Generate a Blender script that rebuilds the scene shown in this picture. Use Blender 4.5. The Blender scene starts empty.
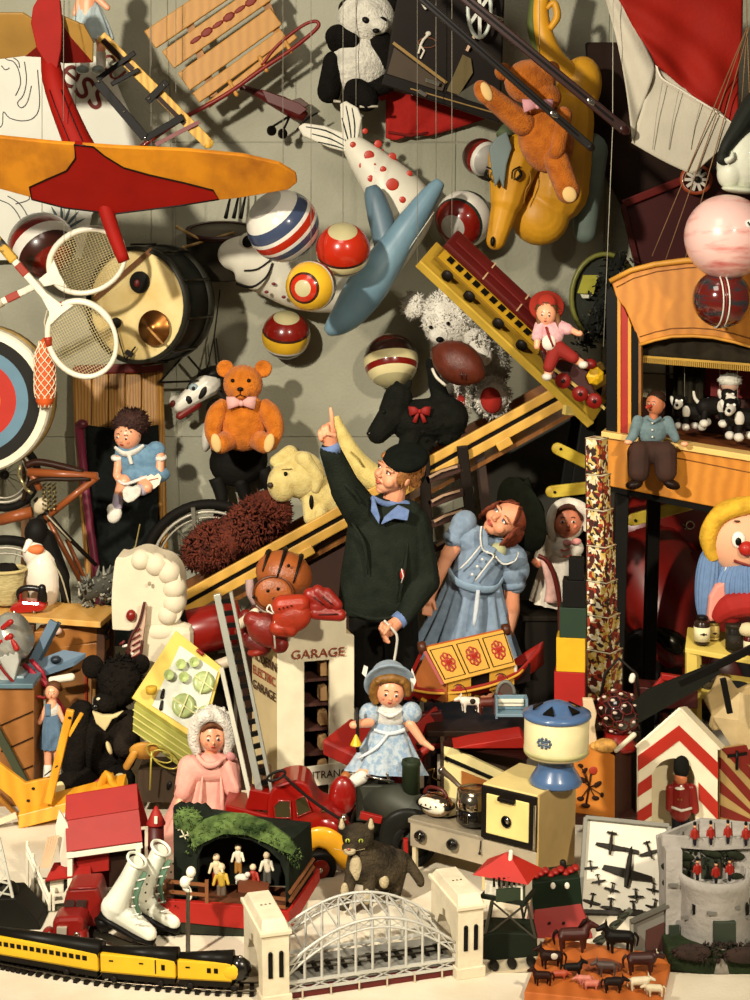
import bpy,bmesh,math,random
from mathutils import Vector,Matrix,Euler,Quaternion
C=bpy.context.scene.collection
R=math.radians;PI=math.pi;sin=math.sin;cos=math.cos
random.seed(11)
# ---------- camera, world, lights, exposure ----------
F=1586.0;PITCH=R(10);CZ=2.1;WALL=7.0
cd=bpy.data.cameras.new('camera');cam=bpy.data.objects.new('camera',cd);C.objects.link(cam)
cam.location=(0,0,CZ);cam.rotation_euler=(PI/2-PITCH,0,0)
cd.sensor_fit='VERTICAL';cd.sensor_height=24;cd.lens=24*F/1000;cd.clip_start=.05;cd.clip_end=100
bpy.context.scene.camera=cam
sc=bpy.context.scene
sc.view_settings.view_transform='Standard';sc.view_settings.look='None'
sc.view_settings.gamma=1;sc.view_settings.use_curve_mapping=False
sc.view_settings.exposure=0.2
w=bpy.data.worlds.new('studio');sc.world=w;w.use_nodes=True
w.node_tree.nodes['Background'].inputs[0].default_value=(1.0,.86,.66,1)
w.node_tree.nodes['Background'].inputs[1].default_value=.085
def lamp(name,kind,loc,to,power,col,size=.5,spot=None,blend=.4):
    l=bpy.data.lights.new(name,kind);o=bpy.data.objects.new(name,l);C.objects.link(o)
    o.location=loc;o.rotation_euler=(Vector(to)-Vector(loc)).to_track_quat('-Z','Y').to_euler()
    l.energy=power;l.color=col
    if kind == 'AREA': l.size=size
    else: l.shadow_soft_size=size
    if spot: l.spot_size=R(spot);l.spot_blend=blend
    return o
lamp('key_lamp','SPOT',(-2.3,1.2,3.5),(-.15,6.4,1.35),1350,(1,.9,.74),.12,66,.6)
lamp('fill_lamp','SPOT',(1.9,.6,3.7),(.15,4.9,.3),820,(1,.88,.68),.12,52,.7)
lamp('top_lamp','AREA',(-.6,3.4,4.4),(-.2,6.0,1.2),28,(1,.9,.74),1.2)

def rayd(x,y):
    rx=(x-375)/F;ry=-(y-500)/F
    return Vector((rx,cos(PITCH)+ry*sin(PITCH),-sin(PITCH)+ry*cos(PITCH)))
def P(x,y,Y): # the point of the upright plane at distance Y seen along one line of sight
    d=rayd(x,y);return Vector((0,0,CZ)) + d*(Y/d.y)
def G(x,y,z=0.0): # the point of the level plane at height z
    d=rayd(x,y);return Vector((0,0,CZ)) + d*((z-CZ)/d.z)

def YL(y,h=0.0): # distance at which the line of sight at row y meets height h
    d=rayd(375,y);return (h-CZ)/d.z*d.y
# ---------- materials ----------
def lin(c):
    if isinstance(c,str): c=tuple(int(c[i:i+2],16) for i in (0,2,4))
    q=[(v/255)/12.92 if v/255 <= .04045 else ((v/255+.055)/1.055)**2.4 for v in c]
    if q[0] > 7*max(q[1],q[2]): q=[q[0]*.74,q[1]*.62,q[2]*.62] # the deep reds of old paint
    return tuple(q)+(1,)
MC={}
def mt(c,rough=.55,var=.14,vs=9,bump=0,bs=60,metal=0,spec=.4,coat=0,c2=None,kind='noise',th=None,stretch=(1,1,1),sheen=0):
    if max(lin(c)[:3]) < .03 and rough >= .4 and not metal: spec=min(spec,.12)
    key=(c,rough,var,vs,bump,bs,metal,spec,coat,c2,kind,th,stretch,sheen)
    if key in MC: return MC[key]
    m=bpy.data.materials.new('m%d' % len(MC));m.use_nodes=True;nt=m.node_tree;N=nt.nodes;L=nt.links
    b=N['Principled BSDF'];MC[key]=m
    b.inputs['Roughness'].default_value=rough;b.inputs['Metallic'].default_value=metal
    b.inputs['Specular IOR Level'].default_value=spec;b.inputs['Coat Weight'].default_value=coat
    if coat: b.inputs['Coat Roughness'].default_value=.08
    if sheen: b.inputs['Sheen Weight'].default_value=sheen;b.inputs['Sheen Roughness'].default_value=.5
    tc=N.new('ShaderNodeTexCoord');mp=N.new('ShaderNodeMapping');mp.inputs['Scale'].default_value=stretch
    L.new(tc.outputs['Object'],mp.inputs[0]);co=mp.outputs[0]
    A=lin(c);B=lin(c2) if c2 else tuple(v*(1-var*1.6) for v in A[:3])+(1,)
    if kind == 'wood':
        n=N.new('ShaderNodeTexWave');n.inputs['Scale'].default_value=vs;n.inputs['Distortion'].default_value=4;n.inputs['Detail'].default_value=3
        fac=n.outputs['Fac']
    elif kind == 'voronoi':
        n=N.new('ShaderNodeTexVoronoi');n.inputs['Scale'].default_value=vs;n.feature='F1';fac=n.outputs['Distance']
    elif kind == 'weave':
        n=N.new('ShaderNodeTexBrick');n.inputs['Scale'].default_value=vs;fac=n.outputs['Fac']
    else:
        n=N.new('ShaderNodeTexNoise');n.inputs['Scale'].default_value=vs;n.inputs['Detail'].default_value=5;fac=n.outputs['Fac']
    L.new(co,n.inputs['Vector'])
    rp=N.new('ShaderNodeValToRGB');rp.color_ramp.elements[0].color=B;rp.color_ramp.elements[1].color=A
    lo,hi=th if th else ((.3,.62) if kind == 'noise' else (.0,1.0))
    rp.color_ramp.elements[0].position=lo;rp.color_ramp.elements[1].position=hi
    L.new(fac,rp.inputs[0]);L.new(rp.outputs[0],b.inputs['Base Color'])
    if bump:
        n2=N.new('ShaderNodeTexNoise');n2.inputs['Scale'].default_value=bs;n2.inputs['Detail'].default_value=4;L.new(co,n2.inputs['Vector'])
        bp=N.new('ShaderNodeBump');bp.inputs['Strength'].default_value=bump;bp.inputs['Distance'].default_value=.01
        L.new(n2.outputs['Fac'],bp.inputs['Height']);L.new(bp.outputs[0],b.inputs['Normal'])
    return m
def multi(cols,scale=40,rough=.5): # printed picture paper: random cells of a few inks
    key=('multi',tuple(cols),scale)
    if key in MC: return MC[key]
    m=bpy.data.materials.new('print%d' % len(MC));m.use_nodes=True;nt=m.node_tree;N=nt.nodes;L=nt.links;MC[key]=m
    b=N['Principled BSDF'];b.inputs['Roughness'].default_value=rough
    tc=N.new('ShaderNodeTexCoord');nz=N.new('ShaderNodeTexNoise');nz.inputs['Scale'].default_value=scale*.5
    ad=N.new('ShaderNodeMixRGB');ad.blend_type='ADD';ad.inputs[0].default_value=.06
    L.new(tc.outputs['Object'],nz.inputs[0]);L.new(tc.outputs['Object'],ad.inputs[1]);L.new(nz.outputs['Color'],ad.inputs[2])
    v=N.new('ShaderNodeTexVoronoi');v.inputs['Scale'].default_value=scale;L.new(ad.outputs[0],v.inputs['Vector'])
    sp=N.new('ShaderNodeSeparateColor');L.new(v.outputs['Color'],sp.inputs[0])
    rp=N.new('ShaderNodeValToRGB');rp.color_ramp.interpolation='CONSTANT'
    e=rp.color_ramp.elements;n=len(cols)
    e[0].color=lin(cols[0]);e[0].position=0;e[1].color=lin(cols[1]);e[1].position=1/n
    for i in range(2,n): q=e.new(i/n);q.color=lin(cols[i])
    L.new(sp.outputs[0],rp.inputs[0]);L.new(rp.outputs[0],b.inputs['Base Color'])
    return m
def plush(c,c2=None,bs=120,bump=1.0): return mt(c,.95,.2,25,bump,bs,0,.1,c2=c2,sheen=.15 if max(lin(c)[:3]) > .2 else 0)
def paint(c,rough=.42,coat=.1):
    dk_=max(lin(c)[:3]) < .03
    return mt(c,rough,.08,12,0,60,0,.12 if dk_ and rough > .3 else .35,0 if dk_ and rough > .3 else coat)
def cloth(c,c2=None): return mt(c,.9,.14,40,.35,260,0,.15,c2=c2,sheen=.1)
def wood(c,c2,vs=5,st=(1,1,6),rough=.5): return mt(c,rough,.1,vs,.1,80,0,.4,0,c2,'wood',None,st)
def metal(c,rough=.25): return mt(c,rough,.1,15,0,60,1.0,.5)

# ---------- mesh accumulation ----------
def rotm(r):
    if isinstance(r,Matrix): return r
    return Euler((R(r[0]),R(r[1]),R(r[2]))).to_matrix() if r else Matrix.Identity(3)
class M:
    def __init__(s): s.v=[];s.f=[];s.mi=[];s.sm=[];s.m=0
    def mat(s,i): s.m=i;return s
    def add(s,vs,fs,smooth=True,mi=None):
        b=len(s.v);s.v += [Vector(p) for p in vs]
        for k,f in enumerate(fs):
            s.f.append([b+i for i in f]);s.sm.append(smooth);s.mi.append(mi[k] if isinstance(mi,list) else (s.m if mi is None else mi))
        return s
    def box(s,c,d,rot=None,taper=1.0):
        rm=rotm(rot);c=Vector(c);h=[k/2 for k in d]
        vs=[]
        for z in (-1,1):
            t=1 if z < 0 else taper
            for x,y in ((-1,-1),(1,-1),(1,1),(-1,1)): vs.append(c+rm@Vector((x*h[0]*t,y*h[1]*t,z*h[2])))
        return s.add(vs,[(3,2,1,0),(4,5,6,7),(0,1,5,4),(1,2,6,5),(2,3,7,6),(3,0,4,7)],False)
    def ell(s,c,r,rot=None,n=20,k=12,bands=None): # bands: [(t, material)] along its own z from -1 to 1
        rm=rotm(rot);c=Vector(c);r=(r,r,r) if not hasattr(r,'__len__') else r
        vs=[c+rm@Vector((0,0,-r[2]))];
        for j in range(1,k):
            a=-PI/2+PI*j/k
            for i in range(n):
                b=2*PI*i/n;vs.append(c+rm@Vector((r[0]*cos(a)*cos(b),r[1]*cos(a)*sin(b),r[2]*sin(a))))
        vs.append(c+rm@Vector((0,0,r[2])));fs=[];mi=[]
        def bm(j):
            if not bands: return s.m
            t=sin(-PI/2+PI*(j+.5)/k)
            for lim,m in bands:
                if t <= lim: return m
            return bands[-1][1]
        for i in range(n): fs.append((0,1+(i+1) % n,1+i));mi.append(bm(0))
        for j in range(k-2):
            for i in range(n):
                a=1+j*n+i;b=1+j*n+(i+1) % n;fs.append((a,b,b+n,a+n));mi.append(bm(j+1))
        l=len(vs)-1;o=1+(k-2)*n
        for i in range(n): fs.append((o+i,o+(i+1) % n,l));mi.append(bm(k-1))
        return s.add(vs,fs,True,mi)
    def tube(s,pts,rad,n=10,closed=False,flat=None,smooth=True,twist=0):
        pts=[Vector(p) for p in pts];m=len(pts)
        rad=[rad]*m if not hasattr(rad,'__len__') else list(rad)
        if len(rad) != m: # radii given at fewer stations: spread them along
            ip=lambda a,b,t: tuple(lerp(i,j,t) for i,j in zip(a,b)) if hasattr(a,'__len__') else lerp(a,b,t)
            rad=[ip(rad[min(int(q),len(rad)-1)],rad[min(int(q)+1,len(rad)-1)],q-int(q)) for q in [i*(len(rad)-1)/(m-1) for i in range(m)]]
        rings=[];up=None
        for i in range(m):
            if closed: t=pts[(i+1) % m]-pts[i-1]
            else: t=pts[min(i+1,m-1)]-pts[max(i-1,0)]
            if t.length < 1e-9: t=Vector((0,0,1))
            t.normalize()
            if up is None: up=t.orthogonal().normalized() if flat is None else (Vector(flat)-t*Vector(flat).dot(t)).normalized()
            up=(up-t*up.dot(t));up=up.normalized() if up.length > 1e-6 else t.orthogonal().normalized()
            sd=t.cross(up);ra=rad[i];ra=ra if hasattr(ra,'__len__') else (ra,ra)
            rings.append([pts[i]+up*ra[0]*cos(2*PI*k/n+twist)+sd*ra[1]*sin(2*PI*k/n+twist) for k in range(n)])
        vs=[p for r in rings for p in r];fs=[]
        for i in range(m if closed else m-1):
            for k in range(n):
                a=i*n+k;b=i*n+(k+1) % n;i2=(i+1) % m
                fs.append((a,b,i2*n+(k+1) % n,i2*n+k))
        if not closed: fs.append(tuple(range(n))[::-1]);fs.append(tuple((m-1)*n+k for k in range(n)))
        return s.add(vs,fs,smooth)
    def cap(s,a,b,ra,rb,n=12): # capsule with its own end radii
        a=Vector(a);b=Vector(b);t=(b-a);L=t.length or 1e-6;t=t/L;pts=[];rr=[]
        for k in range(4): q=PI/2*(k+.15)/4;pts.append(a-t*ra*cos(q));rr.append(ra*sin(q))
        pts += [a,b];rr += [ra,rb]
        for k in range(3,-1,-1): q=PI/2*(k+.15)/4;pts.append(b+t*rb*cos(q));rr.append(rb*sin(q))
        return s.tube(pts,rr,n)
    def lathe(s,c,prof,ax=(0,0,1),n=28,mats=None,smooth=True,sq=(1,1)): # prof: (radius, height)
        q=Vector((0,0,1)).rotation_difference(Vector(ax).normalized());c=Vector(c);vs=[];fs=[];mi=[]
        for r,h in prof:
            for i in range(n): vs.append(c+q@Vector((max(r,1e-4)*cos(2*PI*i/n)*sq[0],max(r,1e-4)*sin(2*PI*i/n)*sq[1],h)))
        for j in range(len(prof)-1):
            for i in range(n):
                a=j*n+i;b=j*n+(i+1) % n;fs.append((a,b,b+n,a+n));mi.append(mats[j] if mats else s.m)
        l=(len(prof)-1)*n
        if prof[0] == prof[-1]: return s.add(vs,fs,smooth,mi)
        fs.append(tuple(range(n))[::-1]);mi.append(mats[0] if mats else s.m);fs.append(tuple(l+i for i in range(n)));mi.append(mats[-1] if mats else s.m)
        return s.add(vs,fs,smooth,mi)
    def prism(s,poly,z0,z1,smooth=False,fr=None): # poly in x,y; or fr=(o,u,v,w)
        n=len(poly)
        if fr: o,u,v,w=[Vector(q) for q in fr];pt=lambda p,z: o+u*p[0]+v*p[1]+w*z
        else: pt=lambda p,z: Vector((p[0],p[1],z))
        vs=[pt(p,z0) for p in poly]+[pt(p,z1) for p in poly]
        return s.add(vs,[tuple(range(n))[::-1],tuple(range(n,2*n))]+[(i,(i+1) % n,n+(i+1) % n,n+i) for i in range(n)],smooth)
    def ring(s,outer,inner,z0,z1): # frame between two polygons of equal count
        n=len(outer);vs=[(p[0],p[1],z) for z in (z0,z1) for q in (outer,inner) for p in q]
        fs=[]
        for i in range(n):
            j=(i+1) % n
            fs += [(i,n+i,n+j,j),(2*n+i,2*n+j,3*n+j,3*n+i),(i,j,2*n+j,2*n+i),(n+i,3*n+i,3*n+j,n+j)]
        return s.add(vs,fs,False)
    def beam(s,a,b,w,t,up=(0,0,1)):
        a=Vector(a);b=Vector(b);d=(b-a);
        if d.length < 1e-9: return s
        d.normalize();up=Vector(up);up=up-d*up.dot(d)
        up=up.normalized() if up.length > 1e-4 else d.orthogonal().normalized();sd=d.cross(up)
        vs=[p+sd*x*w/2+up*y*t/2 for p in (a,b) for x,y in ((-1,-1),(1,-1),(1,1),(-1,1))]
        return s.add(vs,[(3,2,1,0),(4,5,6,7),(0,1,5,4),(1,2,6,5),(2,3,7,6),(3,0,4,7)],False)
    def grid(s,fn,nu,nv,smooth=True,closeu=False,mf=None):
        vs=[fn(i/nu,j/nv) for j in range(nv+1) for i in range(nu+(0 if closeu else 1))];w=nu+(0 if closeu else 1)
        fs=[];mi=[]
        for j in range(nv):
            for i in range(nu):
                a=j*w+i;b=j*w+(i+1) % w;fs.append((a,b,b+w,a+w));mi.append(mf((i+.5)/nu,(j+.5)/nv) if mf else s.m)
        return s.add(vs,fs,smooth,mi)
    def hair(s,c,r,n,L,rad,seed=1,spread=.5,rot=None,lim=None,drop=0): # little tapered locks rooted on an ellipsoid
        rg=random.Random(seed);rm=rotm(rot);c=Vector(c);r=(r,r,r) if not hasattr(r,'__len__') else r
        for _ in range(n):
            d=Vector((rg.gauss(0,1),rg.gauss(0,1),rg.gauss(0,1))).normalized()
            if lim and not lim(d): continue
            p=c+rm@Vector((d[0]*r[0],d[1]*r[1],d[2]*r[2]))
            q=(rm@d+Vector((rg.uniform(-1,1),rg.uniform(-1,1)+drop,rg.uniform(-1,1)))*spread).normalized()
            a=q.orthogonal().normalized()*rad;b=q.cross(a);e=p+q*L*rg.uniform(.6,1.2)
            p=p-q*rad
            s.add([p+a,p-a*.5+b*.86,p-a*.5-b*.86,e],[(0,1,3),(1,2,3),(2,0,3),(2,1,0)],True)
        return s

# ---------- things and parts ----------
def finish(o,mats,s,bev=0,rem=0,smo=0,sub=0,sol=0):
    if rem:
        k=o.modifiers.new('remesh','REMESH');k.mode='VOXEL';k.voxel_size=rem*s;k.use_smooth_shade=True
        if smo: k=o.modifiers.new('smooth','SMOOTH');k.factor=.5;k.iterations=smo
    if sol: k=o.modifiers.new('solid','SOLIDIFY');k.thickness=sol*s;k.offset=0
    if bev: k=o.modifiers.new('bevel','BEVEL');k.width=bev*s;k.segments=2;k.limit_method='ANGLE';k.angle_limit=R(40)
    if sub: k=o.modifiers.new('sub','SUBSURF');k.levels=sub;k.render_levels=sub
class T:
 # px mode: author coordinates are x right, y down, z away, one unit = one step of the photograph at distance Y
    def __init__(s,name,label,cat,x=0,y=0,Y=None,group=None,at=None,yaw=0,unit=1.0,loc=None,tilt=(0,0)):
        s.name=name;s.label=label;s.cat=cat;s.group=group;s.root=None;s.Y=None
        if at is None and loc is None:
            o=P(x,y,Y);sx=(P(x+1,y,Y)-o).x;sz=P(x,y-10,Y).z/10-P(x,y,Y).z/10
            s.o=o;s.U=Vector((sx,0,0));s.V=Vector((0,0,-sz));s.W=Vector((0,sx,0));s.s=sx;s.b=(x,y,0);s.Y=Y
        else: # metre mode: x, y on the floor, z up
            s.o=Vector(loc) if loc is not None else G(*at)
            rm=Euler((R(tilt[0]),R(tilt[1]),R(yaw))).to_matrix()*unit
            s.U,s.V,s.W=rm.col[0].copy(),rm.col[1].copy(),rm.col[2].copy();s.s=unit;s.b=(0,0,0)
    def w(s,p):
        if s.Y: return P(p[0],p[1],s.Y)-s.o+s.W*p[2]
        return s.U*(p[0]-s.b[0])+s.V*(p[1]-s.b[1])+s.W*(p[2]-s.b[2])
    def tag(s,o):
        o['label']=s.label;o['category']=s.cat
        if s.group: o['group']=s.group
    def mesh(s,name,m,mats):
        me=bpy.data.meshes.new(name);me.from_pydata([s.w(p) for p in m.v],[],m.f)
        mats=mats if isinstance(mats,(list,tuple)) else [mats]
        for k in mats: me.materials.append(k)
        me.polygons.foreach_set('material_index',m.mi);me.polygons.foreach_set('use_smooth',m.sm)
        b=bmesh.new();b.from_mesh(me);bmesh.ops.recalc_face_normals(b,faces=b.faces);b.to_mesh(me);b.free()
        o=bpy.data.objects.new(name,me);C.objects.link(o);return o
    def one(s,m,mats,**k):
        o=s.mesh(s.name,m,mats);o.location=s.o;s.root=o;s.tag(o);finish(o,mats,s.s,**k);return o
    def r(s):
        if s.root is None:
            s.root=bpy.data.objects.new(s.name,None);s.root.empty_display_size=.05;C.objects.link(s.root);s.root.location=s.o;s.tag(s.root)
        return s.root
    def part(s,name,m,mats,to=None,label=None,kind=None,**k):
        o=s.mesh(name,m,mats);o.parent=to or s.r()
        if label: o['label']=label
        if kind: o['kind']=kind
        finish(o,mats,s.s,**k);return o
    def text(s,body,p,size,mat,name='lettering',to=None,ext=.15,right=(1,0,0),down=(0,1,0),align='CENTER',sx=1.0,slant=0):
        cu=bpy.data.curves.new(name,'FONT');cu.body=body;cu.size=size*s.s;cu.extrude=ext*s.s;cu.align_x=align;cu.align_y='CENTER'
        cu.materials.append(mat);cu.shear=slant;o=bpy.data.objects.new(name,cu);C.objects.link(o);o.parent=to or s.r()
        z0=s.w(s.b);X=(s.w(Vector(s.b)+Vector(right))-z0).normalized();D=(s.w(Vector(s.b)+Vector(down))-z0).normalized()
        Zv=X.cross(-D).normalized();Yv=Zv.cross(X)
        mm=Matrix((X*sx,Yv,Zv)).transposed().to_4x4();mm.translation=s.w(p);o.matrix_local=mm
        bpy.context.view_layer.update();me=bpy.data.meshes.new_from_object(o.evaluated_get(bpy.context.evaluated_depsgraph_get()))
        q=bpy.data.objects.new(name,me);C.objects.link(q);q.parent=o.parent;q.matrix_local=mm;bpy.data.objects.remove(o);q.name=name
        if not me.materials: me.materials.append(mat)
        return q
def clone(root,loc,label=None,rotz=0,scale=1.0,name=None):
    r=root.copy();C.objects.link(r);r.location=loc;r.rotation_euler=(0,0,rotz);r.scale=(scale,)*3
    if label: r['label']=label
    for ch in list(root.children):
        c=ch.copy();C.objects.link(c);c.parent=r
        for g in ch.children:
            d=g.copy();C.objects.link(d);d.parent=c
    return r
def struct(name,m,mat,bev=0):
    t=T(name,'','',loc=(0,0,0));o=t.mesh(name,m,mat);o['kind']='structure';finish(o,mat,1,bev=bev);return o
def circ(cx,cy,r,n=24,a0=0,a1=360,ry=None):
    ry=r if ry is None else ry
    return [(cx+r*cos(R(a0+(a1-a0)*i/(n if a1-a0 == 360 else n-1))),cy+ry*sin(R(a0+(a1-a0)*i/(n if a1-a0 == 360 else n-1)))) for i in range(n)]
def spl(pts,n=6): # smooth curve through points
    pts=[Vector(p) for p in pts];out=[]
    for i in range(len(pts)-1):
        p0=pts[max(i-1,0)];p1=pts[i];p2=pts[i+1];p3=pts[min(i+2,len(pts)-1)]
        for k in range(n):
            t=k/n;out.append(.5*((2*p1)+(p2-p0)*t+(2*p0-5*p1+4*p2-p3)*t*t+(3*p1-p0-3*p2+p3)*t**3))
    return out+[pts[-1]]
def lerp(a,b,t): return a+(b-a)*t
WHITE=paint('e9e4d2');BLACK=paint('0f0d0b');RED=paint('c4200f');DRED=paint('6e130d');YEL=paint('e9b61f');CREAM=paint('ece0b4')
GOLD=metal('b98f45',.3);CHROME=metal('c9c4b8',.18);DARKM=paint('1c1815',.45);BROWN=paint('4a2412');BLUE=paint('4f6f9a')
SKIN=mt('e8a884',.5,.08,20,spec=.3);DSKIN=mt('eba57f',.35,.06,20,spec=.5);STR=mt('8d8776',.8)
# ---------- the room ----------
struct('floor',M().box((0,4.2,-.05),(9,7,.1)),mt('ded5c0',.8,.1,5,.15,90,0,.2,c2='cfc3aa'))
def wallmat():
    m=mt('a3a290',.85,.2,1.8,.35,70,0,.2,c2='8e8d7a');return m
wm=M()
xs=[-4.5,-3.3,-2.1,-.88,.35,1.0,2.2,3.4,4.5];zs=[0,1.15,2.43,3.7,4.6]
for i in range(len(xs)-1):
    for j in range(len(zs)-1):
        wm.box(((xs[i]+xs[i+1])/2,WALL+.05,(zs[j]+zs[j+1])/2),(xs[i+1]-xs[i]-.004,.1,zs[j+1]-zs[j]-.004))
wm.box((0,WALL+.06,2.3),(9,.108,4.6))
struct('wall_back',wm,wallmat(),.003)
# ---------- helpers for toys ----------
def face(t,c,r,f=(0,0,-1),up=(0,-1,0),eye='3a2414',lip='a8281c',to=None,brow='5a3414',es=.17,ex=.36,ey=.05,nose=True,cheeks=True,skin=None):
    c=Vector(c);r=Vector((r,r,r)) if not hasattr(r,'__len__') else Vector(r)
    f=Vector(f).normalized();up=Vector(up);up=(up-f*up.dot(f)).normalized();rt=f.cross(up);k=r.x
    def S(a,b,o=0):
        d=(f+rt*a+up*b).normalized();return c+Vector((d.x*r.x,d.y*r.y,d.z*r.z))*(1+o)
    q=Vector((0,0,1)).rotation_difference(f).to_euler();rot=tuple(math.degrees(v) for v in q)
    for sg in (-1,1):
        m=M().ell(S(sg*ex,ey,-.02),(k*es,k*es*.62,k*.08),rot,10,6);m.mat(1).ell(S(sg*ex,ey,.025),(k*es*.62,k*es*.58,k*.07),rot,8,6)
        t.part('eye',m,[paint('efe8dc'),paint(eye)],to)
        t.part('eyebrow',M().tube([S(sg*(ex-.17),ey+.24,.02),S(sg*ex,ey+.3,.02),S(sg*(ex+.17),ey+.24,.02)],k*.035,5),mt(brow),to)
    t.part('mouth',M().tube([S(-.16,-.47,.0),S(-.06,-.50,.02),S(0,-.49,.02),S(.06,-.50,.02),S(.16,-.47,.0)],[k*.03,k*.07,k*.06,k*.07,k*.03],6),paint(lip,.4),to)
    if nose: t.part('nose',M().ell(S(0,-.16,.0),(k*.1,k*.13,k*.13),None,8,6),skin or DSKIN,to)
    if cheeks:
        for sg in (-1,1): t.part('cheek',M().ell(S(sg*.52,-.26,-.05),(k*.17,k*.15,k*.07),rot,8,6),mt('e08062',.5,.05),to)
def skirt(a,b,ra,rb,folds=9,amp=.1,n=64,k=10,depth=.7,flare=1.3): # gathered skirt from a (waist) to b (hem)
    a=Vector(a);b=Vector(b);ax=(b-a).normalized();X=Vector((1,0,0));X=(X-ax*X.dot(ax)).normalized();Z=ax.cross(X)
    m=M()
    def fn(u,v):
        th=2*PI*u;r=lerp(ra,rb,1-(1-v)**flare);w=1+amp*(.15+v)*sin(folds*th+1.3*sin(3*th))
        return a.lerp(b,v)+X*(r*cos(th)*w)+Z*(r*depth*sin(th)*w)
    m.grid(fn,n,k,True,True)
    hem=[fn(i/n,1) for i in range(n)];top=[fn(i/n,0) for i in range(n)]
    m.add(hem+[b-ax*rb*.05],[(i,(i+1) % n,n) for i in range(n)]);m.add(top+[a],[((i+1) % n,i,n) for i in range(n)])
    return m
def ballm(c,r,ax,bands,n=32,k=28): # bands from the far pole (-1) to the shown pole (+1)
    pr=[(r*cos(-PI/2+PI*j/k),r*sin(-PI/2+PI*j/k)) for j in range(k+1)];ms=[]
    for j in range(k):
        t=sin(-PI/2+PI*(j+.5)/k);ms.append(next((m for lim,m in bands if t <= lim),bands[-1][1]))
    return M().lathe(c,pr,ax,n,ms)
def bow(t,x,y,z,w,mat,to=None,tails=True,name='bow'):
    m=M()
    for sg in (-1,1): m.tube([(x,y,z),(x+sg*w*.3,y-w*.05,z-1),(x+sg*w*.6,y,z)],[(w*.08,w*.06),(w*.24,w*.1),(w*.3,w*.08)],10,flat=(0,1,0))
    m.ell((x,y,z-w*.05),(w*.12,w*.14,w*.12),None,10,8)
    if tails:
        for sg in (-1,1): m.tube([(x,y,z),(x+sg*w*.2,y+w*.35,z),(x+sg*w*.3,y+w*.65,z)],[(w*.04,w*.04),(w*.12,w*.04),(w*.13,w*.04)],8,flat=(1,0,0))
    return t.part(name,m,mat,to)
def hang(t,x,y,z,x2=None,top=-30,r=.35,mat=None,to=None):
    return t.part('string',M().tube([(x,y,z),(x if x2 is None else x2,top,z)],r,5),mat or STR,to)
def disc(m,c,r,f,th,n=14): return m.lathe(c,[(r,-th/2),(r,th/2)],f,n,smooth=False)

# ---------- upper wall, left ----------
t=T('poster','white circus poster board behind the red glider, with brown letters and elephant line art','poster',30,255,6.93)
t.part('board',M().prism([(-60,40),(30,42),(72,46),(108,62),(122,96),(146,146),(120,175),(92,215),(82,258),(-60,262)],-2,2),mt('dfdfd2',.8,.06,4),bev=.5)
ink=mt('4c4a48',.8);t.text('ess',(86,84,-3),47,mt('7a2618',.7),right=(.78,.62,0),down=(-.62,.78,0),sx=.9)
t.text('cu',(115,66,-3),34,mt('7a2618',.7),right=(.66,.75,0),down=(-.75,.66,0),sx=.9)
for pts in ([(25,62),(27,80),(24,95),(18,103),(22,108),(28,102),(32,86)],[(38,70),(40,105),(34,118),(22,121),(10,118),(4,112),(3,124),(0,128)],[(0,55),(8,60),(14,62),(19,70),(21,84),(16,96)],[(2,66),(6,70),(10,68)],[(14,58),(19,62),(20,68)],
            [(0,200),(12,206),(22,222),(26,248)],[(8,196),(22,206),(34,230),(36,252)],[(16,204),(30,199),(24,190)]):
    t.part('ink_line',M().tube([(p[0],p[1],-2.4) for p in spl([(a,b,0) for a,b in pts],4)],.5,5),ink)
for k in range(9):
    a=R(-170+20*k);t.part('ink_leaf',M().tube([(62,232,-2.4),(62+18*cos(a),232+19*sin(a),-2.4),(62+27*cos(a*1.02),232+27*sin(a),-2.4)],[.7,1.6,.3],5),mt('5d6f74',.8))

t=T('toy_glider','large red toy glider with orange wings hanging in the upper left corner','toy aeroplane',100,210,5.9)
fr=((0,175,0),(1,0,0),(0,1,.9),(0,.65,-.75))
org=mt('d98c1c',.5,.25,3,.1,60,0,.3,c2='a8651a',stretch=(3,3,1))
rg=mt('a81c10',.65,.08,12,spec=.15)
W_=[(-60,-40),(0,-38),(60,-32),(120,-28),(190,-25),(245,-20),(280,-12),(296,-2),(297,6),(288,13),(240,21),(175,28),(110,36),(60,30),(0,13),(-60,4)]
t.part('wing',M().prism(W_,-2.5,2.5,fr=fr),org,bev=1)
rp=[(80,-31),(98,-29),(108,-20),(125,-9),(150,-2),(185,6),(212,13),(217,22),(175,28.5),(110,36.5),(60,30.5),(28,22),(28,10),(45,3),(68,-6),(79,-18)]
t.part('wing_panel',M().prism(rp,-3.2,3.2,fr=fr),rg)
o_=Vector(fr[0]);out=[o_+Vector(fr[1])*p[0]+Vector(fr[2])*p[1]-Vector(fr[3])*-3.4 for p in rp]
t.part('wing_outline',M().tube(out,.9,6,True),BLACK)
fz=spl([(36,30,70),(44,75,45),(70,140,40),(92,178,34),(104,220,30),(120,262,26)],5)
t.part('fuselage',M().tube(fz,[lerp(8,17,min(1,k/14)) if k < 16 else lerp(9,6,(k-16)/(len(fz)-17)) for k in range(len(fz))],14),rg)
for dx in (-5,7): t.part('pinstripe',M().tube([(p.x+dx*(1+k*.03),p.y,p.z-lerp(11.5,17,min(1,k/9))) for k,p in enumerate(fz[6:14])],.5,5),BLACK)
t.part('tail_fin',M().prism([(22,18),(24,2),(34,-16),(44,-18),(52,-5),(54,20),(53,45),(49,66),(38,60),(28,44)],40,46),rg,bev=1)
sf=((40,30,62),(1,0,0),(0,1,.5),(0,.5,-.9))
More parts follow.
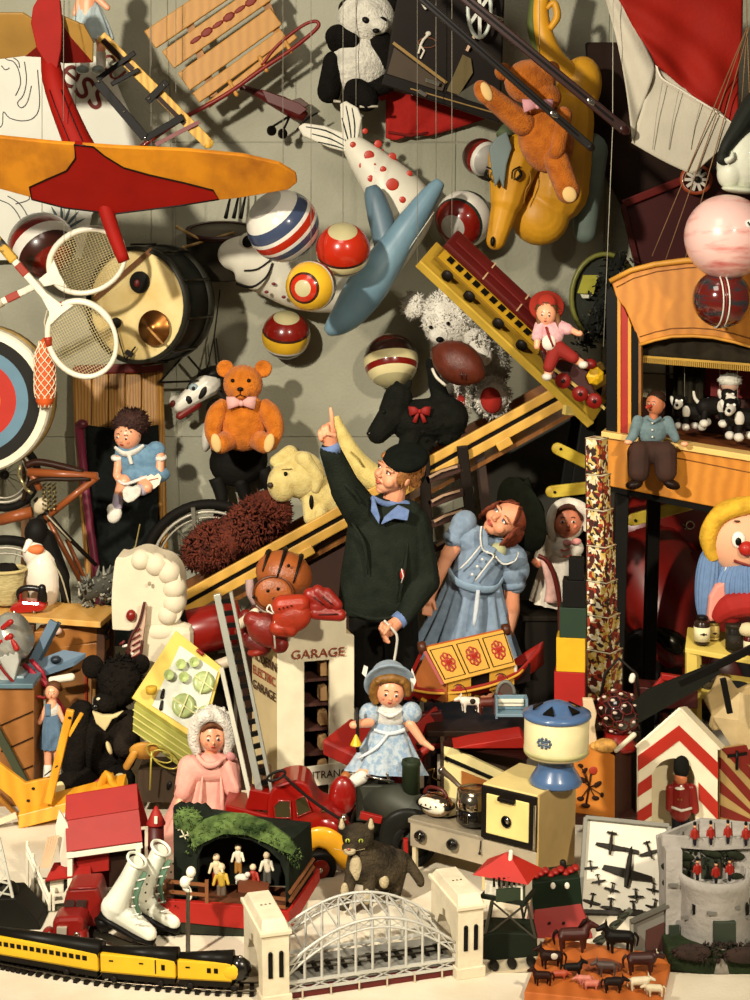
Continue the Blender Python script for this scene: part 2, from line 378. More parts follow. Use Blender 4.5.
t.part('tailplane',M().prism([(-64,-24),(-28,-24),(-12,-14),(10,-22),(34,-12),(42,4),(40,24),(10,24),(-10,18),(-30,18),(-64,22)],-2,2,fr=sf),mt('a9803a',.5,.2,4),bev=.8)
t.part('tailplane_panel',M().prism([(-30,18),(-8,2),(-12,-14),(8,-20),(20,0),(40,24),(10,25),(-10,19)],-2.4,2.6,fr=sf),paint('7d160e'))
hang(t,60,120,18)

t=T('standing_doll','small doll in pale blue dress, its head cut off by the top of the photo','doll',92,72,6.5)
db=cloth('b5c6c8')
t.part('body',M().cap((88,0,0),(88,30,0),9,12).cap((85,38,0),(85,62,0),5.2,4).cap((101,38,0),(101,62,0),5.2,4).cap((95,-4,-6),(109,9,-9),4,3).cap((80,-4,0),(76,14,-4),4,3).ell((90,-18,0),(11,13,11)),DSKIN,rem=.9,smo=3)
t.part('dress',skirt((88,2,0),(91,41,0),10,22,11,.08),db)
for x in (85,101):
    t.part('sock',M().cap((x,54,0),(x,66,0),5,4.8),cloth('e6e2d4'));t.part('shoe',M().ell((x-2,70,-3),(6.5,4.5,8)),mt('7c8886',.5))
t.part('collar',M().lathe((90,-6,0),[(8,-2),(12,1),(10,4)],(0,1,0),18),cloth('eee8da'))
t.part('hem_ribbon',M().tube([(91+20.5*cos(k*PI/10),38,14*sin(k*PI/10)) for k in range(20)],1,5,True),cloth('e9e4da'))
hang(t,90,-20,0)

t=T('snow_sled','wooden slat sled with red runners hung high against the wall','sled',240,60,6.75)
sw=wood('b98538','ad7a30',2,(4,4,4))
for a,b,wd in (((150,40,0),(262,-36,0),21),((168,60,0),(268,-10,0),21),((184,82,0),(276,16,0),21),((196,98,0),(284,34,0),12)):
    t.part('slat',M().beam(a,b,wd,4,(0,0,-1)),sw,bev=1)
for k in range(7):
    x=196+k*11;y=40-k*7.6
    t.part('painted_mark',M().ell((x,y,-2.2),(7.5,2.6+1.6*(k % 2),.5),(0,0,-35),8,5),mt('8c2a16',.6))
for a,b in (((188,20,4),(214,96,4)),((254,-30,4),(280,40,4))): t.part('crossbar',M().beam(a,b,8,5,(0,0,-1)),wood('a06a24','7c4f1c',3))
t.part('side_rail',M().beam((208,106,-3),(296,36,-3),6,5,(0,0,-1)),sw,bev=1)
t.part('runner',M().tube(spl([(138,150,-6),(180,121,-6),(225,96,-6),(262,70,-6),(292,50,-6),(312,34,-6),(319,26,-6),(315,22,-6),(302,27,-6),(278,46,-6),(262,66,-6)],5),(2.6,1.5),8),paint('8c1c12'))
for x,y in ((232,88),(262,64),(286,45)): t.part('rail_strut',M().cap((x-2,y-6,-4),(x+5,y+7,-5),2.4,2.2),sw)

t=T('ski','yellow wooden ski with black steel foot frame hanging beside the slat sled','ski',155,95,6.4)
yw=wood('d9ab3a','b98a2a',3,(4,4,4))
t.part('plank',M().beam((101,36,0),(208,143,0),11,4,(0,0,-1)).ell((208,143,0),(5.6,5.6,2)),yw,bev=1)
for a,b,w_ in ((103,133,5.5),(158,185,4.4)): t.part('groove',M().beam((a,a-63 if a < 110 else a-61,-2.4),(b,b-63 if a < 110 else b-61,-2.4),w_,1,(0,0,-1)),mt('2a1712',.5))
bk=paint('0e0c0a',.5,0)
for a,b,wd in (((98,82),(146,138),9),((98,80),(136,53),5),((112,85),(140,70),4.5),((148,102),(168,82),7),((146,139),(184,117),7)):
    t.part('steel_strap',M().beam((a[0],a[1],-5),(b[0],b[1],-6),wd,2.5,(0,0,-1)),bk,bev=.5)
for x,y in ((100,82),(125,112),(146,138),(165,86),(150,99)): t.part('rivet',M().ell((x,y,-7),1.5,None,8,6),CHROME)
t.part('red_bar',M().beam((156,145,-4),(200,122,-4),4,3,(0,0,-1)),paint('7e1c14'))
hang(t,150,85,1)

t=T('toy_aeroplane','small dark red toy aeroplane with wheels, hung on the wall below the sled','toy aeroplane',280,110,6.85)
pr=paint('5a1210',.4)
t.part('fuselage',M().tube([(236,84,8),(260,94,4),(282,104,0),(298,113,-3),(306,118,-4)],[(2,2),(5,4),(8.5,7),(9.5,8),(5,5)],12),pr)
t.part('wing',M().prism([(262,90),(300,104),(308,110),(300,116),(268,103)],-12,-9),pr,bev=.6)
t.part('upper_wing',M().prism([(284,102),(300,97),(309,104),(300,112)],6,9),mt('4a2a16',.5),bev=.6)
t.part('tail',M().prism([(232,80),(240,82),(247,90),(240,90)],3,6),pr)
for x,y in ((272,131),(283,134)):
    t.part('strut',M().tube([(290,116,-3),(x+1,y-4,-6)],1.3,6),BLACK);t.part('wheel',disc(M(),(x,y,-6),5.2,(1,0,-1.2),3.6),BLACK,bev=.8)
t.part('propeller',M().tube([(297,130,-6),(307,119,-7),(318,113,-6)],[(.8,.5),(2,.8),(.8,.5)],8),DARKM)
hang(t,282,104,0,top=-40,r=.25)

# panda
t=T('plush_panda','black and white plush panda hanging on the wall at the top','soft toy',360,105,6.86)
pw=plush('ddd9ca',bs=90);pk=plush('161310',bs=90)
h=t.part('head',M().ell((366,18,-4),(29,26,20)).ell((378,28,-20),(11,9,8)),pw,rem=1.3,smo=4)
t.part('torso',M().ell((359,62,0),(29,33,18)),pw)
t.part('arm',M().cap((338,38,-8),(352,42,-14),13,8).cap((336,44,-6),(339,36,-8),9,11),pk,rem=1.2,smo=3)
t.part('arm',M().cap((381,44,-6),(392,62,-6),13,11),pk)
t.part('leg',M().cap((334,62,-2),(329,92,-6),11,12),pk);t.part('leg',M().cap((357,90,-8),(366,100,-14),13,13).cap((350,98,-8),(386,84,-4),9,10),pk,rem=1.2,smo=3)
t.part('ear',M().ell((348,7,-6),(10.5,8,6),(0,0,-38)),pk,h);t.part('ear',M().ell((392,4,0),(9,8,6)),pk,h)
for x,y in ((366,23),(383,23)): t.part('eye',M().ell((x,y,-23),(4.2,3.2,2.2),(0,0,30)),BLACK,h)
t.part('nose',M().ell((376,34,-28),(3.6,2.6,2)),BLACK,h);t.part('claws',M().tube([(334,102,-14),(341,103,-16)],1.4,6).tube([(360,108,-22),(378,108,-22)],1.4,6),mt('c9c2ae'))

# spotted fish
t=T('inflatable_fish','white inflatable fish with red spots, curled behind the hanging balls','inflatable toy',350,230,6.76)
fw=mt('ddd9c6',.45,.08,6,spec=.5)
sp=spl([(347,138,4),(366,160,0),(391,188,-4),(406,210,-2),(398,236,4),(378,266,8),(346,290,8),(304,288,4),(272,272,0),(248,260,-4),(232,258,-6),(222,264,-6)],4)
def rr(k):
    q=k/(len(sp)-1);tb=[(0,8),(.09,18),(.18,27),(.27,30),(.36,24),(.5,20),(.62,24),(.75,27),(.85,25),(.93,18),(1,5)]
    for i in range(len(tb)-1):
        if tb[i][0] <= q <= tb[i+1][0]: return lerp(tb[i][1],tb[i+1][1],(q-tb[i][0])/(tb[i+1][0]-tb[i][0]))
    return 5
t.part('body',M().tube(sp,[(rr(k),rr(k)*.8) for k in range(len(sp))],20,flat=(1,0,0)),fw,sub=1)
for a in ([(340,104),(346,101),(358,108),(362,118),(358,140),(349,152),(343,140),(341,122)],[(298,127),(304,123),(325,126),(343,133),(352,146),(346,152),(330,148),(303,136)]):
    t.part('tail_fin',M().prism(a,-3,6),fw,bev=1.5)
for a in ([(346,106),(350,126),(352,146)],[(352,108),(355,126),(354,144)],[(342,118),(346,132),(350,146)],[(306,127),(326,131),(344,140)],[(312,134),(330,139),(344,146)],[(318,142),(334,146),(344,149)]):
    t.part('fin_stripe',M().tube(spl([(x,y,-3) for x,y in a],3),[(.6,.5),(1.3,.5),(.6,.5)],6),mt('20302a'))
t.part('gill_line',M().tube(spl([(238,283,-16),(254,286,-24),(268,276,-25),(274,262,-24)],4),(1.6,.9),6),BLACK)
t.part('mouth_line',M().tube(spl([(246,270,-22),(260,268,-24),(276,256,-24)],4),(1,.8),6),BLACK)
e=t.part('eye',M().ell((249,241,-21),(8,9,5),(0,0,30)),fw);t.part('pupil',M().ell((250,241,-25),(5.6,6.6,3),(0,0,30)),BLACK,e)
sps=[(365,131,2.9),(378,144,4),(353,145,3),(369,156,5),(392,157,4.2),(383,170,3.2),(362,166,3),(409,174,3),(371,179,3.4),(392,185,6.2),(396,160,1),(383,150,1),(402,200,3.2),(375,165,1.2)]
for x,y,rd in sps:
    best=min(range(len(sp)),key=lambda k: (sp[k].x-x)**2+(sp[k].y-y)**2);d2=math.hypot(sp[best].x-x,sp[best].y-y);r0=rr(best)
    t.part('spot',M().ell((x,y,sp[best].z-.8*math.sqrt(max(9,r0*r0-d2*d2))-.2),(rd,rd,.7)),paint('cf3a1e'))
for x,y in ((285,296),(275,283),(300,296),(268,291)): t.part('spot',M().ell((x,y,-22),(2.2,1.6,1.5)),paint('7a1f2c'))
hang(t,356,140,0)

t=T('inflatable_tube','grey blue inflatable tube toy crossing in front of the spotted fish','inflatable toy',380,270,6.5)
bl=mt('7190a0',.4,.1,7,spec=.4,c2='5c7a8c')
tp=spl([(441,181,0),(428,198,-2),(402,236,-4),(372,280,-4),(346,316,0),(326,333,4)],5)
t.part('tube',M().tube(tp,[lerp(5,15,min(1,k/9)) if k < 10 else (lerp(15,21,(k-10)/5) if k < 16 else lerp(21,4,((k-16)/(len(tp)-17))**1.6)) for k in range(len(tp))],16),bl,sub=1)
t.part('side_tube',M().tube(spl([(371,186,22),(380,215,18),(388,250,10)],4),[6,9,11,12,13,13,13,13,12],14),mt('5e7684',.45))
t.part('seam',M().tube([(p.x+10,p.y+8,p.z-8) for p in tp[6:20]],.5,5),mt('c7c5b4'))
hang(t,436,186,0,x2=436,r=.4)

def ball(x,y,r,Y,ax,bands,mats,label,hangs=False,cat='ball'):
    t=T('toy_ball',label,cat,x,y,Y,'hanging balls')
    m=ballm((x,y,0),r,ax,bands)
    if hangs:
        t.part('ball',m,mats);hang(t,x,y-r+1,0)
    else: t.one(m,mats)
bw=paint('e6e2d6',.25,.6);bb=paint('3e4a66',.25,.6);br=paint('d03416',.25,.6);bt=paint('b7ae82',.5,.1);by=paint('e0b02a',.25,.6);bd=paint('3a1a12',.3,.5);bdr=paint('8c1d12',.25,.6);bc=paint('e6d9a4',.3,.5);bg=mt('a8a59c',.4);bgr=paint('26332a',.3,.4)
BM=[bw,bb,br,bt,by,bd,bdr,bc,bg,bgr]
ball(283,226,36.5,6.3,(-.55,-.68,-.48),[(-.86,0),(-.58,1),(-.42,0),(-.22,1),(-.06,0),(.14,2),(.2,0),(.52,1),(.86,0),(1,8)],BM,'largest ball over the fish, white with blue and red bands',True)
ball(343,250,27.5,6.27,(0,-.8,-.6),[(-.5,7),(-.46,5),(-.1,7),(-.04,5),(.86,2),(1,3)],BM,'red ball with cream underside, touching the blue and white striped ball',True)
ball(311,286,25.5,6.09,(-.3,.06,-.95),[(.1,5),(.22,0),(.46,4),(.8,4),(.82,5),(.93,2),(1,3)],BM,'red and yellow ball with a pale round end facing forward',True)
ball(286,335,24.5,6.88,(.05,-.86,-.5),[(-.42,5),(-.38,0),(.22,4),(.28,5),(.84,6),(1,3)],BM,'red ball with yellow belt and brown base, low above the orange bear')
ball(391,361,27.5,6.86,(.08,.86,-.42),[(-.85,7),(-.5,6),(-.12,5),(.2,7),(.42,6),(.7,7),(1,3)],BM,'red, brown and cream striped ball above the black dog')
ball(464,219,29,6.8,(-.45,.3,-.8),[(-.1,9),(.45,0),(.5,9),(.88,6),(1,8)],BM,'red, white and green ball beside the nose of the yellow horse')
ball(481,157,19,6.9,(.5,.3,-.7),[(.1,5),(.3,6),(.5,0),(1,8)],BM,'dark ball half hidden behind forelock of the yellow horse')
ball(42,246,34,6.7,(.5,.55,-.6),[(-.7,8),(-.45,5),(-.2,8),(.1,6),(.45,0),(.8,5),(1,6)],[bw,bb,br,bt,by,bd,bdr,bc,mt('8a8478',.4),bgr],'brown, red and white striped ball behind the tennis rackets',True)
# ---------- left: drums, rackets, target, deck chair ----------
t=T('bass_drum','big cream bass drum with dark rim, black pad and brass cymbal','drum',150,362,6.55)
ax=Vector((.40,0,.92)).normalized();c=Vector((138,305,0));q=Vector((0,0,1)).rotation_difference(ax)
t.part('shell',M().lathe(c,[(56,0),(58,2),(58,44),(56,46)],ax,40),mt('141611',.5,.3,14))
t.part('head',M().lathe(c,[(53,-2),(55.5,-1),(55.5,1)],ax,40),mt('e2cf96',.6,.16,5,c2='c9ab66'))
t.part('hoop',M().lathe(c,[(55,-5),(59,-5),(59,3),(55,3),(55,-5)],ax,40),mt('26251e',.4))
t.part('back_hoop',M().lathe(c,[(55,40),(60,40),(60,50),(55,50),(55,40)],ax,40),mt('26251e',.4))
for k in range(10):
    a=2*PI*k/10+.2;o=q@Vector((61*cos(a),61*sin(a),0));t.part('tension_rod',M().tube([c+o-ax*2,c+o+ax*46],1.1,6),mt('4b473a',.3,metal=1))
pl=lambda x,y,d=-3: c+q@Vector(((x-138)*1.06,y-305,d))
p_=t.part('pad',M().lathe(pl(142,282,-4),[(11,-2),(11,3)],ax,18),paint('1b1a17',.5),bev=1);t.part('pad_spot',M().ell(pl(141,283,-7),(3,4,1.5)),paint('6a1a14'),p_)
cy=t.part('cymbal',M().lathe(pl(160,327,-9),[(2,-6),(5,-5),(8,-2),(17.5,0),(18,1),(8,0),(2,-3)],ax,30),metal('a06a36',.3));t.part('cymbal_stick',M().tube([pl(158,326,-16),pl(176,342,-18)],1.3,7),wood('b98a4a','8a6234'),cy)
b_=t.part('beater',M().ell(pl(119,323,-9),5.6),paint('191815',.6));t.part('beater_rod',M().tube([pl(119,327,-9),pl(124,344,-9),pl(129,360,-8)],.8,6),DARKM,b_)
t.part('clamp',M().box(pl(133,353,-8),(8,5,6),(0,0,30)).tube([pl(129,360,-8),pl(140,346,-8)],1,6),DARKM,bev=.6)
t.part('strap',M().beam(pl(92,300,-4),pl(156,249,-4),5,2,(0,0,-1)),mt('6d4626',.6))
hang(t,150,248,8);hang(t,172,247,30)

t=T('toy_drum','small dark drum with two crossed sticks, hung above the bass drum','drum',222,270,6.86)
t.part('shell',M().lathe((222,255,0),[(34,-26),(35,-24),(35,18),(34,20)],(0,.92,.38),32,sq=(1,.62)),mt('2a261e',.5))
t.part('drumhead',M().lathe((222,231,-10),[(31,-1),(31,1)],(0,.92,.38),32,sq=(1,.62)),mt('5b5443',.6))
t.part('rim',M().lathe((222,231,-10),[(31,-2),(35.5,-2),(35.5,3),(31,3),(31,-2)],(0,.92,.38),32,sq=(1,.62)),mt('3a1712',.4))
for x in (228,236,243): t.part('strap',M().tube([(x-2,218,-4),(x+3,190,10)],(2.2,.8),6),BLACK)
for a,b in (((180,227),(228,252)),((187,247),(236,232))): t.part('drumstick',M().tube([(a[0],a[1],-26),(b[0],b[1],-24)],[1.6,1.1],7).ell((a[0],a[1],-26),2.2,None,8,6),wood('c7a56a','9b7a44'))

def racket(cx,cy,rx,ry,rot,hx,hy,Y,label,frame,hcol,strips):
    t=T('tennis_racket',label,'racket',cx,cy+ry,Y,'tennis rackets')
    ca,sa=cos(R(rot)),sin(R(rot));E=lambda u,v,z=0: (cx+rx*u*ca-ry*v*sa,cy+rx*u*sa+ry*v*ca,z)
    ring=[E(cos(2*PI*k/40),sin(2*PI*k/40)) for k in range(40)]
    t.part('frame',M().tube(ring,(2.4,3.6),8,True,flat=(0,0,1)),frame)
    m=M();n=13
    for k in range(-n+1,n):
        u=k/n;h=math.sqrt(1-u*u);m.tube([E(u,-h,.3),E(u,h,.3)],.33,4);m.tube([E(-h,u,-.3),E(h,u,-.3)],.33,4)
    t.part('string_bed',m,mt('cdbd8c',.5),kind='stuff')
    H=Vector((hx,hy,-3));d=(Vector((cx,cy,0))-H);d.normalize();sd=Vector((-d.y,d.x,0))
    tip=H+d*((Vector((cx,cy,0))-H).length-min(rx,ry)*1.02)
    t.part('throat',M().prism([(p.x,p.y) for p in (tip-d*24-sd*3.4,tip-d*8-sd*7,tip+d*3-sd*16,tip+d*2,tip+d*3+sd*16,tip-d*8+sd*7,tip-d*24+sd*3.4)],-4,1),frame,bev=1)
    t.part('handle',M().beam(H,tip-d*20,7,6,(0,0,1)),frame,bev=1.4)
    g=t.part('grip',M().beam(H-d*36,H+d*4,9.5,8.5,(0,0,1)),hcol,bev=2)
    t.part('wedge',M().beam(H+d*8,H+d*22,7.8,6.8,(0,0,1)),paint('b03a1c'),bev=1)
    for a in strips:
        t.part('binding',M().tube([E(cos(R(a+j)),sin(R(a+j))) for j in (-7,-2,2,7)],(3.1,4.4),8,flat=(0,0,1)),paint('b8401f'))
    hang(t,E(0,-1)[0],E(0,-1)[1],2);return t
cw=paint('e8e2cd',.35)
racket(87,261,39,31,-22,0,303,6.28,'upper tennis racket, its white handle running down to the left edge',cw,wood('c9bda6','9c8d70'),[])
racket(82,339,33,39,-28,13,258,6.2,'lower tennis racket with red bindings and a black and yellow grip',cw,mt('c79a2c',.5,c2='16130f',vs=14,th=(.45,.5)),[200,262])

t=T('archery_target','round archery target with yellow, red, blue, black and white rings at left edge','target',-22,472,6.3)
o=(-22,400)
ms=[paint('e3ac24',.6,0),paint('c8301a',.6,0),paint('5d7f93',.6,0),paint('23221f',.6,0),paint('e6dfc9',.6,0)]
pr=[(.01,-8),(24,-8),(40,-8),(52,-8),(64,-8),(71,-7),(73,-4),(73,8),(10,9)]
t.part('face',M().lathe((o[0],o[1],0),pr,(0,0,1),56,[0,1,2,3,4,4,4,4],smooth=False),ms)
t.part('straw_butt',M().lathe((o[0],o[1],0),[(66,8),(74,10),(74,26),(66,28)],(0,0,1),48),mt('a98c50',.9,.3,30,.6,60))
for a,b in (((-70,330,80),(-66,720,84)),((10,440,80),(6,690,84))): t.part('easel_leg',M().beam(a,b,8,8),wood('6d4a28','4a3018'))

t=T('mesh_bag','orange mesh bag hanging below the lower tennis racket','bag',45,408,6.24)
og=mt('d65a1e',.6,.15)
t.part('pouch',M().lathe((45,374,0),[(1,-37),(5,-33),(9,-20),(10.5,-5),(10,15),(9,27),(6,32),(1,34)],(0,1,0),18),og)
m=M()
for sg in (-1,1):
    for k in range(9):
        m.tube([(45+(11*min(1,.35+1.1*sin(PI*min(.93,max(.06,v/12)))))*cos(2*PI*k/9+sg*v*.42),341+v*5.5,(11*min(1,.35+1.1*sin(PI*min(.93,max(.06,v/12)))))*sin(2*PI*k/9+sg*v*.42)) for v in range(13)],.55,4)
t.part('net',m,mt('efe0c0',.7),kind='stuff')
t.part('drawstring',M().tube([(45,340,0),(46,332,1),(44,322,2),(47,310,2)],1,5),cloth('d8cdb0'))

t=T('deck_chair','wooden folding deck chair with dark cloth seat leaning against the wall','chair',118,705,6.76)
wd=wood('b0813c','8a5e28',4,(6,6,1))
zz=lambda y: lerp(40,-14,(y-365)/345)
for k in range(5):
    x0=69+17*k;t.part('slat',M().beam((x0+8,376+(2 if k % 2 else 0),zz(376)),(x0+8.6,431,zz(431)),16.3,5,(0,0,-1)),wd,bev=1)
t.part('cloth_seat',M().grid(lambda u,v: (lerp(81,155,u)+v*10,lerp(428,640,v)+4*sin(PI*u),zz(428+212*v)-6+10*sin(PI*v)),10,16),mt('191c1b',.95,.2,60,.3,200,spec=.1),sol=3)
t.part('top_rail',M().beam((66,374,zz(374)),(158,371,zz(374)),10,8),paint('7c1c16'),bev=2)
t.part('side_pole',M().tube([(74,426,zz(426)-6),(84,500,zz(500)-6),(97,580,zz(580)-6),(112,708,zz(708)-8)],(4.5,4),10),paint('74243c'))
t.part('side_pole',M().tube([(154,372,zz(372)),(160,500,zz(500)),(172,708,zz(708))],(4,4),10),wd)
t.part('pole_knob',M().ell((78,427,zz(426)-9),(6,5,5)),paint('5c1c2a'))
t.part('back_pole',M().tube([(68,376,zz(372)),(72,430,zz(430)),(90,600,zz(600)+2),(100,708,zz(708))],(3.5,4),8),wd)
chair_z=zz

def doll_shoe(t,x,y,z,mat,s=1,rot=20): t.part('shoe',M().ell((x,y,z),(7*s,9*s,5*s),(0,0,rot)).ell((x-2*s,y-5*s,z+1),(6*s,6*s,5*s),(0,0,rot)),mat,rem=.8,smo=2)
t=T('seated_doll','doll with curly brown hair in blue romper sitting on the deck chair','doll',142,490,6.64)
t.part('body',M().ell((128,435,-2),(13.5,14.5,13)).cap((130,446,0),(134,452,0),6,7).cap((120,458,-4),(118,474,-8),5,4).cap((160,456,-3),(161,472,-8),5.5,4.2).cap((118,474,-8),(121,480,-10),3.6,3)
       .cap((161,472,-8),(158,478,-10),4,3).cap((126,480,-10),(120,498,-12),7.5,5.5).cap((146,480,-12),(150,484,-22),8,6).cap((138,458,2),(146,478,0),8,9),DSKIN,rem=1,smo=3)
face(t,(128,435,-2),(13.5,14.5,13),(-.35,.15,-1),(.12,-1,0),es=.15)
h=t.part('hair',M().ell((131,424,2),(16.5,14.5,14)).hair((131,424,2),(15,13,13),420,6,2.6,3,.7),mt('3a1c12',.75,.3,60))
t.part('romper',M().ell((140,461,0),(23,17,14)).ell((124,452,-1),(9,8,8)).ell((156,450,0),(9.5,9,8)).ell((146,474,-3),(25,11,13)),cloth('6f93ad','5a7d98'),rem=1.1,smo=4)
t.part('collar',M().tube(spl([(116,446,-8),(126,452,-13),(137,450,-13),(145,444,-8)],4),[(2,1.5),(4,2),(4,2),(2,1.5)],8).tube([(131,452,-15),(134,462,-15)],2.2,6),cloth('eae5da'),rem=.8,smo=1)
for x,y in ((118,457),(161,457)): t.part('cuff',M().lathe((x,y,-4),[(5.8,-2),(6.6,0),(5.8,2)],(0,1,.2),14),cloth('e9e4d8'))
t.part('sock',M().cap((121,494,-12),(119,504,-13),5.8,5.5),cloth('b7acc0'));doll_shoe(t,117,512,-15,cloth('ebe5d8'),1,25)
t.part('sock',M().cap((148,484,-16),(146,486,-22),7,6),cloth('b7acc0'));t.part('shoe',M().prism([(127,486),(130,481),(136,483),(141,480),(146,483),(145,490),(138,496),(132,498),(128,494)],-32,-22),cloth('ebe5d8'),bev=2)
t.part('paper_tag',M().prism([(149,474),(154,471),(157,473),(161,470),(164,474),(162,481),(156,486),(151,481)],-20,-19),paint('efe7cf',.7,0));t.part('tag_mark',M().beam((152,477,-20.4),(161,475,-20.4),1,.4,(0,0,-1)),mt('a05038'))
t.part('hem',M().tube(spl([(120,478,-14),(128,481,-19),(138,478,-19),(150,474,-17)],3),(1.4,2),6),cloth('e5e0da'))

# horse head marionette
t=T('horse_marionette','black and white horse head marionette with red mouth left of the orange bear','marionette',225,540,6.88)
hw=paint('dcd9cb',.4);hk=paint('1a1815',.45)
h=t.part('head',M().cap((209,384,0),(180,404,-8),13,7.5).cap((180,404,-8),(176,400,-8),6,6),hw,rem=.9,smo=3)
t.part('jaw',M().cap((196,404,-2),(181,415,-8),6,4),paint('7c1f16'),h);t.part('nostril',M().ell((174.5,402,-15),(2.6,3.6,1.6),(0,0,20)),paint('7c2318'),h)
t.part('crown',M().ell((212,374,3),(16,8,12),(0,0,-12)).ell((221,384,3),(5,10,7),(0,0,-20)),hk,h,rem=.9,smo=2)
t.part('cheek_patch',M().ell((204,391,-11),(3.6,8,3),(0,0,32)),hk,h);t.part('muzzle_patch',M().ell((190,398,-12),(4.5,5,3)),hk,h)
e=t.part('eye',M().ell((195,386,-12),(4.5,3.8,2)),paint('8fa3a8'),h);t.part('pupil',M().ell((195,387,-13.6),(1.8,2.3,1)),hk,h)
t.part('brow',M().tube(spl([(188,388,-11),(192,381,-12.5),(200,379,-12)],3),.8,5),hk,h)
t.part('body',M().ell((238,462,6),(30,26,16),(0,0,-14)).cap((216,410,6),(225,450,6),11,15),mt('151310',.7),rem=1.3,smo=3)
t.part('flank_patch',M().ell((208,434,-1),(6,18,10),(0,0,8)),hw)
for pts in ([(216,478,2),(222,500,0),(218,520,-2),(228,536,-4)],[(240,480,2),(246,502,0),(240,520,-2),(246,534,-4)],[(262,470,6),(272,496,4),(264,514,2),(272,530,0)]): t.part('leg',M().tube(spl(pts,4),[8,6,4.5,5],10),mt('171512',.7))
t.part('control_bar',M().beam((160,382,-4),(216,380,-4),2,2),DARKM);t.part('control_bar',M().beam((160,382,-4),(187,352,-2),2,2),DARKM);t.part('control_bar',M().beam((188,356,-2),(240,415,-6),2,2),DARKM)
for a,b in (((206,376,-6),(214,338,0)),((218,378,-6),(214,338,0)),((226,410,-4),(216,338,0)),((214,338,0),(219,290,10))): t.part('string',M().tube([a,b],.8,5),mt('2c2a25'))

bear=plush('cf7722','b05f16',150,.8);padm=mt('dcb878',.9,.1)
t=T('teddy_bear','orange teddy bear with a pink bow sitting upright against the wall','soft toy',246,452,6.66)
h=t.part('head',M().ell((243,384,0),(20,19.5,17)).ell((242,391,-13),(9.5,8,8)),bear,rem=1,smo=3)
for x in (225,263): e=t.part('ear',M().lathe((x,369,2),[(8.5,4),(9,0),(7.6,-3),(5,-1.5),(.1,-1)],(.1,0,1),18),bear,h)
for x in (234,250): t.part('eye',M().ell((x,379,-15.5),2.1,None,8,6),BLACK,h)
t.part('nose',M().ell((242,387,-21),(3.2,2.2,2)),BLACK,h);t.part('mouth',M().tube([(237,395,-19),(242,392.5,-21),(247,395,-19)],.6,5).tube([(242,389,-21),(242,392.5,-21)],.6,5),BLACK,h)
t.part('torso',M().ell((243,422,2),(26,30,20)),bear)
t.part('arm',M().tube(spl([(226,404,0),(217,415,-8),(214,430,-12),(218,442,-14)],4),[8,10.5,9.5,8,6.5],14).ell((218,443,-14),6.8),bear,rem=1,smo=3)
t.part('arm',M().tube(spl([(262,404,0),(272,416,-8),(276,430,-10),(272,442,-14)],4),[8,11,10,8,6.5],14).ell((272,442,-14),6.8),bear,rem=1,smo=3)
for x,px in ((223,219),(266,271)):
    l=t.part('leg',M().cap((lerp(x,243,.4),438,-2),(x,441,-20),11,10),bear);t.part('foot_pad',M().ell((px,439,-29),(5,9.5,2.5),(0,0,-12 if x < 243 else 14)),padm,l)
bow(t,243,401,-20,23,mt('e2a9a2',.7),tails=False)
# ---------- slide and soft toys on it ----------
ry=wood('d6a548','c69840',1.2,(3,3,3),.45);dkw=mt('352015',.6,.3,8)
t=T('playground_slide','long wooden slide with yellow rails running diagonally behind the children','slide',420,684,6.35)
L0=Vector((150,622,0));L1=Vector((640,352,0));d=(L1-L0).normalized();n=Vector((-d.y,d.x,0))
at=lambda x,off=0,z=0: L0+d*((x-L0.x)/d.x)+n*off+Vector((0,0,z))
t.part('rail',M().beam(at(178,-6.5,-2),at(606,-6.5,-2),9,6,(0,0,1)),ry,bev=1);t.part('rail',M().beam(at(178,7,-2),at(606,7,-2),9,6,(0,0,1)),ry,bev=1)
t.part('rail_groove',M().beam(at(178,0,0),at(606,0,0),6,4,(0,0,1)),BLACK)
t.part('bed',M().add([at(178,24,2),at(604,24,2),at(604,24,80),at(178,24,80),at(178,20,2),at(604,20,2),at(604,20,80),at(178,20,80)],[(0,1,2,3),(7,6,5,4),(0,4,5,1),(1,5,6,2),(2,6,7,3),(3,7,4,0)],False),mt('8a5a2a',.3,.3,3,spec=.6,c2='5a3416',stretch=(8,1,1)))
t.part('rail',M().beam(at(178,2,84),at(604,2,84),18,6,(0,0,1)),wood('7a4c22','5c3618',3))
t.part('foot',M().box((192,656,20),(14,60,60)),dkw)
for x in (497,300): t.part('cleat',M().box(at(x,14,-4),(16,9,6),(0,0,-29)),ry,bev=1)
for zz in (6,78):
    t.part('post',M().beam((596,380,zz),(548,690,zz),16,8,(0,0,1)),mt('171714',.5),bev=1)
t.part('post',M().beam((478,440,8),(508,690,8),10,8,(0,0,1)),dkw)
for a,b,zz in (((557,448),(606,472),-4),((551,491),(640,482),-4),((632,520),(716,498),0)):
    t.part('step',M().beam((a[0],a[1],zz),(b[0],b[1],zz+6),12,5,(0,0,1)).ell((a[0],a[1],zz),(6,6,2.5)),wood('cbb13c','a98d24',3),bev=1);t.part('bolt',M().ell((a[0]+3,a[1],zz-3),1.6,None,8,6),DARKM)
t.part('side_panel',M().prism([(320,545),(410,495),(400,684),(250,684),(250,592)],10,14),mt('3d2215',.6,.2,6))
t=T('slate_board','dark grey slate board standing behind the girl under the slide','blackboard',545,690,6.86)
t.part('slate',M().prism([(484,440),(610,372),(626,690),(490,690)],0,4),mt('3c3b34',.85,.12,5));t.part('frame_strip',M().beam((486,440,-2),(492,690,-2),6,6,(0,0,1)),mt('3b2a1c'))
t=T('step_ladder','dark brown step ladder with pale treads between the boy and girl','ladder',440,712,6.3)
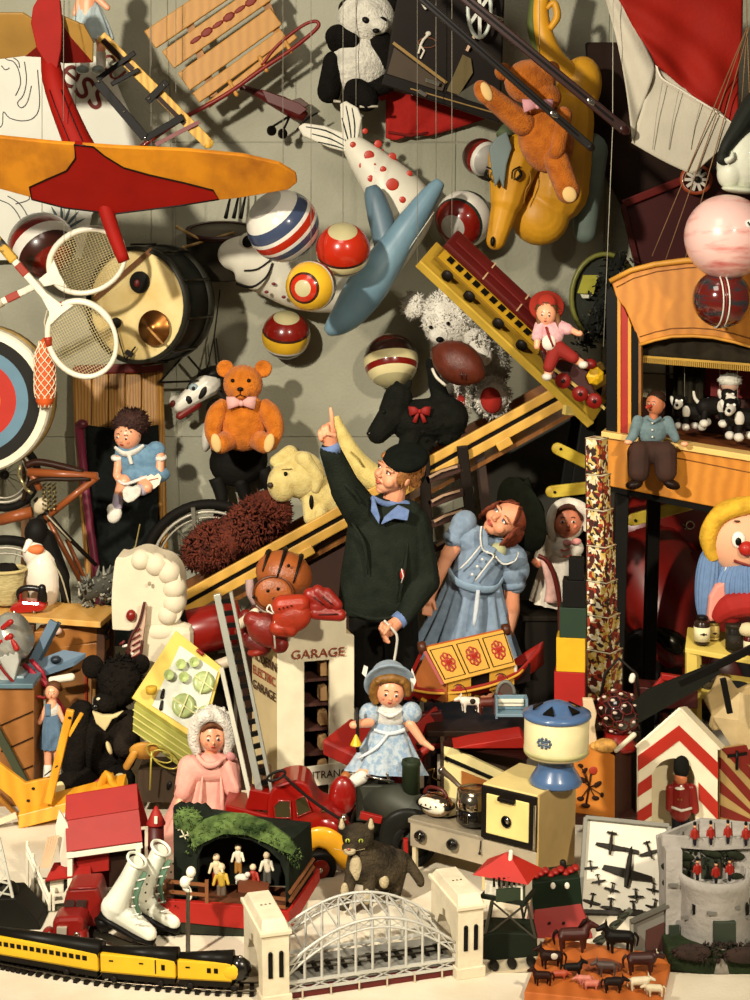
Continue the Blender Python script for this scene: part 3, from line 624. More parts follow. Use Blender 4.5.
for a,b in (((424,452),(436,740)),((462,446),(498,740))): t.part('stile',M().beam((a[0],a[1],0),(b[0],b[1],0),11,8,(0,0,1)),mt('1e1712',.5),bev=1)
for k in range(7):
    y=474+k*22+(k % 2)*2;x=426+k*2.4
    t.part('tread',M().beam((x,y+6,2),(x+36,y-7,2),8,12,(0,0,1)),mt('3a1f14',.5),bev=.6);t.part('tread_edge',M().beam((x+3,y+2,-8),(x+14,y-4,-8),2.4,2,(0,0,1)).beam((x+14,y-4,-8),(x+31,y-9,-8),2.2,2,(0,0,1)),mt('b08f72',.5))

# cream dog on the slide
t=T('plush_dog','cream plush dog with drooping ear sitting on the slide','soft toy',320,522,6.47)
cr=plush('d8c684','c2ad6a',170,.6)
h=t.part('head',M().ell((301,474,-4),(24,24,20)).ell((283,481,-14),(15,19,14)).cap((276,460,-8),(290,452,-6),6,8),cr,rem=1,smo=4)
t.part('ear',M().cap((304,458,-14),(318,476,-16),9,7).cap((318,476,-16),(316,486,-16),7,5),cr,h,rem=1,smo=3)
t.part('nose',M().ell((272,481,-26),(3,3,2.4)),mt('3a2a16'),h);t.part('eye',M().ell((287,470,-25),(2,2.4,1.6)),BLACK,h);t.part('brow',M().tube([(283,466,-23),(293,465,-24)],.5,5),mt('8d7840'),h)
t.part('body',M().cap((314,490,0),(334,508,4),18,20).cap((310,500,-10),(310,516,-14),8,6).cap((322,510,-14),(321,518,-18),8,7).ell((341,496,4),(14,26,14),(0,0,-30)),cr,rem=1.1,smo=4)
t.part('collar',M().tube([(296+9*cos(a)+14,476+20*sin(a),2+16*sin(a+1.5)) for a in [k*PI/8 for k in range(-3,6)]],1.4,6),mt('5c3c20'));t.part('belly_patch',M().ell((312,500,-17),(2.4,8,2)),BLACK)
t=T('shaggy_plush','dark brown shaggy long haired soft toy lying across the lower slide','soft toy',240,565,6.47)
t.part('fleece',M().cap((208,552,0),(262,516,4),19,20).ell((268,512,2),(24,22,18)).ell((206,556,0),(20,16,16)).hair((212,546,0),(30,22,20),1000,7,2.2,5,1.3,(0,0,-30),drop=.3).hair((256,522,0),(36,24,22),1300,7,2.2,6,1.3,(0,0,-30),drop=.3),mt('6a2c18',.9,.3,40,c2='43180c'))
t=T('pale_plush','pale yellow soft toy with long neck standing behind the raised hand of the boy','soft toy',362,480,6.46)
t.part('neck',M().tube(spl([(336,416,0),(340,430,0),(349,450,0),(362,468,0),(384,486,2)],5),[3,6,9,11,13,15],14).ell((385,484,2),(18,12,12)),plush('d9c67c','c6b068',160,.5),rem=1.1,smo=4)
t.part('tie',M().tube([(351,450,-12),(358,456,-14),(364,465,-14)],.8,5),mt('a08a44'))

# white teddy and football
t=T('fluffy_bear','white fluffy teddy bear with red foot pads sitting at the top of the slide','soft toy',470,415,6.66)
wf=plush('f2eee2','d9d4c6',130,1.0);rl=mt('b0281a',.9)
h=t.part('head',M().ell((449,320,0),(27,29,22)).ell((441,334,-14),(13,10,9)).hair((449,318,0),(26,28,21),700,5,1.7,8,.8).ell((414,306,4),(12,13,8)).hair((414,306,4),(11,12,7),160,6,1.6,9,.8),wf)
t.part('eye',M().ell((447,322,-23),2,None,8,6),BLACK,h);t.part('eye',M().ell((430,326,-19),2,None,8,6),BLACK,h);t.part('nose',M().ell((439,338,-23),(4,3,3)),BLACK,h)
t.part('torso',M().ell((472,360,4),(38,42,20)).hair((472,360,4),(37,41,19),700,6,1.8,10,.8),plush('aaa79a','8a877c'))
t.part('arm',M().cap((474,338,-14),(481,354,-24),11,10).hair((477,346,-19),(12,16,12),160,5,1.5,11,.8),wf)
for x,y,rx,ryy,rot in ((491,396,17,20,15),(459,402,10,17,-20)):
    l=t.part('leg',M().cap((x-4,y-18,6),(x,y,-16),13,rx).hair((x,y,-18),(rx,ryy,8),240,6,1.6,12,.8),wf);t.part('foot_pad',M().ell((x-2,y+1,-16-rx*.8),(rx*.62,ryy*.66,5),(0,0,-rot)),rl,l)
t=T('football','dark brown leather football held by the white teddy bear','ball',457,388,6.36)
fb=mt('5c2414',.4,.2,25,.3,200,spec=.5)
t.part('bladder',M().lathe((458,363,0),[(1,-31),(8,-27),(15,-20),(20,-10),(21.5,0),(20,10),(15,20),(8,27),(1,31)],(.82,.45,-.35),24),fb)
t.part('lacing',M().tube([(458,372,-21),(466,374,-20)],1,5).tube([(460,369,-21.5),(461,377,-19.5)],1,5).tube([(464,371,-21),(465,378,-19)],1,5),mt('3c140c'))
t.part('side_strap',M().tube(spl([(432,368,-8),(436,376,-14),(445,384,-14)],3),1.6,6),mt('d8d2c2'))
# scottie
t=T('plush_terrier','black plush terrier dog with a red bow standing on the slide','soft toy',425,450,6.45)
bkp=plush('191a15','12130f',180,.7)
h=t.part('head',M().cap((398,398,0),(394,412,-2),15,16).cap((392,416,-4),(378,432,-8),15,11).cap((393,396,2),(397,384,4),6,3).cap((404,394,2),(410,382,4),6,2.5),bkp,rem=1.1,smo=2)
t.part('eye',M().ell((384,410,-17),1.6,None,8,6),mt('0c0b0a',.2),h);t.part('nose',M().ell((370,432,-12),(3.6,3,3)),mt('0c0b0a',.3),h)
t.part('body',M().cap((408,420,2),(448,418,6),20,21).cap((412,430,-4),(406,452,-6),11,10).cap((426,432,4),(424,446,2),12,10).cap((450,426,6),(448,434,4),17,13).cap((442,402,8),(436,384,10),10,8).cap((436,384,10),(430,364,12),7,4.5).hair((428,424,4),(38,22,20),260,6,1.6,14,.9,drop=.5),bkp,rem=1.3,smo=2)
bow(t,419,409,-20,17,mt('a8201a',.7))
# ---------- upper right: carriage, skis, horse, kite, trolley ----------
dk=mt('1a130e',.5,.2,6);gold=mt('8a6a2a',.5,.1)
t=T('doll_carriage','dark doll carriage with gold trim and white spoked wheel at the top edge','doll carriage',440,140,6.64)
t.part('body',M().prism([(402,-30),(505,-30),(500,117),(488,117),(384,84),(390,40)],-10,12),dk,bev=2)
t.part('gold_trim',M().beam((393,44,-11),(446,84,-11),3,2,(0,0,1)),gold)
t.part('sill',M().beam((383,80,-13),(500,118,-13),12,6,(0,0,1)),mt('17120e',.4),bev=1)
t.part('side_panel',M().prism([(394,49),(444,86),(442,92),(386,78)],-13,-10),mt('38280e',.6))
t.part('wedge_panel',M().prism([(462,56),(470,60),(472,74),(458,96),(446,92)],-14,-9),mt('5b4c20',.6));t.part('wedge_panel',M().prism([(474,84),(490,92),(496,114),(456,96)],-13,-9),mt('4a4838',.7))
t.part('gold_line',M().beam((410,90,-17),(500,116,-17),1.2,1,(0,0,1)),gold)
for x,y,l in ((432,83,14),(422,94,8)): t.part('carriage_glint',M().beam((x-l/2,y-2,-18),(x+l/2,y+3,-18),4,1.5,(0,0,1)),CHROME,bev=.5)  # bright slivers modelled as glints on the dark carriage
t.part('emblem',M().tube([(428,36,-12),(423,41,-12),(420,47,-12)],1.6,6).tube([(420,47,-12),(424,52,-12),(420,60,-12)],1.3,6).tube([(420,47,-12),(418,55,-12)],1.2,6).ell((428,35,-12),(3,2.5,2)),mt('cfc8b6',.5),rem=.5)
t.part('emblem_ring',M().tube([(427+9*cos(k*PI/8),44+5*sin(k*PI/8),-11) for k in range(16)],.6,5,True),mt('6a3a22'))
w_=t.part('wheel',M().tube([(477.5+11.5*cos(k*PI/16),14+27*sin(k*PI/16),-30+3*cos(k*PI/16)) for k in range(32)],(1.8,2.2),8,True),paint('c8d0c4',.4))
for k in range(6):
    a=k*PI/3+.5;t.part('spoke',M().beam((477.5,14,-30),(477.5+11*cos(a),14+26*sin(a),-30+3*cos(a)),3.4,2,(0,0,1)),paint('d8d8cc',.4),w_)
t.part('hub',M().tube([(476,14,-34),(500,25,-38)],1.6,8),CHROME);t.part('axle',M().tube([(477,14,-30),(477,14,4)],2,8),DARKM)
t.part('fork',M().beam((474,36,-20),(466,52,-14),3,3),mt('c9a88c',.5));t.part('handle',M().beam((418,-6,-16),(428,10,-14),8,4,(0,0,1)),paint('d8d2c2'),bev=1)
t=T('red_felt','red felt pennant hanging on the wall below the dark doll carriage','pennant',415,140,6.95)
t.part('cloth',M().grid(lambda u,v: (lerp(387,lerp(500,436,v),u)-1,lerp(88+u*24,138-8*max(0,u-.3),v**.8)+2*sin(u*9),1.5*sin(u*14)),18,10),mt('b81f12',.9,.1,30,.2,200),sol=2)
t.part('fold',M().tube([(388,132,-2),(410,136,-3),(428,133,-2)],1.5,6),mt('8a160e',.9));t.part('corner',M().prism([(375,92),(383,86),(389,98),(381,101)],-2,2),mt('b81f12',.9))
for nm,a,b,wd,col,z0,z1 in (('ski',(388,-30),(588,148),8,'120b08',-6,-20),('ski',(440,-20),(618,132),10,'2e0f09',-14,-40)):
    dark=wd == 8
    t=T('ski','long dark ski crossing in front of the doll carriage' if dark else 'long red brown ski running from white wheel towards the yellow horse','ski',*b,6.15,'brown skis')
    A=Vector((a[0],a[1],z0));B=Vector((b[0],b[1],z1));d_=(B-A).normalized()
    t.part('runner',M().beam(A,B,wd,4,(0,0,1)).add([B+Vector((0,0,0))],[]),mt(col,.3,.2,8,spec=.6),bev=1.2)
    t.part('groove',M().beam(A+Vector((0,0,-2.6)),A.lerp(B,.94)+Vector((0,0,-2.6)),wd*.22,1,(0,0,1)),mt('0e0a08',.4))
    f_=A.lerp(B,.82);t.part('tip',M().ell(B,(wd*.5,wd*.62,2.2),(0,0,-45)),mt(col,.3));t.part('toe_plate',M().ell(f_+Vector((0,0,-3)),(5,3,1.2),(0,0,40)),CHROME)

# inflatable horse
yh=mt('d59b22',.5,.16,4,.1,80,spec=.4,c2='b37d18');gy=mt('6d7c7a',.7,.1)
t=T('inflatable_horse','yellow inflatable horse with grey forelock and closed eyes, head hanging down','inflatable toy',545,250,6.6)
t.part('body',M().ell((556,172,8),(36,56,30),(0,0,12)).ell((540,216,0),(30,30,24)).ell((580,88,12),(23,34,22),(0,0,14)).cap((566,120,10),(556,190,6),30,34),yh,rem=1.4,smo=5)
h=t.part('head',M().cap((513,160,-16),(505,200,-24),27,17).cap((505,200,-24),(494,240,-26),15,10).cap((520,146,-8),(544,160,-2),16,22),yh,rem=1.2,smo=4)
t.part('forelock',M().prism([(493,140),(503,134),(508,150),(503,166),(500,190),(496,180),(492,188),(488,170),(486,150)],-48,-40),gy,h,bev=1.5);t.part('mane',M().tube(spl([(500,138,-30),(512,128,-14),(526,130,-2),(548,138,4)],4),[7,9,8,4],10),mt('4e5a3e',.8),h)
for sg,x in ((1,513),(-1,487)):
    t.part('eyelid',M().tube(spl([(x-5*sg,180,-46+(8 if sg < 0 else 0)),(x-4*sg,172,-46+(8 if sg < 0 else 0)),(x+3*sg,168,-44+(8 if sg < 0 else 0))],4),.9,5),BLACK,h);t.part('lashes',M().tube(spl([(x-1*sg,181,-45+(8 if sg < 0 else 0)),(x+4*sg,176,-44+(8 if sg < 0 else 0)),(x+2*sg,171,-45+(8 if sg < 0 else 0))],3),1.6,5),BLACK,h)
t.part('nostril',M().ell((490,241,-37),(2.4,5,2),(0,0,6)),BLACK,h);t.part('cheek_line',M().tube(spl([(526,172,-38),(527,182,-38),(522,192,-38),(521,204,-34)],4),.6,5),mt('9a6a18'),h)
t.part('ear',M().cap((538,146,-10),(562,152,-14),8,4),yh,h)
t.part('tail',M().tube(spl([(574,78,8),(556,62,2),(544,38,0),(540,10,0),(546,-24,0)],5),[14,12,11,9,9],14),yh,sub=1);t.part('tail_edge',M().tube(spl([(558,72,6),(542,56,2),(533,30,0),(534,4,0),(540,-24,0)],5),[3,5,6,5,4],8),mt('55602c',.7))
t.part('tail_curl',M().tube(spl([(549,30,-8),(556,18,-10),(553,4,-10),(546,10,-9)],4),[3,4,3.5,2],8),yh)
t.part('leg',M().cap((592,150,20),(588,232,24),19,12),mt('65736a',.6))
ob=plush('bd6a1e','9a5014',150,.9)
t=T('reclining_bear','orange plush bear with a pink bow lying over the yellow horse','soft toy',540,206,6.28)
h=t.part('head',M().ell((530,82,0),(26,23,19)).ell((545,98,-6),(16,14,14)),ob,rem=1.1,smo=4);t.part('ear',M().lathe((503,72,-4),[(8,4),(9,0),(7,-3),(.1,-1)],(-.4,-.2,1),16),ob,h);t.part('ear',M().lathe((551,70,-2),[(8,4),(9,0),(7,-3),(.1,-1)],(.3,-.4,1),16),ob,h)
t.part('torso',M().ell((546,138,0),(28,36,20),(0,0,-12)),ob)
l=t.part('leg',M().cap((522,124,-10),(486,96,-20),13,10).ell((482,94,-22),(9,13,8),(0,0,-28)),ob,rem=1,smo=3);t.part('foot_pad',M().ell((484.5,94,-29),(5,10,2.5),(0,0,-24)),padm,l)
l=t.part('leg',M().cap((554,158,-12),(566,192,-18),13,12),ob);t.part('foot_pad',M().ell((566,195,-29),(7,8,2.5),(0,0,-20)),padm,l)
t.part('arm',M().cap((562,116,-10),(556,148,-20),9,8).cap((556,148,-20),(553,154,-22),8,7),ob)
bow(t,535,108,-26,24,mt('d79aa0',.7),tails=False,name='bow')
hang(t,540,72,4)
# kite and wagon
t=T('wall_wagon','dark red wagon with white spoked wheel hung on the wall behind the kite','wagon',680,300,6.78)
dr=mt('470e0b',.5,.2,5)
t.part('tub',M().prism([(624,206),(700,176),(800,150),(820,290),(646,300)],-4,26),dr,bev=2)
t.part('rim',M().beam((622,204,-6),(700,173,-6),8,6,(0,0,1)),paint('6a1a14'),bev=1);t.part('rim',M().beam((622,204,-6),(644,300,-6),5,6,(0,0,1)),paint('4a100c'))
t.part('underside',M().prism([(590,40),(720,40),(760,150),(690,182),(626,204),(596,150)],20,36),mt('251710',.6))
w_=t.part('wheel',M().lathe((693,180,-16),[(13,-3),(16,-3),(16,3),(13,3),(13,-3)],(.25,.1,1),28,sq=(1,.95)),paint('96401e'))
t.part('wheel_disc',M().lathe((693,180,-15),[(12.6,-1),(12.6,1)],(.25,.1,1),24),paint('3c120e'),w_)
for k in range(10): a=2*PI*k/10;t.part('spoke',M().beam((693,180,-18),(693+12*cos(a),180+11.6*sin(a),-18),3,1.6,(0,0,1)),paint('d5cfc0'),w_)
t.part('hub',M().ell((693,180,-21),(3.4,3.4,3)),DARKM,w_)
t=T('kite','large red and white cloth kite with creases hanging in the upper right corner','kite',665,178,6.1)
def kr(u,v):
    a=Vector((602,-30,0)).lerp(Vector((730,-30,0)),u);b=Vector((652,62,-6)).lerp(Vector((742,86,-10)),u);c=Vector((672,88,-10)).lerp(Vector((732,128,-12)),u)
    p=a.lerp(b,v/.75) if v < .75 else b.lerp(c,(v-.75)/.25);p.z += 3.5*sin(u*13+v*6)*sin(PI*min(1,v*1.2))+2*sin(v*17-u*9);return p
def kr2(u,v):
    top=[(601,-30),(652,63),(660,80),(680,90),(732,129)]
    L=[Vector((602,-30,0)).lerp(Vector((655,66,-4)),v),Vector((745,-30,0)).lerp(Vector((734,128,-12)),v)]
    p=L[0].lerp(L[1],u**(1-.25*v));e=sin(PI*u)*v;p.y += 2*e;p.z += 5*sin(u*11+v*5)*v*(1-u*.5)+2.5*sin(v*13-u*7);return p
t.part('red_panel',M().grid(kr2,40,30),mt('a8200f',.75,.12,6,.15,60,spec=.2),sol=1.2)
def kw(u,v):
    a=Vector((655,66,-4)).lerp(Vector((734,128,-12)),u);b=Vector((630,143,-8)).lerp(Vector((690,175,-14)),u/.7) if u < .7 else Vector((690,175,-14)).lerp(Vector((724,144,-16)),(u-.7)/.3)
    p=a.lerp(b,v);p.y += -2*sin(PI*u)*(1-v)+1.4*sin(u*22)*(1-v)+2*sin(PI*u/.7)*v*(u < .7);p.z += 2*sin(u*5+v*3);return p
def kw2(u,v):
    a=Vector((600,-30,2)).lerp(Vector((655,66,-4)),u);b=Vector((605,-10,10)).lerp(Vector((630,143,-8)),u)
    p=a.lerp(b,v);p.x += (4-8*v)*sin(PI*u);p.x += 9*sin(PI*u)*v;p.z += 5*sin(v*8+u*3)*u;return p
wt=mt('c2bba8',.8,.08,8,.15,90,spec=.2)
t.part('white_panel',M().grid(kw,28,20),wt,sol=1.2);t.part('white_panel',M().grid(kw2,24,14),wt,sol=1.2)
t.part('seam',M().tube(spl([(655,66,-7),(660,79,-10),(674,88,-12),(690,98,-13),(712,112,-15),(734,128,-14)],4),1.1,6),mt('e6dfcc',.8))
for x in (652,668,690): t.part('stitch_line',M().tube([(x+8,84+(x-652)*.5,-14),(x+2,116+(x-652)*.3,-14),(x-2,150,-15)],.35,4),mt('9a927e'))
for a,b in (((742,30),(662,264)),((742,30),(650,256)),((742,30),(738,118)),((744,30),(682,262)),((742,30),(748,130)),((742,30),(743,-30))): t.part('line',M().tube([(a[0],a[1],-22),(b[0],b[1],-12)],.55,5),mt('8d6a48',.7))
t.part('line',M().tube([(611,-30,-14),(610,130,-18),(601,345,-18)],.4,5),mt('b7b29e',.7))

# trolley on its track, doll on cart
t=T('trolley','toy trolley car with dark red roof and yellow windowed sides, hanging diagonally','toy trolley',545,372,6.12)
u=Vector((.73,.683,0));v=Vector((.48,-.513,.712));w3=u.cross(v);v.normalize();w3.normalize();O=Vector((452,242,0))
q=lambda a,b,c_: O+u*a+v*b+w3*c_
def bx(m,a0,a1,b0,b1,c0,c1):
    vs=[q(a,b,c_) for c_ in (c0,c1) for a,b in ((a0,b0),(a1,b0),(a1,b1),(a0,b1))]
    return m.add(vs,[(3,2,1,0),(4,5,6,7),(0,1,5,4),(1,2,6,5),(2,3,7,6),(3,0,4,7)],False)
t.part('body',bx(M(),0,138,-12,12,-17,-2),mt('c69a22',.5,.15,6));t.part('roof',bx(M(),-4,142,-14,14,-2,6),mt('641410',.45,.12,8),bev=2)
t.part('skirt_board',bx(M(),-2,140,-14,14,-22,-17),mt('8a6a18',.5),bev=.6)
for k in range(11): t.part('window',bx(M(),8+k*11.6,15+k*11.6,-13,-11.5,-11,-4),BLACK)
for a in (46,92): t.part('roof_cord',bx(M(),a,a+1.4,-14.5,14.5,5,7),mt('c7a27a',.6))
t.part('roof_ridge',bx(M(),2,136,-4,4,6,8),mt('6d1713',.45),bev=1);t.part('end_door',bx(M(),138,140,-7,7,-22,-4),paint('7a1a12'))
for a in (20,50,90,122):
    t.part('wheel',M().lathe(q(a,-15,-24),[(6,-2),(6,2)],v,14),DARKM)
hang(t,452,240,2,r=.4)
t=T('track_plank','narrow yellow track plank with raised edge running under the hanging trolley','track',612,412,6.12)
t.part('plank',bx(M(),-10,228,-21,18,-36,-31),mt('b08c2c',.5,.15,5),bev=.8);t.part('edge',bx(M(),-10,228,-23,-20,-38,-28),mt('c9a63c',.5),bev=.6)
t.part('end_block',M().beam(q(196,-23,-36)+Vector((-2,4,-3)),q(226,0,-36),10,6,(0,0,1)),mt('d6bf6c',.5),bev=.8)
hang(t,q(-8,-21,-38).x,q(-8,-21,-38).y,q(-8,-21,-38).z,r=.3)
dr2=paint('7a1812',.4)
t=T('pull_cart','dark red horse shaped pull cart with red wheels at the lower end of the track','pull toy',575,400,6.0)
t.part('body',M().prism([(540,350),(556,346),(578,352),(588,366),(590,380),(598,398),(580,396),(548,376)],-4,16),mt('3b1410',.5),bev=2)
t.part('neck',M().cap((582,372,4),(594,376,2),7,5),mt('2a1a14',.6));t.part('seat',M().ell((556,352,2),(18,9,12),(0,0,25)),dr2)
for x,y in ((562,380),(579,393),(593,400)): w_=t.part('wheel',M().lathe((x,y,-8),[(7.5,-2),(8,0),(7.5,2)],(.2,0,1),18),paint('8a1a14'));t.part('hub',M().ell((x,y,-11),2,None,8,6),DARKM,w_)
t.part('rocker',M().beam((545,362,-6),(604,408,-6),3,3,(0,0,1)),mt('b59a50',.6))
f_=t.part('flower',M().lathe((595,376,-10),[(2,2),(8,-1),(9.5,-3),(6,-2),(1,-1)],(.2,.1,-1),7,smooth=False),paint('d9ab1c'));t.part('flower_eye',M().ell((596,377,-8.5),(3.4,3.4,2)),BROWN,f_);t.part('plume',M().ell((589,364,-6),(7,6,5)),paint('8c1a18'))
t=T('doll','small doll with red hat, pink blouse and red trousers riding the pull cart','doll',560,380,5.92)
t.part('body',M().ell((546,314,0),(10,12,10)).cap((546,322,0),(549,330,0),5,6).cap((550,334,2),(556,352,2),10,9).cap((564,326,-2),(577,333,-6),4,3).cap((538,328,-2),(536,346,-8),4,3).cap((556,352,0),(547,374,-6),6,4).cap((560,352,0),(580,362,-6),6,4).ell((579,333,-7),3),DSKIN,rem=.7,smo=2)
face(t,(546,314,0),(10,12,10),(-.15,.12,-1),(.1,-1,0),cheeks=False)
h=t.part('hair',M().ell((547,309,4),(11.5,10,10)).hair((547,312,3),(10.5,10,9),160,5,1.8,21,.6,lim=lambda d: d.z > -.4 or d.y < -.5),mt('5a3a1c',.6));
for x in (538,557): t.part('braid',M().tube([(x,314,0),(x+1,322,-3),(x,331,-5)],[2.6,3,2],8),mt('6a4420',.6))
t.part('hat',M().lathe((547,304,4),[(7,-7),(9.5,-3),(10,1),(17,4),(18,6),(10,5),(7,4)],(.08,.5,.86),26),paint('b3331d',.8,0))
t.part('blouse',M().ell((551,334,0),(13,13,9)).cap((560,326,-1),(567,329,-3),6,6).cap((540,326,-1),(537,336,-4),6,6),cloth('dcaeb0','c98f98'),rem=.8,smo=2);t.part('apron',M().ell((548,342,-8),(7,8,3)),cloth('e6dccf'))
t.part('trousers',M().cap((556,348,-2),(548,366,-8),8,6).cap((558,348,-2),(572,357,-8),8,6),paint('9a2418',.8,0),rem=.8,smo=2)
for x,y in ((546,376),(582,364)): t.part('boot',M().ell((x,y,-9),(5,4,5)),paint('d8cfc2'))
t.part('strap',M().tube([(545,326,-9),(548,336,-11),(552,346,-10)],1.2,6),paint('9a2418',.8,0))
# green hoop with tinsel
t=T('hoop_toy','olive green hoop with yellow card and dark glittering tinsel beside the theatre','hoop',598,350,6.7)
t.part('hoop',M().tube([(606+34*cos(R(a)),298+44*sin(R(a)),4) for a in range(0,360,12)],2.6,8,True),mt('6c6c2c',.4))
t.part('disc',M().lathe((606,298,10),[(33,-2),(33,2)],(0,0,1),28,sq=(1,1.3)),mt('2e3029',.7));t.part('card',M().prism([(583,275),(598,275),(593,294),(577,293)],-3,0),paint('9a962c',.6));t.part('card_edge',M().prism([(580,294),(592,295),(588,298),(582,298)],-4,-1),paint('c9c7b0'))
t=T('tinsel','dark tinsel garland with silvery glints hanging beside the yellow theatre','garland',592,350,6.6)
rg_=random.Random(4);m=M()
for k in range(300):
    q_=rg_.random();x=lerp(622,585,q_)+rg_.gauss(0,7);y=lerp(258,345,q_)+rg_.gauss(0,6);z=rg_.gauss(0,5);a=rg_.random()*6.28
    m.mat(1 if rg_.random() < .16 else 0).box((x,y,z),(6,2.2,.5),(rg_.random()*180,rg_.random()*180,rg_.random()*180))
t.part('strands',m,[mt('20221d',.5),CHROME],kind='stuff');t.part('core',M().tube([(622,254,2),(604,296,2),(586,345,2)],6,8),mt('1a1b17',.8))
# penguin and balls at the right edge
t=T('plush_penguin','black and white penguin figure standing on the pink marbled ball','soft toy',735,192,5.7)
t.part('body',M().ell((745,160,0),(27,34,22),(0,0,25)).ell((730,172,-6),(14,18,14),(0,0,15)),paint('d6d8c4',.5),rem=1.2,smo=3)
t.part('back',M().tube(spl([(718,160,-14),(722,148,-16),(734,132,-12),(752,108,-4),(775,90,0)],4),[4,6,9,13,16],12).ell((720,160,-16),(7,6,5)),mt('22241f',.6),rem=1,smo=2);t.part('beak',M().tube(spl([(722,162,-20),(727,158,-24),(727,152,-22)],3),[3.6,2.4,1],8),paint('cdd0c0'))
t.part('foot',M().ell((736,190,-12),(17,4,10),(0,0,6)),paint('c8ccb4',.5))
hang(t,752,108,-4,r=.4)
t=T('toy_ball','large pink and white marbled ball at the right edge under the penguin','ball',727,279,5.58,'hanging balls')
t.part('ball',M().ell((727,237,0),(42.5,42.5,42.5),(70,20,0),40,24),mt('e6bcb4',.3,.3,5,spec=.4,coat=.4,c2='c4544c',th=(.3,.5),stretch=(1.2,1.2,5)))
t.part('valve',M().ell((741,224,-38),(5,5,3)),paint('ded6d0'));t.part('valve_mark',M().tube([(738,222,-41.5),(741,226,-42),(744,222,-41.5)],1,5),BLACK)
t=T('toy_ball','dark glossy ball with thin white band hanging below the pink marbled ball','ball',722,328,5.6,'hanging balls')
t.part('ball',M().ell((722,299,0),(29.5,28.5,29),(90,0,0),36,20),mt('2a2c30',.12,.3,12,spec=.7,coat=.6,c2='6a1c16',th=(.5,.62),stretch=(1,1,3)))
for dx in (-3,0,3): t.part('band',M().tube([(717+dx+3.5*cos(a),299+28.6*sin(a),-29*cos(a)) for a in [R(k*6-90) for k in range(31)]],.8 if dx else 1,5),paint('d9d4c6' if dx else '8a2a22'))
# ---------- puppet theatre, pedal car, clown, chemistry table ----------
yo=wood('c98328','b87420',2.2,(3,3,5),.45);yo2=paint('cf9234',.5,0);sk=-.32
t=T('puppet_theatre','big yellow wooden puppet theatre with red and black striped column on dark legs','puppet theatre',680,500,5.95)
fr=((605,0,0),(1,0,sk),(0,1,0),(-sk,0,1));X=lambda x: x-605
Q=lambda x,y,z=0: (x+z*.32,y,(x-605)*sk+z)
arch=[(X(638),343)]+[(X(x),y) for x,y in ((652,338),(668,334),(688,333),(706,334),(726,338),(750,345),(780,356),(800,364))]
front=[(X(611),281),(X(630),270),(X(652),264),(X(680),260),(X(715),258),(X(760),258),(X(810),262),(X(810),370)]+arch[::-1]+[(X(630),322),(X(624),308),(X(616),298)]
t.part('proscenium',M().prism(front,0,7,fr=fr),yo,bev=1)
t.part('cornice',M().tube([Q(*p,-2) for p in ((610,281),(630,270),(652,264),(680,260),(715,258),(760,258),(810,262))],(2.5,3.5),8,flat=(0,1,0)),yo2)
t.part('arch_trim',M().tube([Q(p[0]+605,p[1]+1,-1) for p in arch],1.6,6),yo2)
for k in (8,): t.part('pinstripe',M().tube([Q(p[0]+605,p[1]-7,-.6) for p in arch],.5,5),mt('7d4a14'))
t.part('pinstripe',M().tube([Q(*p,-.6) for p in ((616,287),(632,278),(654,271),(682,267),(715,265),(760,265))],.5,5),mt('7d4a14'))
t.part('side_column',M().prism([(X(606),292),(X(611),286),(X(617),298),(X(618),432),(X(606),432)],0,9,fr=fr),BLACK,bev=.5)
t.part('column_edge',M().prism([(X(617),297),(X(620),303),(X(620),432),(X(617),432)],-1.5,9,fr=fr),yo2)
t.part('red_stripe',M().prism([(X(620),303),(X(624),310),(X(627),318),(X(628),335),(X(627),432),(X(619),432)],0,9,fr=fr),paint('b5281a',.5,0))
t.part('column_edge',M().prism([(X(627),316),(X(630),325),(X(630),432),(X(627),432)],-1.5,9,fr=fr),yo2)
t.part('black_stripe',M().prism([(X(630),326),(X(635),332),(X(638),343),(X(638),432),(X(630),432)],0,9,fr=fr),BLACK)
t.part('column_edge',M().prism([(X(637),340),(X(639.5),344),(X(639.5),432),(X(637),432)],-1.5,9,fr=fr),mt('8d5a1e'))
t.part('apron',M().prism([(X(604),434),(X(810),462),(X(810),516),(X(604),484)],-6,4,fr=fr),yo,bev=1)
t.part('ledge',M().prism([(X(603),430),(X(810),456),(X(810),462),(X(603),436)],-10,16,fr=fr),paint('e8bf70',.5,0),bev=.8)
t.part('pinstripe',M().tube([Q(664,452,-6.6),Q(810,476,-6.6)],.5,5),mt('7d4a14'));t.part('plinth',M().prism([(X(606),484),(X(810),516),(X(810),524),(X(606),490)],-4,80,fr=fr),BLACK)
t.part('stage_floor',M().prism([(X(636),434),(X(810),458),(X(810),462),(X(636),438)],10,100,fr=fr),mt('7c4420',.4,.25,4,c2='4c2612',stretch=(1,6,1)))
t.part('valance',M().grid(lambda u,v: Q(lerp(636,810,u),lerp(334+0*u,lerp(357,367,u),v)+(0),14+1.5*sin(u*60)),80,4),mt('2c261c',.9,.2,20),sol=1)
m=M()
for k in range(90): x=638+k*1.9;y=lerp(356,366,(x-636)/174);m.box(Q(x,y+3,12),(1.2,7,1.2))
t.part('fringe',m.box(Q(722,361,12),(172,2.4,2),(0,17.7,3)),mt('b08a38',.8),kind='stuff')
t.part('backdrop',M().prism([(X(600),320),(X(810),320),(X(810),470),(X(600),440)],98,102,fr=fr),mt('3a1a12',.8,.2,4))
t.part('painted_window',M().prism([(X(612),350),(X(650),350),(X(650),410),(X(612),404)],94,97,fr=fr),mt('b5b093',.8,.2,6));t.part('window_bar',M().prism([(X(600),380),(X(660),381),(X(660),382.5),(X(600),381.5)],92,94,fr=fr),mt('6a6650'))
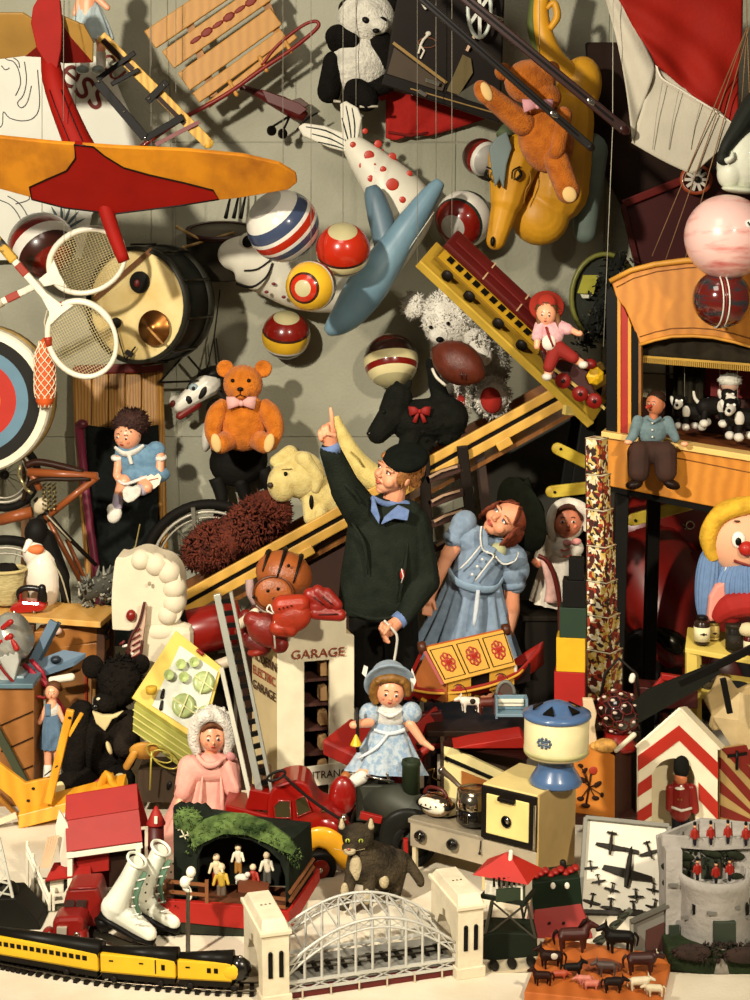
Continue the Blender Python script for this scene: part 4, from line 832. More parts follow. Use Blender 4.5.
t.part('curtain',M().grid(lambda u,v: Q(lerp(632,662,u)+26+4*(1-v),lerp(340,425,v),78+3*sin(u*19)),30,4),mt('2a261b',.9,.2,20),sol=1)
t.part('painted_sky',M().prism([(X(654),345),(X(672),345),(X(672),388),(X(654),386)],94,97,fr=fr),mt('b9bca6',.8));t.part('painted_trunk',M().prism([(X(655),356),(X(665),357),(X(671),396),(X(661),396)],90,93,fr=fr),mt('c08a30',.8))
t.part('red_panel',M().prism([(X(674),360),(X(740),362),(X(740),405),(X(674),402)],92,96,fr=fr),mt('7c1712',.7,.1))
t.part('side_wall',M().prism([(6,300),(9,300),(9,490),(6,490)],8,100,fr=fr),mt('1c1410'))
for x,z in ((620,8),(800,8),(640,84),(790,90)): t.part('leg',M().beam(Q(x,488+(x-605)*.15,z),Q(x-8,762+(60-z)*-.25+(x-605)*.15,z),13,13),mt('141210',.6),bev=1)
def dog(x,y,z,s,fx,label):
    t=T('dog_puppet',label,'puppet',x,y+16*s,5.95,'dog puppets on the stage');zz=(x-605)*sk+z
    wh_=mt('d8d3c6',.7);b_=mt('14110e',.6)
    t.part('body',M().cap((x-8*s*fx,y,zz),(x+7*s*fx,y-1*s,zz+3),8*s,8*s).cap((x+9*s*fx,y-6*s,zz-2),(x+11*s*fx,y-10*s,zz-3),5*s,7*s),b_,rem=.7,smo=2)
    t.part('muzzle',M().cap((x+12*s*fx,y-9*s,zz-8*s),(x+15*s*fx,y-7*s,zz-13*s),4*s,3.2*s),wh_);t.part('bib',M().ell((x+5*s*fx,y-1*s,zz-7*s),(4*s,6*s,3*s)),wh_)
    for dx,dz in ((-9,-5),(-5,6),(5,-6),(9,5)):
        l=t.part('leg',M().cap((x+dx*s*fx,y+4*s,zz+dz*s),(x+dx*s*fx*1.15,y+11*s,zz+dz*s),3.2*s,2.8*s),b_);t.part('paw',M().ell((x+dx*s*fx*1.15,y+13.5*s,zz+dz*s-2*s),(4*s,3.6*s,4.6*s)),wh_,l)
    for dx in (-1,1): t.part('ear',M().ell((x+11*s*fx+dx*6*s,y-11*s,zz-2),(2.2*s,5*s,3*s),(0,0,dx*15)),b_ if dx > 0 else wh_)
    for dx in (-1,1): t.part('eye',M().ell((x+12*s*fx+dx*2.4*s,y-12*s,zz-8.5*s),1.5*s,None,8,6),paint('e8e4d8'))
    t.part('nose',M().ell((x+15.4*s*fx,y-8.5*s,zz-16*s),1.6*s,None,8,6),b_);t.part('tail',M().tube(spl([(x-13*s*fx,y-3*s,zz),(x-17*s*fx,y-8*s,zz),(x-18*s*fx,y-14*s,zz)],3),[2*s,1.5*s,1*s],7),wh_)
    t.part('string',M().tube([(x+5*s*fx,y-8*s,zz),(x+5*s*fx,335,zz+2)],.3,4),STR)
dog(693,414,44,1.05,-1,'leftmost of three black and white dog puppets on the theatre stage')
dog(716,408,44,1.15,1,'middle one of three black and white dog puppets on the theatre stage')
dog(742,418,36,1.25,-1,'rightmost dog puppet on the theatre stage, mostly white in front')
t=T('puppet','small grey cloud shaped white puppet above the three dogs on stage','puppet',732,392,5.95)
t.part('head',M().ell((732,386,10),(9,8,8)),mt('c9a08a',.6));t.part('hair',M().ell((732,381,9),(12,7,9)).hair((732,381,9),(11,6,8),120,3,2,30,.6),mt('dcd8cb',.8));t.part('robe',skirt((732,392,10),(732,418,12),5,11,6,.08),mt('201a16',.8))
t.part('string',M().tube([(732,376,9),(732,336,10)],.3,4),STR)
t=T('marionette','marionette man in blue shirt and baggy brown trousers sitting on theatre ledge','marionette',650,490,5.81)
jk=cloth('6c8084','566a70');tr=mt('3a2014',.85,.25,10,c2='2a150d')
h=t.part('head',M().ell((655,404,0),(9,11.5,9)).cap((654,412,0),(653,420,0),4.5,4.5),mt('b8704c',.45),rem=.6,smo=1)
face(t,(655,404,0),(9,11.5,9),(-.75,.0,-1),to=h,cheeks=False,nose=True);t.part('hair',M().ell((657,398,2),(9.5,7.5,9)),mt('2a1a12',.5),h);t.part('long_nose',M().cap((649,405,-8),(645,406,-11),2,1.6),mt('c4442c',.5),h);t.part('ear',M().ell((663,405,-1),(2,3.6,2)),mt('c0795a',.5),h)
t.part('shirt',M().ell((652,430,2),(16,15,9)).cap((638,421,0),(632,436,-4),6,5).cap((632,436,-4),(628,440,-6),5,4).cap((668,422,2),(675,438,-2),6,4.5),jk,rem=.8,smo=2);t.part('collar',M().tube([(647,417,-6),(652,421,-8),(660,417,-6)],1.8,6),jk)
for y in (422,429,436): t.part('button',M().ell((651,y,-8),1.2,None,8,6),paint('d8d2c4'))
for x,y in ((627,441),(683,443)): t.part('hand',M().ell((x,y,-8),(4,2.6,3)),DSKIN)
t.part('trousers',M().ell((650,452,-2),(22,12,12)).cap((638,452,-6),(637,470,-10),12,11).cap((664,452,-6),(664,470,-10),12,11),tr,rem=1,smo=3)
for x,r_ in ((634,-12),(666,20)):
    l=t.part('leg',M().cap((x,472,-10),(x,478,-10),3.5,3.5),mt('c9a88c'));t.part('shoe',M().ell((x-2 if x < 650 else x+3,482,-14),(9,5,7),(0,0,r_)),mt('1e120c',.4),l)
# pedal car
t=T('pedal_car','dark red pedal car in the shade under the puppet theatre','pedal car',680,700,6.58)
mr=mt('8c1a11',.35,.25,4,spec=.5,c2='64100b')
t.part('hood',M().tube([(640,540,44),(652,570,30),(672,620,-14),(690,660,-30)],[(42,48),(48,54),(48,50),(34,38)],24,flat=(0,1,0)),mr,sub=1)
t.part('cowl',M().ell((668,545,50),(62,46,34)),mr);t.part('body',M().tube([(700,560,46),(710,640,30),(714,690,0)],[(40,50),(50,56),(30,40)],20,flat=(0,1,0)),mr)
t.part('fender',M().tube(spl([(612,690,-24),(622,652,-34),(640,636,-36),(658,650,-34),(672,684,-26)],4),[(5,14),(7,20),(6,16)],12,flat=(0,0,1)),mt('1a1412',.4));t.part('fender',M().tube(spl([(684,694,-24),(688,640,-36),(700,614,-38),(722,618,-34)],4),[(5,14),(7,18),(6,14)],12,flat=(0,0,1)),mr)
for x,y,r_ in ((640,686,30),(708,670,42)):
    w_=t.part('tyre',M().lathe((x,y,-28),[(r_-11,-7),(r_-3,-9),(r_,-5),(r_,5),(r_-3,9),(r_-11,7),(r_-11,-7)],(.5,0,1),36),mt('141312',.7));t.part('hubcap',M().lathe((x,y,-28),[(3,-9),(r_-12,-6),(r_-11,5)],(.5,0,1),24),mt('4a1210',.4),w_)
l=t.part('headlamp',M().tube(spl([(640,612,-30),(650,619,-40),(664,628,-54),(672,632,-58)],4),[4,10,11,8],16),mt('2f2c22',.25,metal=.8));t.part('lens',M().ell((673,632,-58),(5,6,5)),metal('8d8a70',.15),l)
t.part('badge',M().tube([(686,528,20),(691,531,19),(686,534,20)],1,5),metal('b9a890'));t.part('badge',M().tube([(694+4*cos(k*PI/6),529+4*sin(k*PI/6),20) for k in range(12)],1,5,True),metal('b9a890'))
t.part('windscreen_frame',M().tube(spl([(628,540,40),(634,520,40),(664,512,44),(700,514,44),(712,540,40)],4),2.4,8),mt('22100c',.4));t.part('grille',M().tube([(660,588,-12),(672,610,-26),(682,640,-40)],2,6),metal('5a4a40'))
# clown
t=T('clown_doll','clown doll with yellow hair, red nose and ribbed blue suit sitting at right edge','doll',735,622,5.62)
t.part('head',M().ell((744,540,0),(38,36,26)),mt('e3a884',.7,.06),sub=0)
t.part('hair',M().tube(spl([(712,558,-8),(706,536,-10),(714,516,-12),(732,506,-14),(756,503,-14),(790,520,-8)],5),[6,9,9,9,9,7],12).ell((752,522,12),(42,24,22)),mt('d9a82a',.8,.2,30,.4,90),rem=1.1,smo=2)
for x in (733,762):
    e=t.part('eye',M().ell((x,535,-25 if x < 750 else -24),(7,8.5,3)),paint('ebe6da'));t.part('pupil',M().ell((x-1,536,-28),(3,4,1.6)),BLACK,e);t.part('eyebrow',M().ell((x-1,517,-22),(3.4,1,1)),mt('4a3014'))
t.part('nose',M().ell((740,543,-28),(8,7.5,7)),paint('c22a1c',.5));t.part('mouth',M().tube([(729,556,-22),(744,561,-23),(760,556,-21)],1.4,6),mt('8a2018'));t.part('collar',M().tube([(722,568,-12),(744,574,-18),(770,566,-14)],4,8),mt('e9e2d2',.8))
def ribbed(a,b,ra,rb,n):
    m=M();a=Vector(a);b=Vector(b);ax=(b-a).normalized();u_=ax.orthogonal().normalized();v_=ax.cross(u_)
    def fn(s_,v):
        th=2*PI*s_;r0=lerp(ra,rb,v)*(sin(PI*min(.97,max(.06,v)))**.35)*(1+.035*sin(n*th));return a.lerp(b,v)+(u_*cos(th)+v_*sin(th))*r0
    m.grid(fn,n*6,14,True,True);m.add([fn(i/(n*6),0) for i in range(n*6)],[tuple(range(n*6))]);m.add([fn(i/(n*6),1) for i in range(n*6)],[tuple(range(n*6))]);return m
kb=mt('6480a8',.9,.1,40,.2,200)
t.part('sleeve',ribbed((712,546,0),(702,618,-8),14,11,18),kb);t.part('suit',ribbed((746,556,0),(748,610,0),36,36,42),kb)
t.part('hand',M().prism([(703,616),(705,592),(711,581),(721,576),(724,586),(720,604),(714,612),(709,617)],-22,-10),mt('d98f80',.7,.06),bev=3)
t.part('sash',M().tube(spl([(712,614,-18),(726,600,-26),(750,596,-30),(780,604,-24)],4),[7,13,13,10],12).ell((726,610,-22),(10,9,9)),mt('b5231a',.8),rem=1,smo=3)
t.part('feet',M().ell((740,621,-34),(10,7,8)).ell((757,618,-34),(12,8,8)),mt('d8c79c',.8),rem=1,smo=2)
# chemistry table
yt=paint('d7bd5c',.55,0)
t=T('chemistry_table','small yellow two tier table carrying bottles and tins at right edge','table',720,740,5.5)
def slab(y0,x0,w_=190): return M().add([(x0,y0,0),(x0+w_,y0+w_*.13,-w_*.2),(x0+w_+24,y0-14+w_*.13,60-w_*.2),(x0+12,y0-9,48),(x0,y0+5,0),(x0+w_,y0+5+w_*.13,-w_*.2),(x0+w_+24,y0-9+w_*.13,60-w_*.2),(x0+12,y0-4,48)],[(0,1,2,3),(7,6,5,4),(0,4,5,1),(1,5,6,2),(2,6,7,3),(3,7,4,0)],False)
t.part('top',slab(648,685),yt,bev=.8);t.part('shelf',slab(692,690),yt,bev=.8)
for x,z in ((692,4),(866,-28),(704,42)): t.part('leg',M().box((x,712,z),(11,126,9)),yt,bev=1)
def jar(name,x,y,z,w_,h,col,lab,cap,label,cat='bottle'):
    t=T(name,label,cat,x,y,5.5,'chemistry set bottles and tins')
    t.part('body',M().lathe((x,y,z),[(w_*.48,0),(w_*.5,1),(w_*.5,h*.82),(w_*.42,h*.88),(w_*.28,h*.92),(w_*.28,h*.95)] if cat == 'bottle' else [(w_*.49,0),(w_*.5,.6),(w_*.5,h*.9),(w_*.46,h*.94)],(0,-1,0),20),paint(col,.25,.4))
    t.part('label',M().lathe((x,y,z),[(w_*.515,h*.12),(w_*.515,h*.66)],(0,-1,0),20),mt(lab,.6));t.part('print',M().box((x,y-h*.42,z-w_*.52),(w_*.4,1.2,.6)).box((x,y-h*.42,z-w_*.52),(w_*.12,2.6,.6)),mt('3a2a1c'))
    t.part('cap',M().lathe((x,y,z),[(w_*.32,h*.93),(w_*.34,h*.94),(w_*.34,h*1.06),(w_*.3,h*1.08)] if cat == 'bottle' else [(w_*.52,h*.88),(w_*.52,h*1.02),(w_*.48,h*1.03)],(0,-1,0),18),paint(cap,.4))
jar('bottle',704,646,10,16,26,'2a1a10','e6dcae','15100c','dark bottle with big cream label, leftmost on the yellow table top')
jar('tin',718,644,20,11,16,'c0a862','ad9450','8a7438','short tan tin between cream bottle and black tin on table','tin')
jar('tin',735,653,4,17,28,'1a1712','26221a','2c261c','black tin with dark label standing on the yellow table top','tin')
jar('bottle',750,655,0,13,22,'5a120e','d9cfa6','3a0c0a','dark red bottle with pale label at right edge on the table','bottle')
jar('tin',711,692,14,15,22,'3a3324','5a5240','4a4434','dark grey tin on lower shelf of the yellow table','tin')
jar('bowl',737,700,2,24,15,'2c3638','3f4c50','1c2022','low dark blue pot on lower shelf of the yellow table','bowl')
t=T('chopper_blade','long black bar leaning diagonally across the yellow table','rod',620,725,5.2)
t.part('bar',M().beam((608,722,10),(790,630,0),8,4,(0,0,1)),BLACK,bev=.6);t.part('peg',M().beam((722,677,-4),(729,712,-4),6,4,(0,0,1)),BLACK,bev=.6);t.part('plate',M().prism([(612,722),(650,690),(716,664),(722,674),(700,690),(640,724)],4,7),mt('191a14',.6))
t=T('crumpled_paper','crumpled tan wrapping paper behind the striped sentry boxes','paper',720,735,5.35)
rg_=random.Random(9);pt_=[(704,700),(712,690),(718,676),(730,678),(738,690),(750,684),(772,690),(770,740),(735,752),(724,730),(708,732),(712,716)]
t.part('sheet',M().prism(pt_,0,6),mt('b59c6c',.9,.2,8,.6,12),bev=2)
t.part('fold',M().add([(712,716,-4),(738,690,-8),(770,700,-6),(770,740,-8),(735,752,-4),(735,716,-14)],[(0,1,5),(1,2,5),(2,3,5),(3,4,5),(4,0,5)],False),mt('c4ad80',.9,.2,8,.4,20))
t=T('red_handcart','red toy handcart frame with bent handle left of the yellow table','toy cart',650,740,5.35)
rr_=paint('a81e14',.5)
t.part('handle',M().beam((641,704,0),(664,677,0),5,5).beam((661,676,0),(694,681,0),6,8),rr_,bev=1);t.part('tray',M().prism([(640,690),(700,694),(700,712),(640,712)],10,40),mt('4a120e',.5),bev=1);t.part('stand',M().box((668,736,25),(8,50,8)),mt('2a0f0c',.5))
# ---------- the boy and the girl ----------
def frame(f,up):
    f=Vector(f).normalized();up=Vector(up);up=(up-f*up.dot(f)).normalized();rt=up.cross(f)
    return rt,up,f,Matrix((rt,up,f)).transposed()
def head(c,k,f,up):
    c=Vector(c);rt,up,f,mx=frame(f,up)
    H=lambda a,b,d: c+(rt*a+up*b+f*d)*k
    E=lambda m,a,b,d,x,y,z: m.ell(H(a,b,d),(x*k,y*k,z*k),mx,16,12)
    m=M();E(m,0,.22,-.12,.70,.76,.84);E(m,0,-.12,.18,.60,.78,.60);E(m,0,-.62,.36,.36,.32,.38);E(m,0,-.84,.48,.2,.16,.2)
    for s_ in (-1,1):
        E(m,s_*.32,-.3,.5,.27,.28,.24);E(m,s_*.3,.2,.64,.24,.09,.12)
        m.ell(H(s_*.74,-.1,-.1),(.09*k,.2*k,.16*k),mx @ Euler((0,s_*.35,0)).to_matrix(),12,10)
    m.cap(H(0,.08,.8),H(0,-.14,.92),.07*k,.12*k);E(m,0,-.2,.88,.17,.09,.1);E(m,0,-.46,.70,.2,.12,.13)
    return m,H,mx
def head_parts(t,H,k,mx,eyec,browc,lipc,look=(0,0),to=None):
    for s_ in (-1,1):
        e=t.part('eye',M().ell(H(s_*.3,.05,.68),(.125*k,.07*k,.07*k),mx,12,8),paint('ece6dc',.3),to)
        t.part('iris',M().ell(H(s_*.3+look[0]*.05,.05+look[1]*.03,.732),(.068*k,.066*k,.035*k),mx,10,8),paint(eyec,.2),e)
        t.part('eyelid',M().tube([H(s_*.3-.15,.07,.68),H(s_*.3-.05,.14,.745),H(s_*.3+.06,.14,.745),H(s_*.3+.15,.07,.67)],.022*k,6),mt('6a3a24'),e)
        t.part('eyebrow',M().tube([H(s_*.3-.17,.24,.73),H(s_*.3,.31,.75),H(s_*.3+.17,.25,.69)],[.022*k,.035*k,.02*k],6),mt(browc),to)
    t.part('lips',M().tube([H(-.19,-.46,.76),H(-.08,-.42,.84),H(0,-.44,.85),H(.08,-.42,.84),H(.19,-.46,.76)],[.02*k,.045*k,.04*k,.045*k,.02*k],8).tube([H(-.17,-.48,.76),H(0,-.53,.84),H(.17,-.48,.76)],[.02*k,.055*k,.02*k],8),mt(lipc,.4),to)
sk1=mt('e4a17c',.5,.1,14,.1,120,spec=.35,c2='d58a66');jump=mt('232821',.95,.25,20,.5,160,spec=.08,c2='1a1f19')
t=T('person','boy in dark jumper and cap pointing upward with his raised hand','person',380,780,5.72)
m,H,mx=head((396,472,0),24,(-.74,-.16,-.62),(.44,-.86,-.05))
m.cap((397,486,5),(390,516,10),10.5,12) # neck
m.cap((384,545,12),(384,600,12),20,20) # trunk
m.cap((372,640,10),(370,716,8),13,10).cap((370,716,8),(368,772,12),9.5,7).cap((402,640,14),(404,716,12),13,10).cap((404,716,12),(404,772,16),9.5,7).cap((384,600,10),(372,645,10),22,14).cap((386,600,10),(402,645,14),22,14)
m.cap((360,516,8),(346,488,-6),13,10).cap((346,488,-6),(331,446,-20),9.5,6.2) # raised arm
m.cap((331,446,-20),(329.5,432,-22),6.2,8).ell((329,431,-22),(8.6,9.4,5.6),(0,0,8)) # wrist and palm
m.cap((333,424,-22),(332.5,415,-23),2.7,2.4).cap((332.5,415,-23),(331.4,406,-23.5),2.4,1.8) # pointing finger
for x,y0 in ((328.4,422),(324.6,424),(321.4,428)): # three curled fingers
    m.cap((x,y0,-23),(x-.6,y0+1.5,-29),2.6,2.5).cap((x-.6,y0+1.5,-29),(x+.6,y0+7,-30),2.4,2.2).cap((x+.6,y0+7,-30),(x+2,y0+9,-26),2.2,1.9)
m.cap((336,438,-23),(335,431,-29),3,2.6).cap((335,431,-29),(329,429.5,-32.5),2.5,2) # thumb over them
m.cap((416,528,14),(424,584,12),12,9.5).cap((424,584,6),(400,613,-26),9,6) # lowered arm
m.cap((400,613,-26),(391,619,-32),6,7).ell((388,621,-33),(8.5,7.5,5.5),(0,0,-20))
for k in range(4): m.cap((382.5+k*1.2,615+k*3.6,-34),(380+k*1.5,619+k*3.6,-38),2.4,2.2).cap((380+k*1.5,619+k*3.6,-38),(384+k*1.4,623+k*2.8,-40),2.2,2)
m.cap((390,615,-37),(387,618,-42),2.6,2.3).cap((387,618,-42),(384.5,622,-43),2.3,1.9)
body=t.part('body',m,sk1,rem=.85,smo=3)
head_parts(t,H,24,mx,'3c2a1a','9a6c3c','bb5f46',(-.2,.6))
hm=mt('a9713a',.75,.3,60,.4,150,c2='7c4c22')
m=M();k=24
m.ell(H(0,.3,-.24),(.735*k,.73*k,.80*k),mx,20,14);m.ell(H(.64,.1,.1),(.14*k,.42*k,.36*k),mx,14,10).ell(H(-.5,.45,.3),(.22*k,.2*k,.3*k),mx,12,8)
rg_=random.Random(3)
for q_ in range(300):
    a=rg_.uniform(-.35,.72);b=rg_.uniform(.2,.7)
    if False: s0,s1=H(a,b*.45+.55,.55*(1-a*a)-.5*(b-.4)),H(a*1.02+.1,b*.45+.44,.62*(1-a*a)-.4*(b-.4))
    else:
        sd=1 if rg_.random() < .7 else -1;b2=rg_.uniform(-.3,.6);c2_=rg_.uniform(-.8,.2);s0,s1=H(sd*.73,b2+.15,c2_),H(sd*.76,b2-.2,c2_-.05)
    m.tube([s0,s0.lerp(s1,.5)+(s0-H(0,0,0)).normalized()*.3,s1],[.7,.6,.2],4)
t.part('hair',m,hm)
cap=mt('131713',.95,.2,30,.3,200,spec=.06)
m=M().ell(H(.06,.70,-.2),(.93*k,.46*k,1.0*k),mx @ Euler((R(25),0,0)).to_matrix(),24,14);m.ell(H(.2,.1,-.82),(.6*k,.6*k,.4*k),mx,16,12)
t.part('cap',m,cap,rem=1.1,smo=4)
m=M().tube([(386,498,8),(386,506,9),(386,520,10),(385,548,10),(382,580,10),(380,606,10),(380,616,10)],[(10,12),(30,17),(38,21),(40,24),(42,26),(42,26),(38,23)],28,flat=(1,0,0)).cap((366,514,8),(408,516,12),14,15)
m.cap((362,514,8),(346,488,-6),19,16).cap((346,488,-6),(331,449,-19),15.5,11).cap((414,526,14),(426,584,12),17,15).cap((426,584,6),(404,610,-23),14,9.5)
t.part('jumper',m,jump,rem=1.3,smo=5)
for p in (([(341,478,-20),(352,486,-24),(362,500,-20)]),([(352,520,-14),(364,540,-19),(368,570,-20)]),([(408,540,-8),(404,568,-16),(398,598,-18)]),([(350,606,-22),(372,612,-28),(396,610,-26)])):
    t.part('knit_fold',M().tube(spl(p,4),[.6,2.4,.6],8),jump)
cb=cloth('6f86b4','5b72a0')
t.part('collar',M().prism([(372,492),(375,497),(380,514),(379,521),(371,508)],-18,-13),cb,bev=.8);t.part('collar',M().prism([(381,521),(384,514),(398,502),(409,507),(407,517),(394,515)],-20,-14),cb,bev=.8)
t.part('collar',M().tube(spl([(372,495,-14),(386,503,-20+14),(400,503,2),(408,506,6)],4),(2.5,4),8),cb)
t.part('cuff',M().tube([(333,450,-19.5),(330.4,441,-21.5)],9.2,14),cb);t.part('cuff',M().tube([(403,610.5,-23),(397,615,-28)],8.4,14),cb)
t.part('badge',M().ell((402,570,-20),(2.4,5.5,1.6)),paint('b8322a'));t.part('badge_edge',M().tube([(401,564,-21),(403,571,-22),(401,578,-21)],.7,5),paint('d8d0c4'))
t.part('shorts',M().cap((372,606,12),(369,704,11),25,17).cap((394,606,12),(404,704,15),25,17),mt('161512',.9,.2,30),rem=1.4,smo=4)
for x,z in ((368,12),(404,16)): t.part('sock',M().cap((x,738,z),(x,764,z),9.6,8.4),mt('3a372e',.9));t.part('shoe',M().cap((x+2,772,z+2),(x-6,774,z-18),8.5,8).box((x-2,778.5,z-8),(15,4,40)),mt('1c120c',.35),rem=.9,smo=2)

# girl
t=T('person','girl in pale blue dress with white piping and dark hat looking up','person',470,778,5.93)
GF,GU=(-.5,-.36,-.8),(.80,-.58,-.05);k=23
m,H,mx=head((506,520,0),k,GF,GU)
m.cap((504,536,8),(490,560,12),9,11).cap((486,560,12),(474,600,14),15,12).cap((462,536,8),(448,556,4),9,8).cap((448,556,4),(432,592,0),7.5,5).cap((512,580,12),(514,616,14),8.5,7).cap((514,616,14),(505,650,6),7,5)
m.cap((432,592,0),(428,600,-3),5,6);m.cap((505,650,6),(502,658,2),5,6)
for q_ in range(4):
    m.cap((424.5+q_*2.6,601+q_*.8,-4),(423+q_*2.4,612+q_*.5,-7),2.2,1.7);m.cap((498+q_*2.4,659,0),(497+q_*2.4,670-q_,-3),2.1,1.6)
m.cap((433,600,-6),(435,607,-9),2.3,1.8).cap((507,658,-2),(509,664,-5),2.2,1.7)
m.cap((472,604,14),(462,700,14),12,9).cap((462,700,12),(460,772,14),8.5,6.5).cap((478,604,14),(490,700,16),12,9).cap((490,700,16),(490,772,18),8.5,6.5)
body=t.part('body',m,sk1,rem=.85,smo=3)
head_parts(t,H,k,mx,'4a5a6a','9a6640','bb5548',(-.5,.5))
m=M();m.ell(H(0,.3,-.24),(.78*k,.74*k,.84*k),mx,20,14);rg_=random.Random(5)
for q_ in range(460):
    sd=rg_.choice((-1,1));a=rg_.random();u1=rg_.uniform(-.6,.35)
    if rg_.random() < .45: s0,s1=H(sd*.1,.96-.2*abs(u1),.2+u1*.4),H(sd*.66,.28,.5+u1*.2)
    else: s0,s1=H(sd*.72,.35-a*.5,u1),H(sd*(.82+.1*rg_.random()),-.35-a*.75,u1-.1)
    m.tube([s0,s0.lerp(s1,.5)+(s0-H(0,0,0)).normalized()*1.3,s1],[1.3,1.2,.4],4)
t.part('hair',m,mt('7a3418',.7,.3,60,.4,150,c2='4e1e0e'))
ht=mt('14170f',.95,.2,30,.3,200,spec=.06);ax=(Vector(GU)*.62+Vector((.46,.26,.85))*.62).normalized()
hat=t.part('hat',M().lathe(H(0,.42,-.42),[(8,-4),(30,-2),(39,4),(40,7),(30,3),(22,6),(21,17),(15,25),(3,28)],ax,40),ht,sub=1)
t.part('hat_band',M().lathe(H(0,.42,-.42),[(22.6,5),(23,12),(21.8,12),(22.6,5)],ax,32),mt('1e2018',.6),hat)
t.part('hat_ribbon',M().tube(spl([(530,512,0),(526,494,-2),(528,477,-2)],4),[(13,5),(8,4),(1,1)],10,flat=(1,0,0)),ht,hat);t.part('chin_strap',M().tube(spl([H(.72,.1,.1),H(.62,-.5,.2),H(.1,-.95,.42)],4),.7,5),ht)
bdr_=cloth('8598ad','74879c');pip=cloth('e8e6de')
t.part('bodice',M().ell((489,556,10),(27,24,20),(0,0,-28)).cap((470,540,8),(512,562,12),16,17).cap((484,560,12),(474,584,12),26,25),bdr_,rem=1.1,smo=4)
t.part('sleeve',M().ell((464,524,6),(14,12,13),(0,0,-40)).cap((463,526,5),(453,540,4),12,9),bdr_,rem=1,smo=4);t.part('sleeve',M().ell((514,572,12),(17,17,15)).cap((514,572,12),(516,586,12),15,11),bdr_,rem=1,smo=4)
t.part('sleeve_cuff',M().tube([(455,538,4),(452,543,3)],11,14),bdr_);t.part('sleeve_cuff',M().tube([(515,584,12),(516,590,12)],11.6,14),bdr_)
t.part('skirt',skirt((475,580,12),(466,662,12),26,55,15,.13,150,18,.62,.85),bdr_)
t.part('sash',M().tube(spl([(449,571,2),(456,579,-12),(474,585,-16),(494,586,-12),(503,580,4)],4),[(4,1.6),(5,1.6),(4,1.6)],10,flat=(0,1,0)),cloth('8da6bc'))
t.part('sash_tail',M().tube(spl([(477,586,-18),(475,600,-24),(472,618,-30)],3),[(2,1),(2.6,1.2),(1.6,.8)],8,flat=(1,0,0)),cloth('c4ccd4'))
t.part('collar',M().prism([(481,522),(486,530),(487,541),(495,545),(492,551),(482,546),(479,534)],-20,-15),bdr_,bev=.8);t.part('collar',M().prism([(495,546),(504,552),(516,549),(513,557),(502,560),(494,552)],-19,-14),bdr_,bev=.8)
for p in ([(480,522,-21),(479,534,-22),(482,546,-21),(492,551,-20),(486,560,-21),(474,576,-20)],[(517,549,-16),(513,557,-18),(502,560,-19),(494,552,-21)],[(481,540,-18),(468,556,-18),(459,566,-14)]):
    t.part('piping',M().tube(spl(p,4),.9,6),pip)
for x,y in ((484,555),(479,562),(474,570),(489,548)): t.part('button',M().ell((x-3,y,-20),1.5,None,8,6),paint('e8e4da'))
t.part('hem_piping',M().tube(spl([(414,646,-8),(408,655,-6),(412,664,-10)],3),.8,5),pip);t.part('inner_shirt',M().ell((497,549,-8),(9,8,10)),cloth('b9b98c'))
for x,z in ((460,14),(490,18)): t.part('sock',M().cap((x,742,z),(x,764,z),8,7.5),pip);t.part('shoe',M().cap((x,770,z+2),(x-4,772,z-18),8,7.5),mt('16110d',.3))
t=T('rope','white pull cord hanging from the lowered hand of the boy','cord',394,690,5.58)
t.one(M().tube(spl([(384,620,-2),(392,628,-3),(397,636,-2),(396,650,0),(394,664,2),(392,698,12)],5),1.4,7),cloth('d9d6c8'))
# baby doll
t=T('baby_doll','baby doll in white bonnet and pale smocked gown standing behind the girl','doll',558,612,6.1)
t.part('body',M().ell((567,520,0),(15.5,17.5,15)).cap((567,532,2),(566,540,4),6,7).cap((566,545,5),(564,596,7),8,8).cap((548,548,0),(537,562,-8),6,4.5).ell((535,560,-9),(4.5,4,4)),mt('c97a5a',.5,.08),rem=1,smo=3)
face(t,(567,520,0),(15.5,17.5,15),(-.05,0,-1),es=.15,skin=mt('c97a5a',.5,.08))
t.part('hair',M().tube(spl([(553,518,-7),(557,507,-11),(567,503,-13),(577,507,-11),(581,518,-7)],4),[2,3.4,3.6,3.4,2],8),mt('4a2412',.8))
bn=cloth('e4ddce','d2c8b6');t.part('bonnet',M().ell((568,520,6),(20,21,14)).tube(spl([(553,538,-6),(549,524,-8),(553,508,-9),(565,501,-10),(579,505,-10),(587,514,-9),(585,530,-7)],4),[3,4.5,5,5.5,6,5,3],10),bn,rem=1,smo=2)
t.part('gown',skirt((566,538,4),(557,606,6),14,26,10,.07),bn);t.part('yoke',M().ell((566,548,0),(18,12,12)).cap((550,544,2),(540,556,-6),9,7),bn,rem=.9,smo=2)
for x,y in ((563,548),(565,554)): t.part('bow_stitch',M().tube([(x-4,y-1,-13),(x,y,-14),(x+5,y-2,-13)],.9,6),mt('c05a50'))
t.part('pink_panel',M().tube(spl([(541,556,-12),(546,566,-14),(550,582,-16),(549,598,-18)],4),[3,5,6,7],8,flat=(1,0,0)),cloth('d9aca0'));t.part('chin_bow',M().ell((566,540,-13),(5,3,3)).ell((575,539,-12),(5,3.4,3)),cloth('d58f8a'),rem=.6)
t=T('brown_hoop','thin dark red brown hoop standing in front of the baby doll gown','hoop',545,780,5.72)
t.one(M().tube(spl([(538,556,0),(546,560,0),(553,572,0),(558,592,0),(560,616,0),(559,700,0),(555,780,0)],5),2.4,8),mt('5a1a12',.35))
t=T('added_dark_box','dark box added to fill the dark area under the baby doll','chest',560,745,6.1)  # box added where only darkness shows below the baby doll
t.part('box',M().box((562,680,14),(78,132,62)),mt('17130e',.7,.2,6),bev=1.5);t.part('lid',M().box((562,614,14),(84,5,68)),mt('1c1710',.7),bev=1)
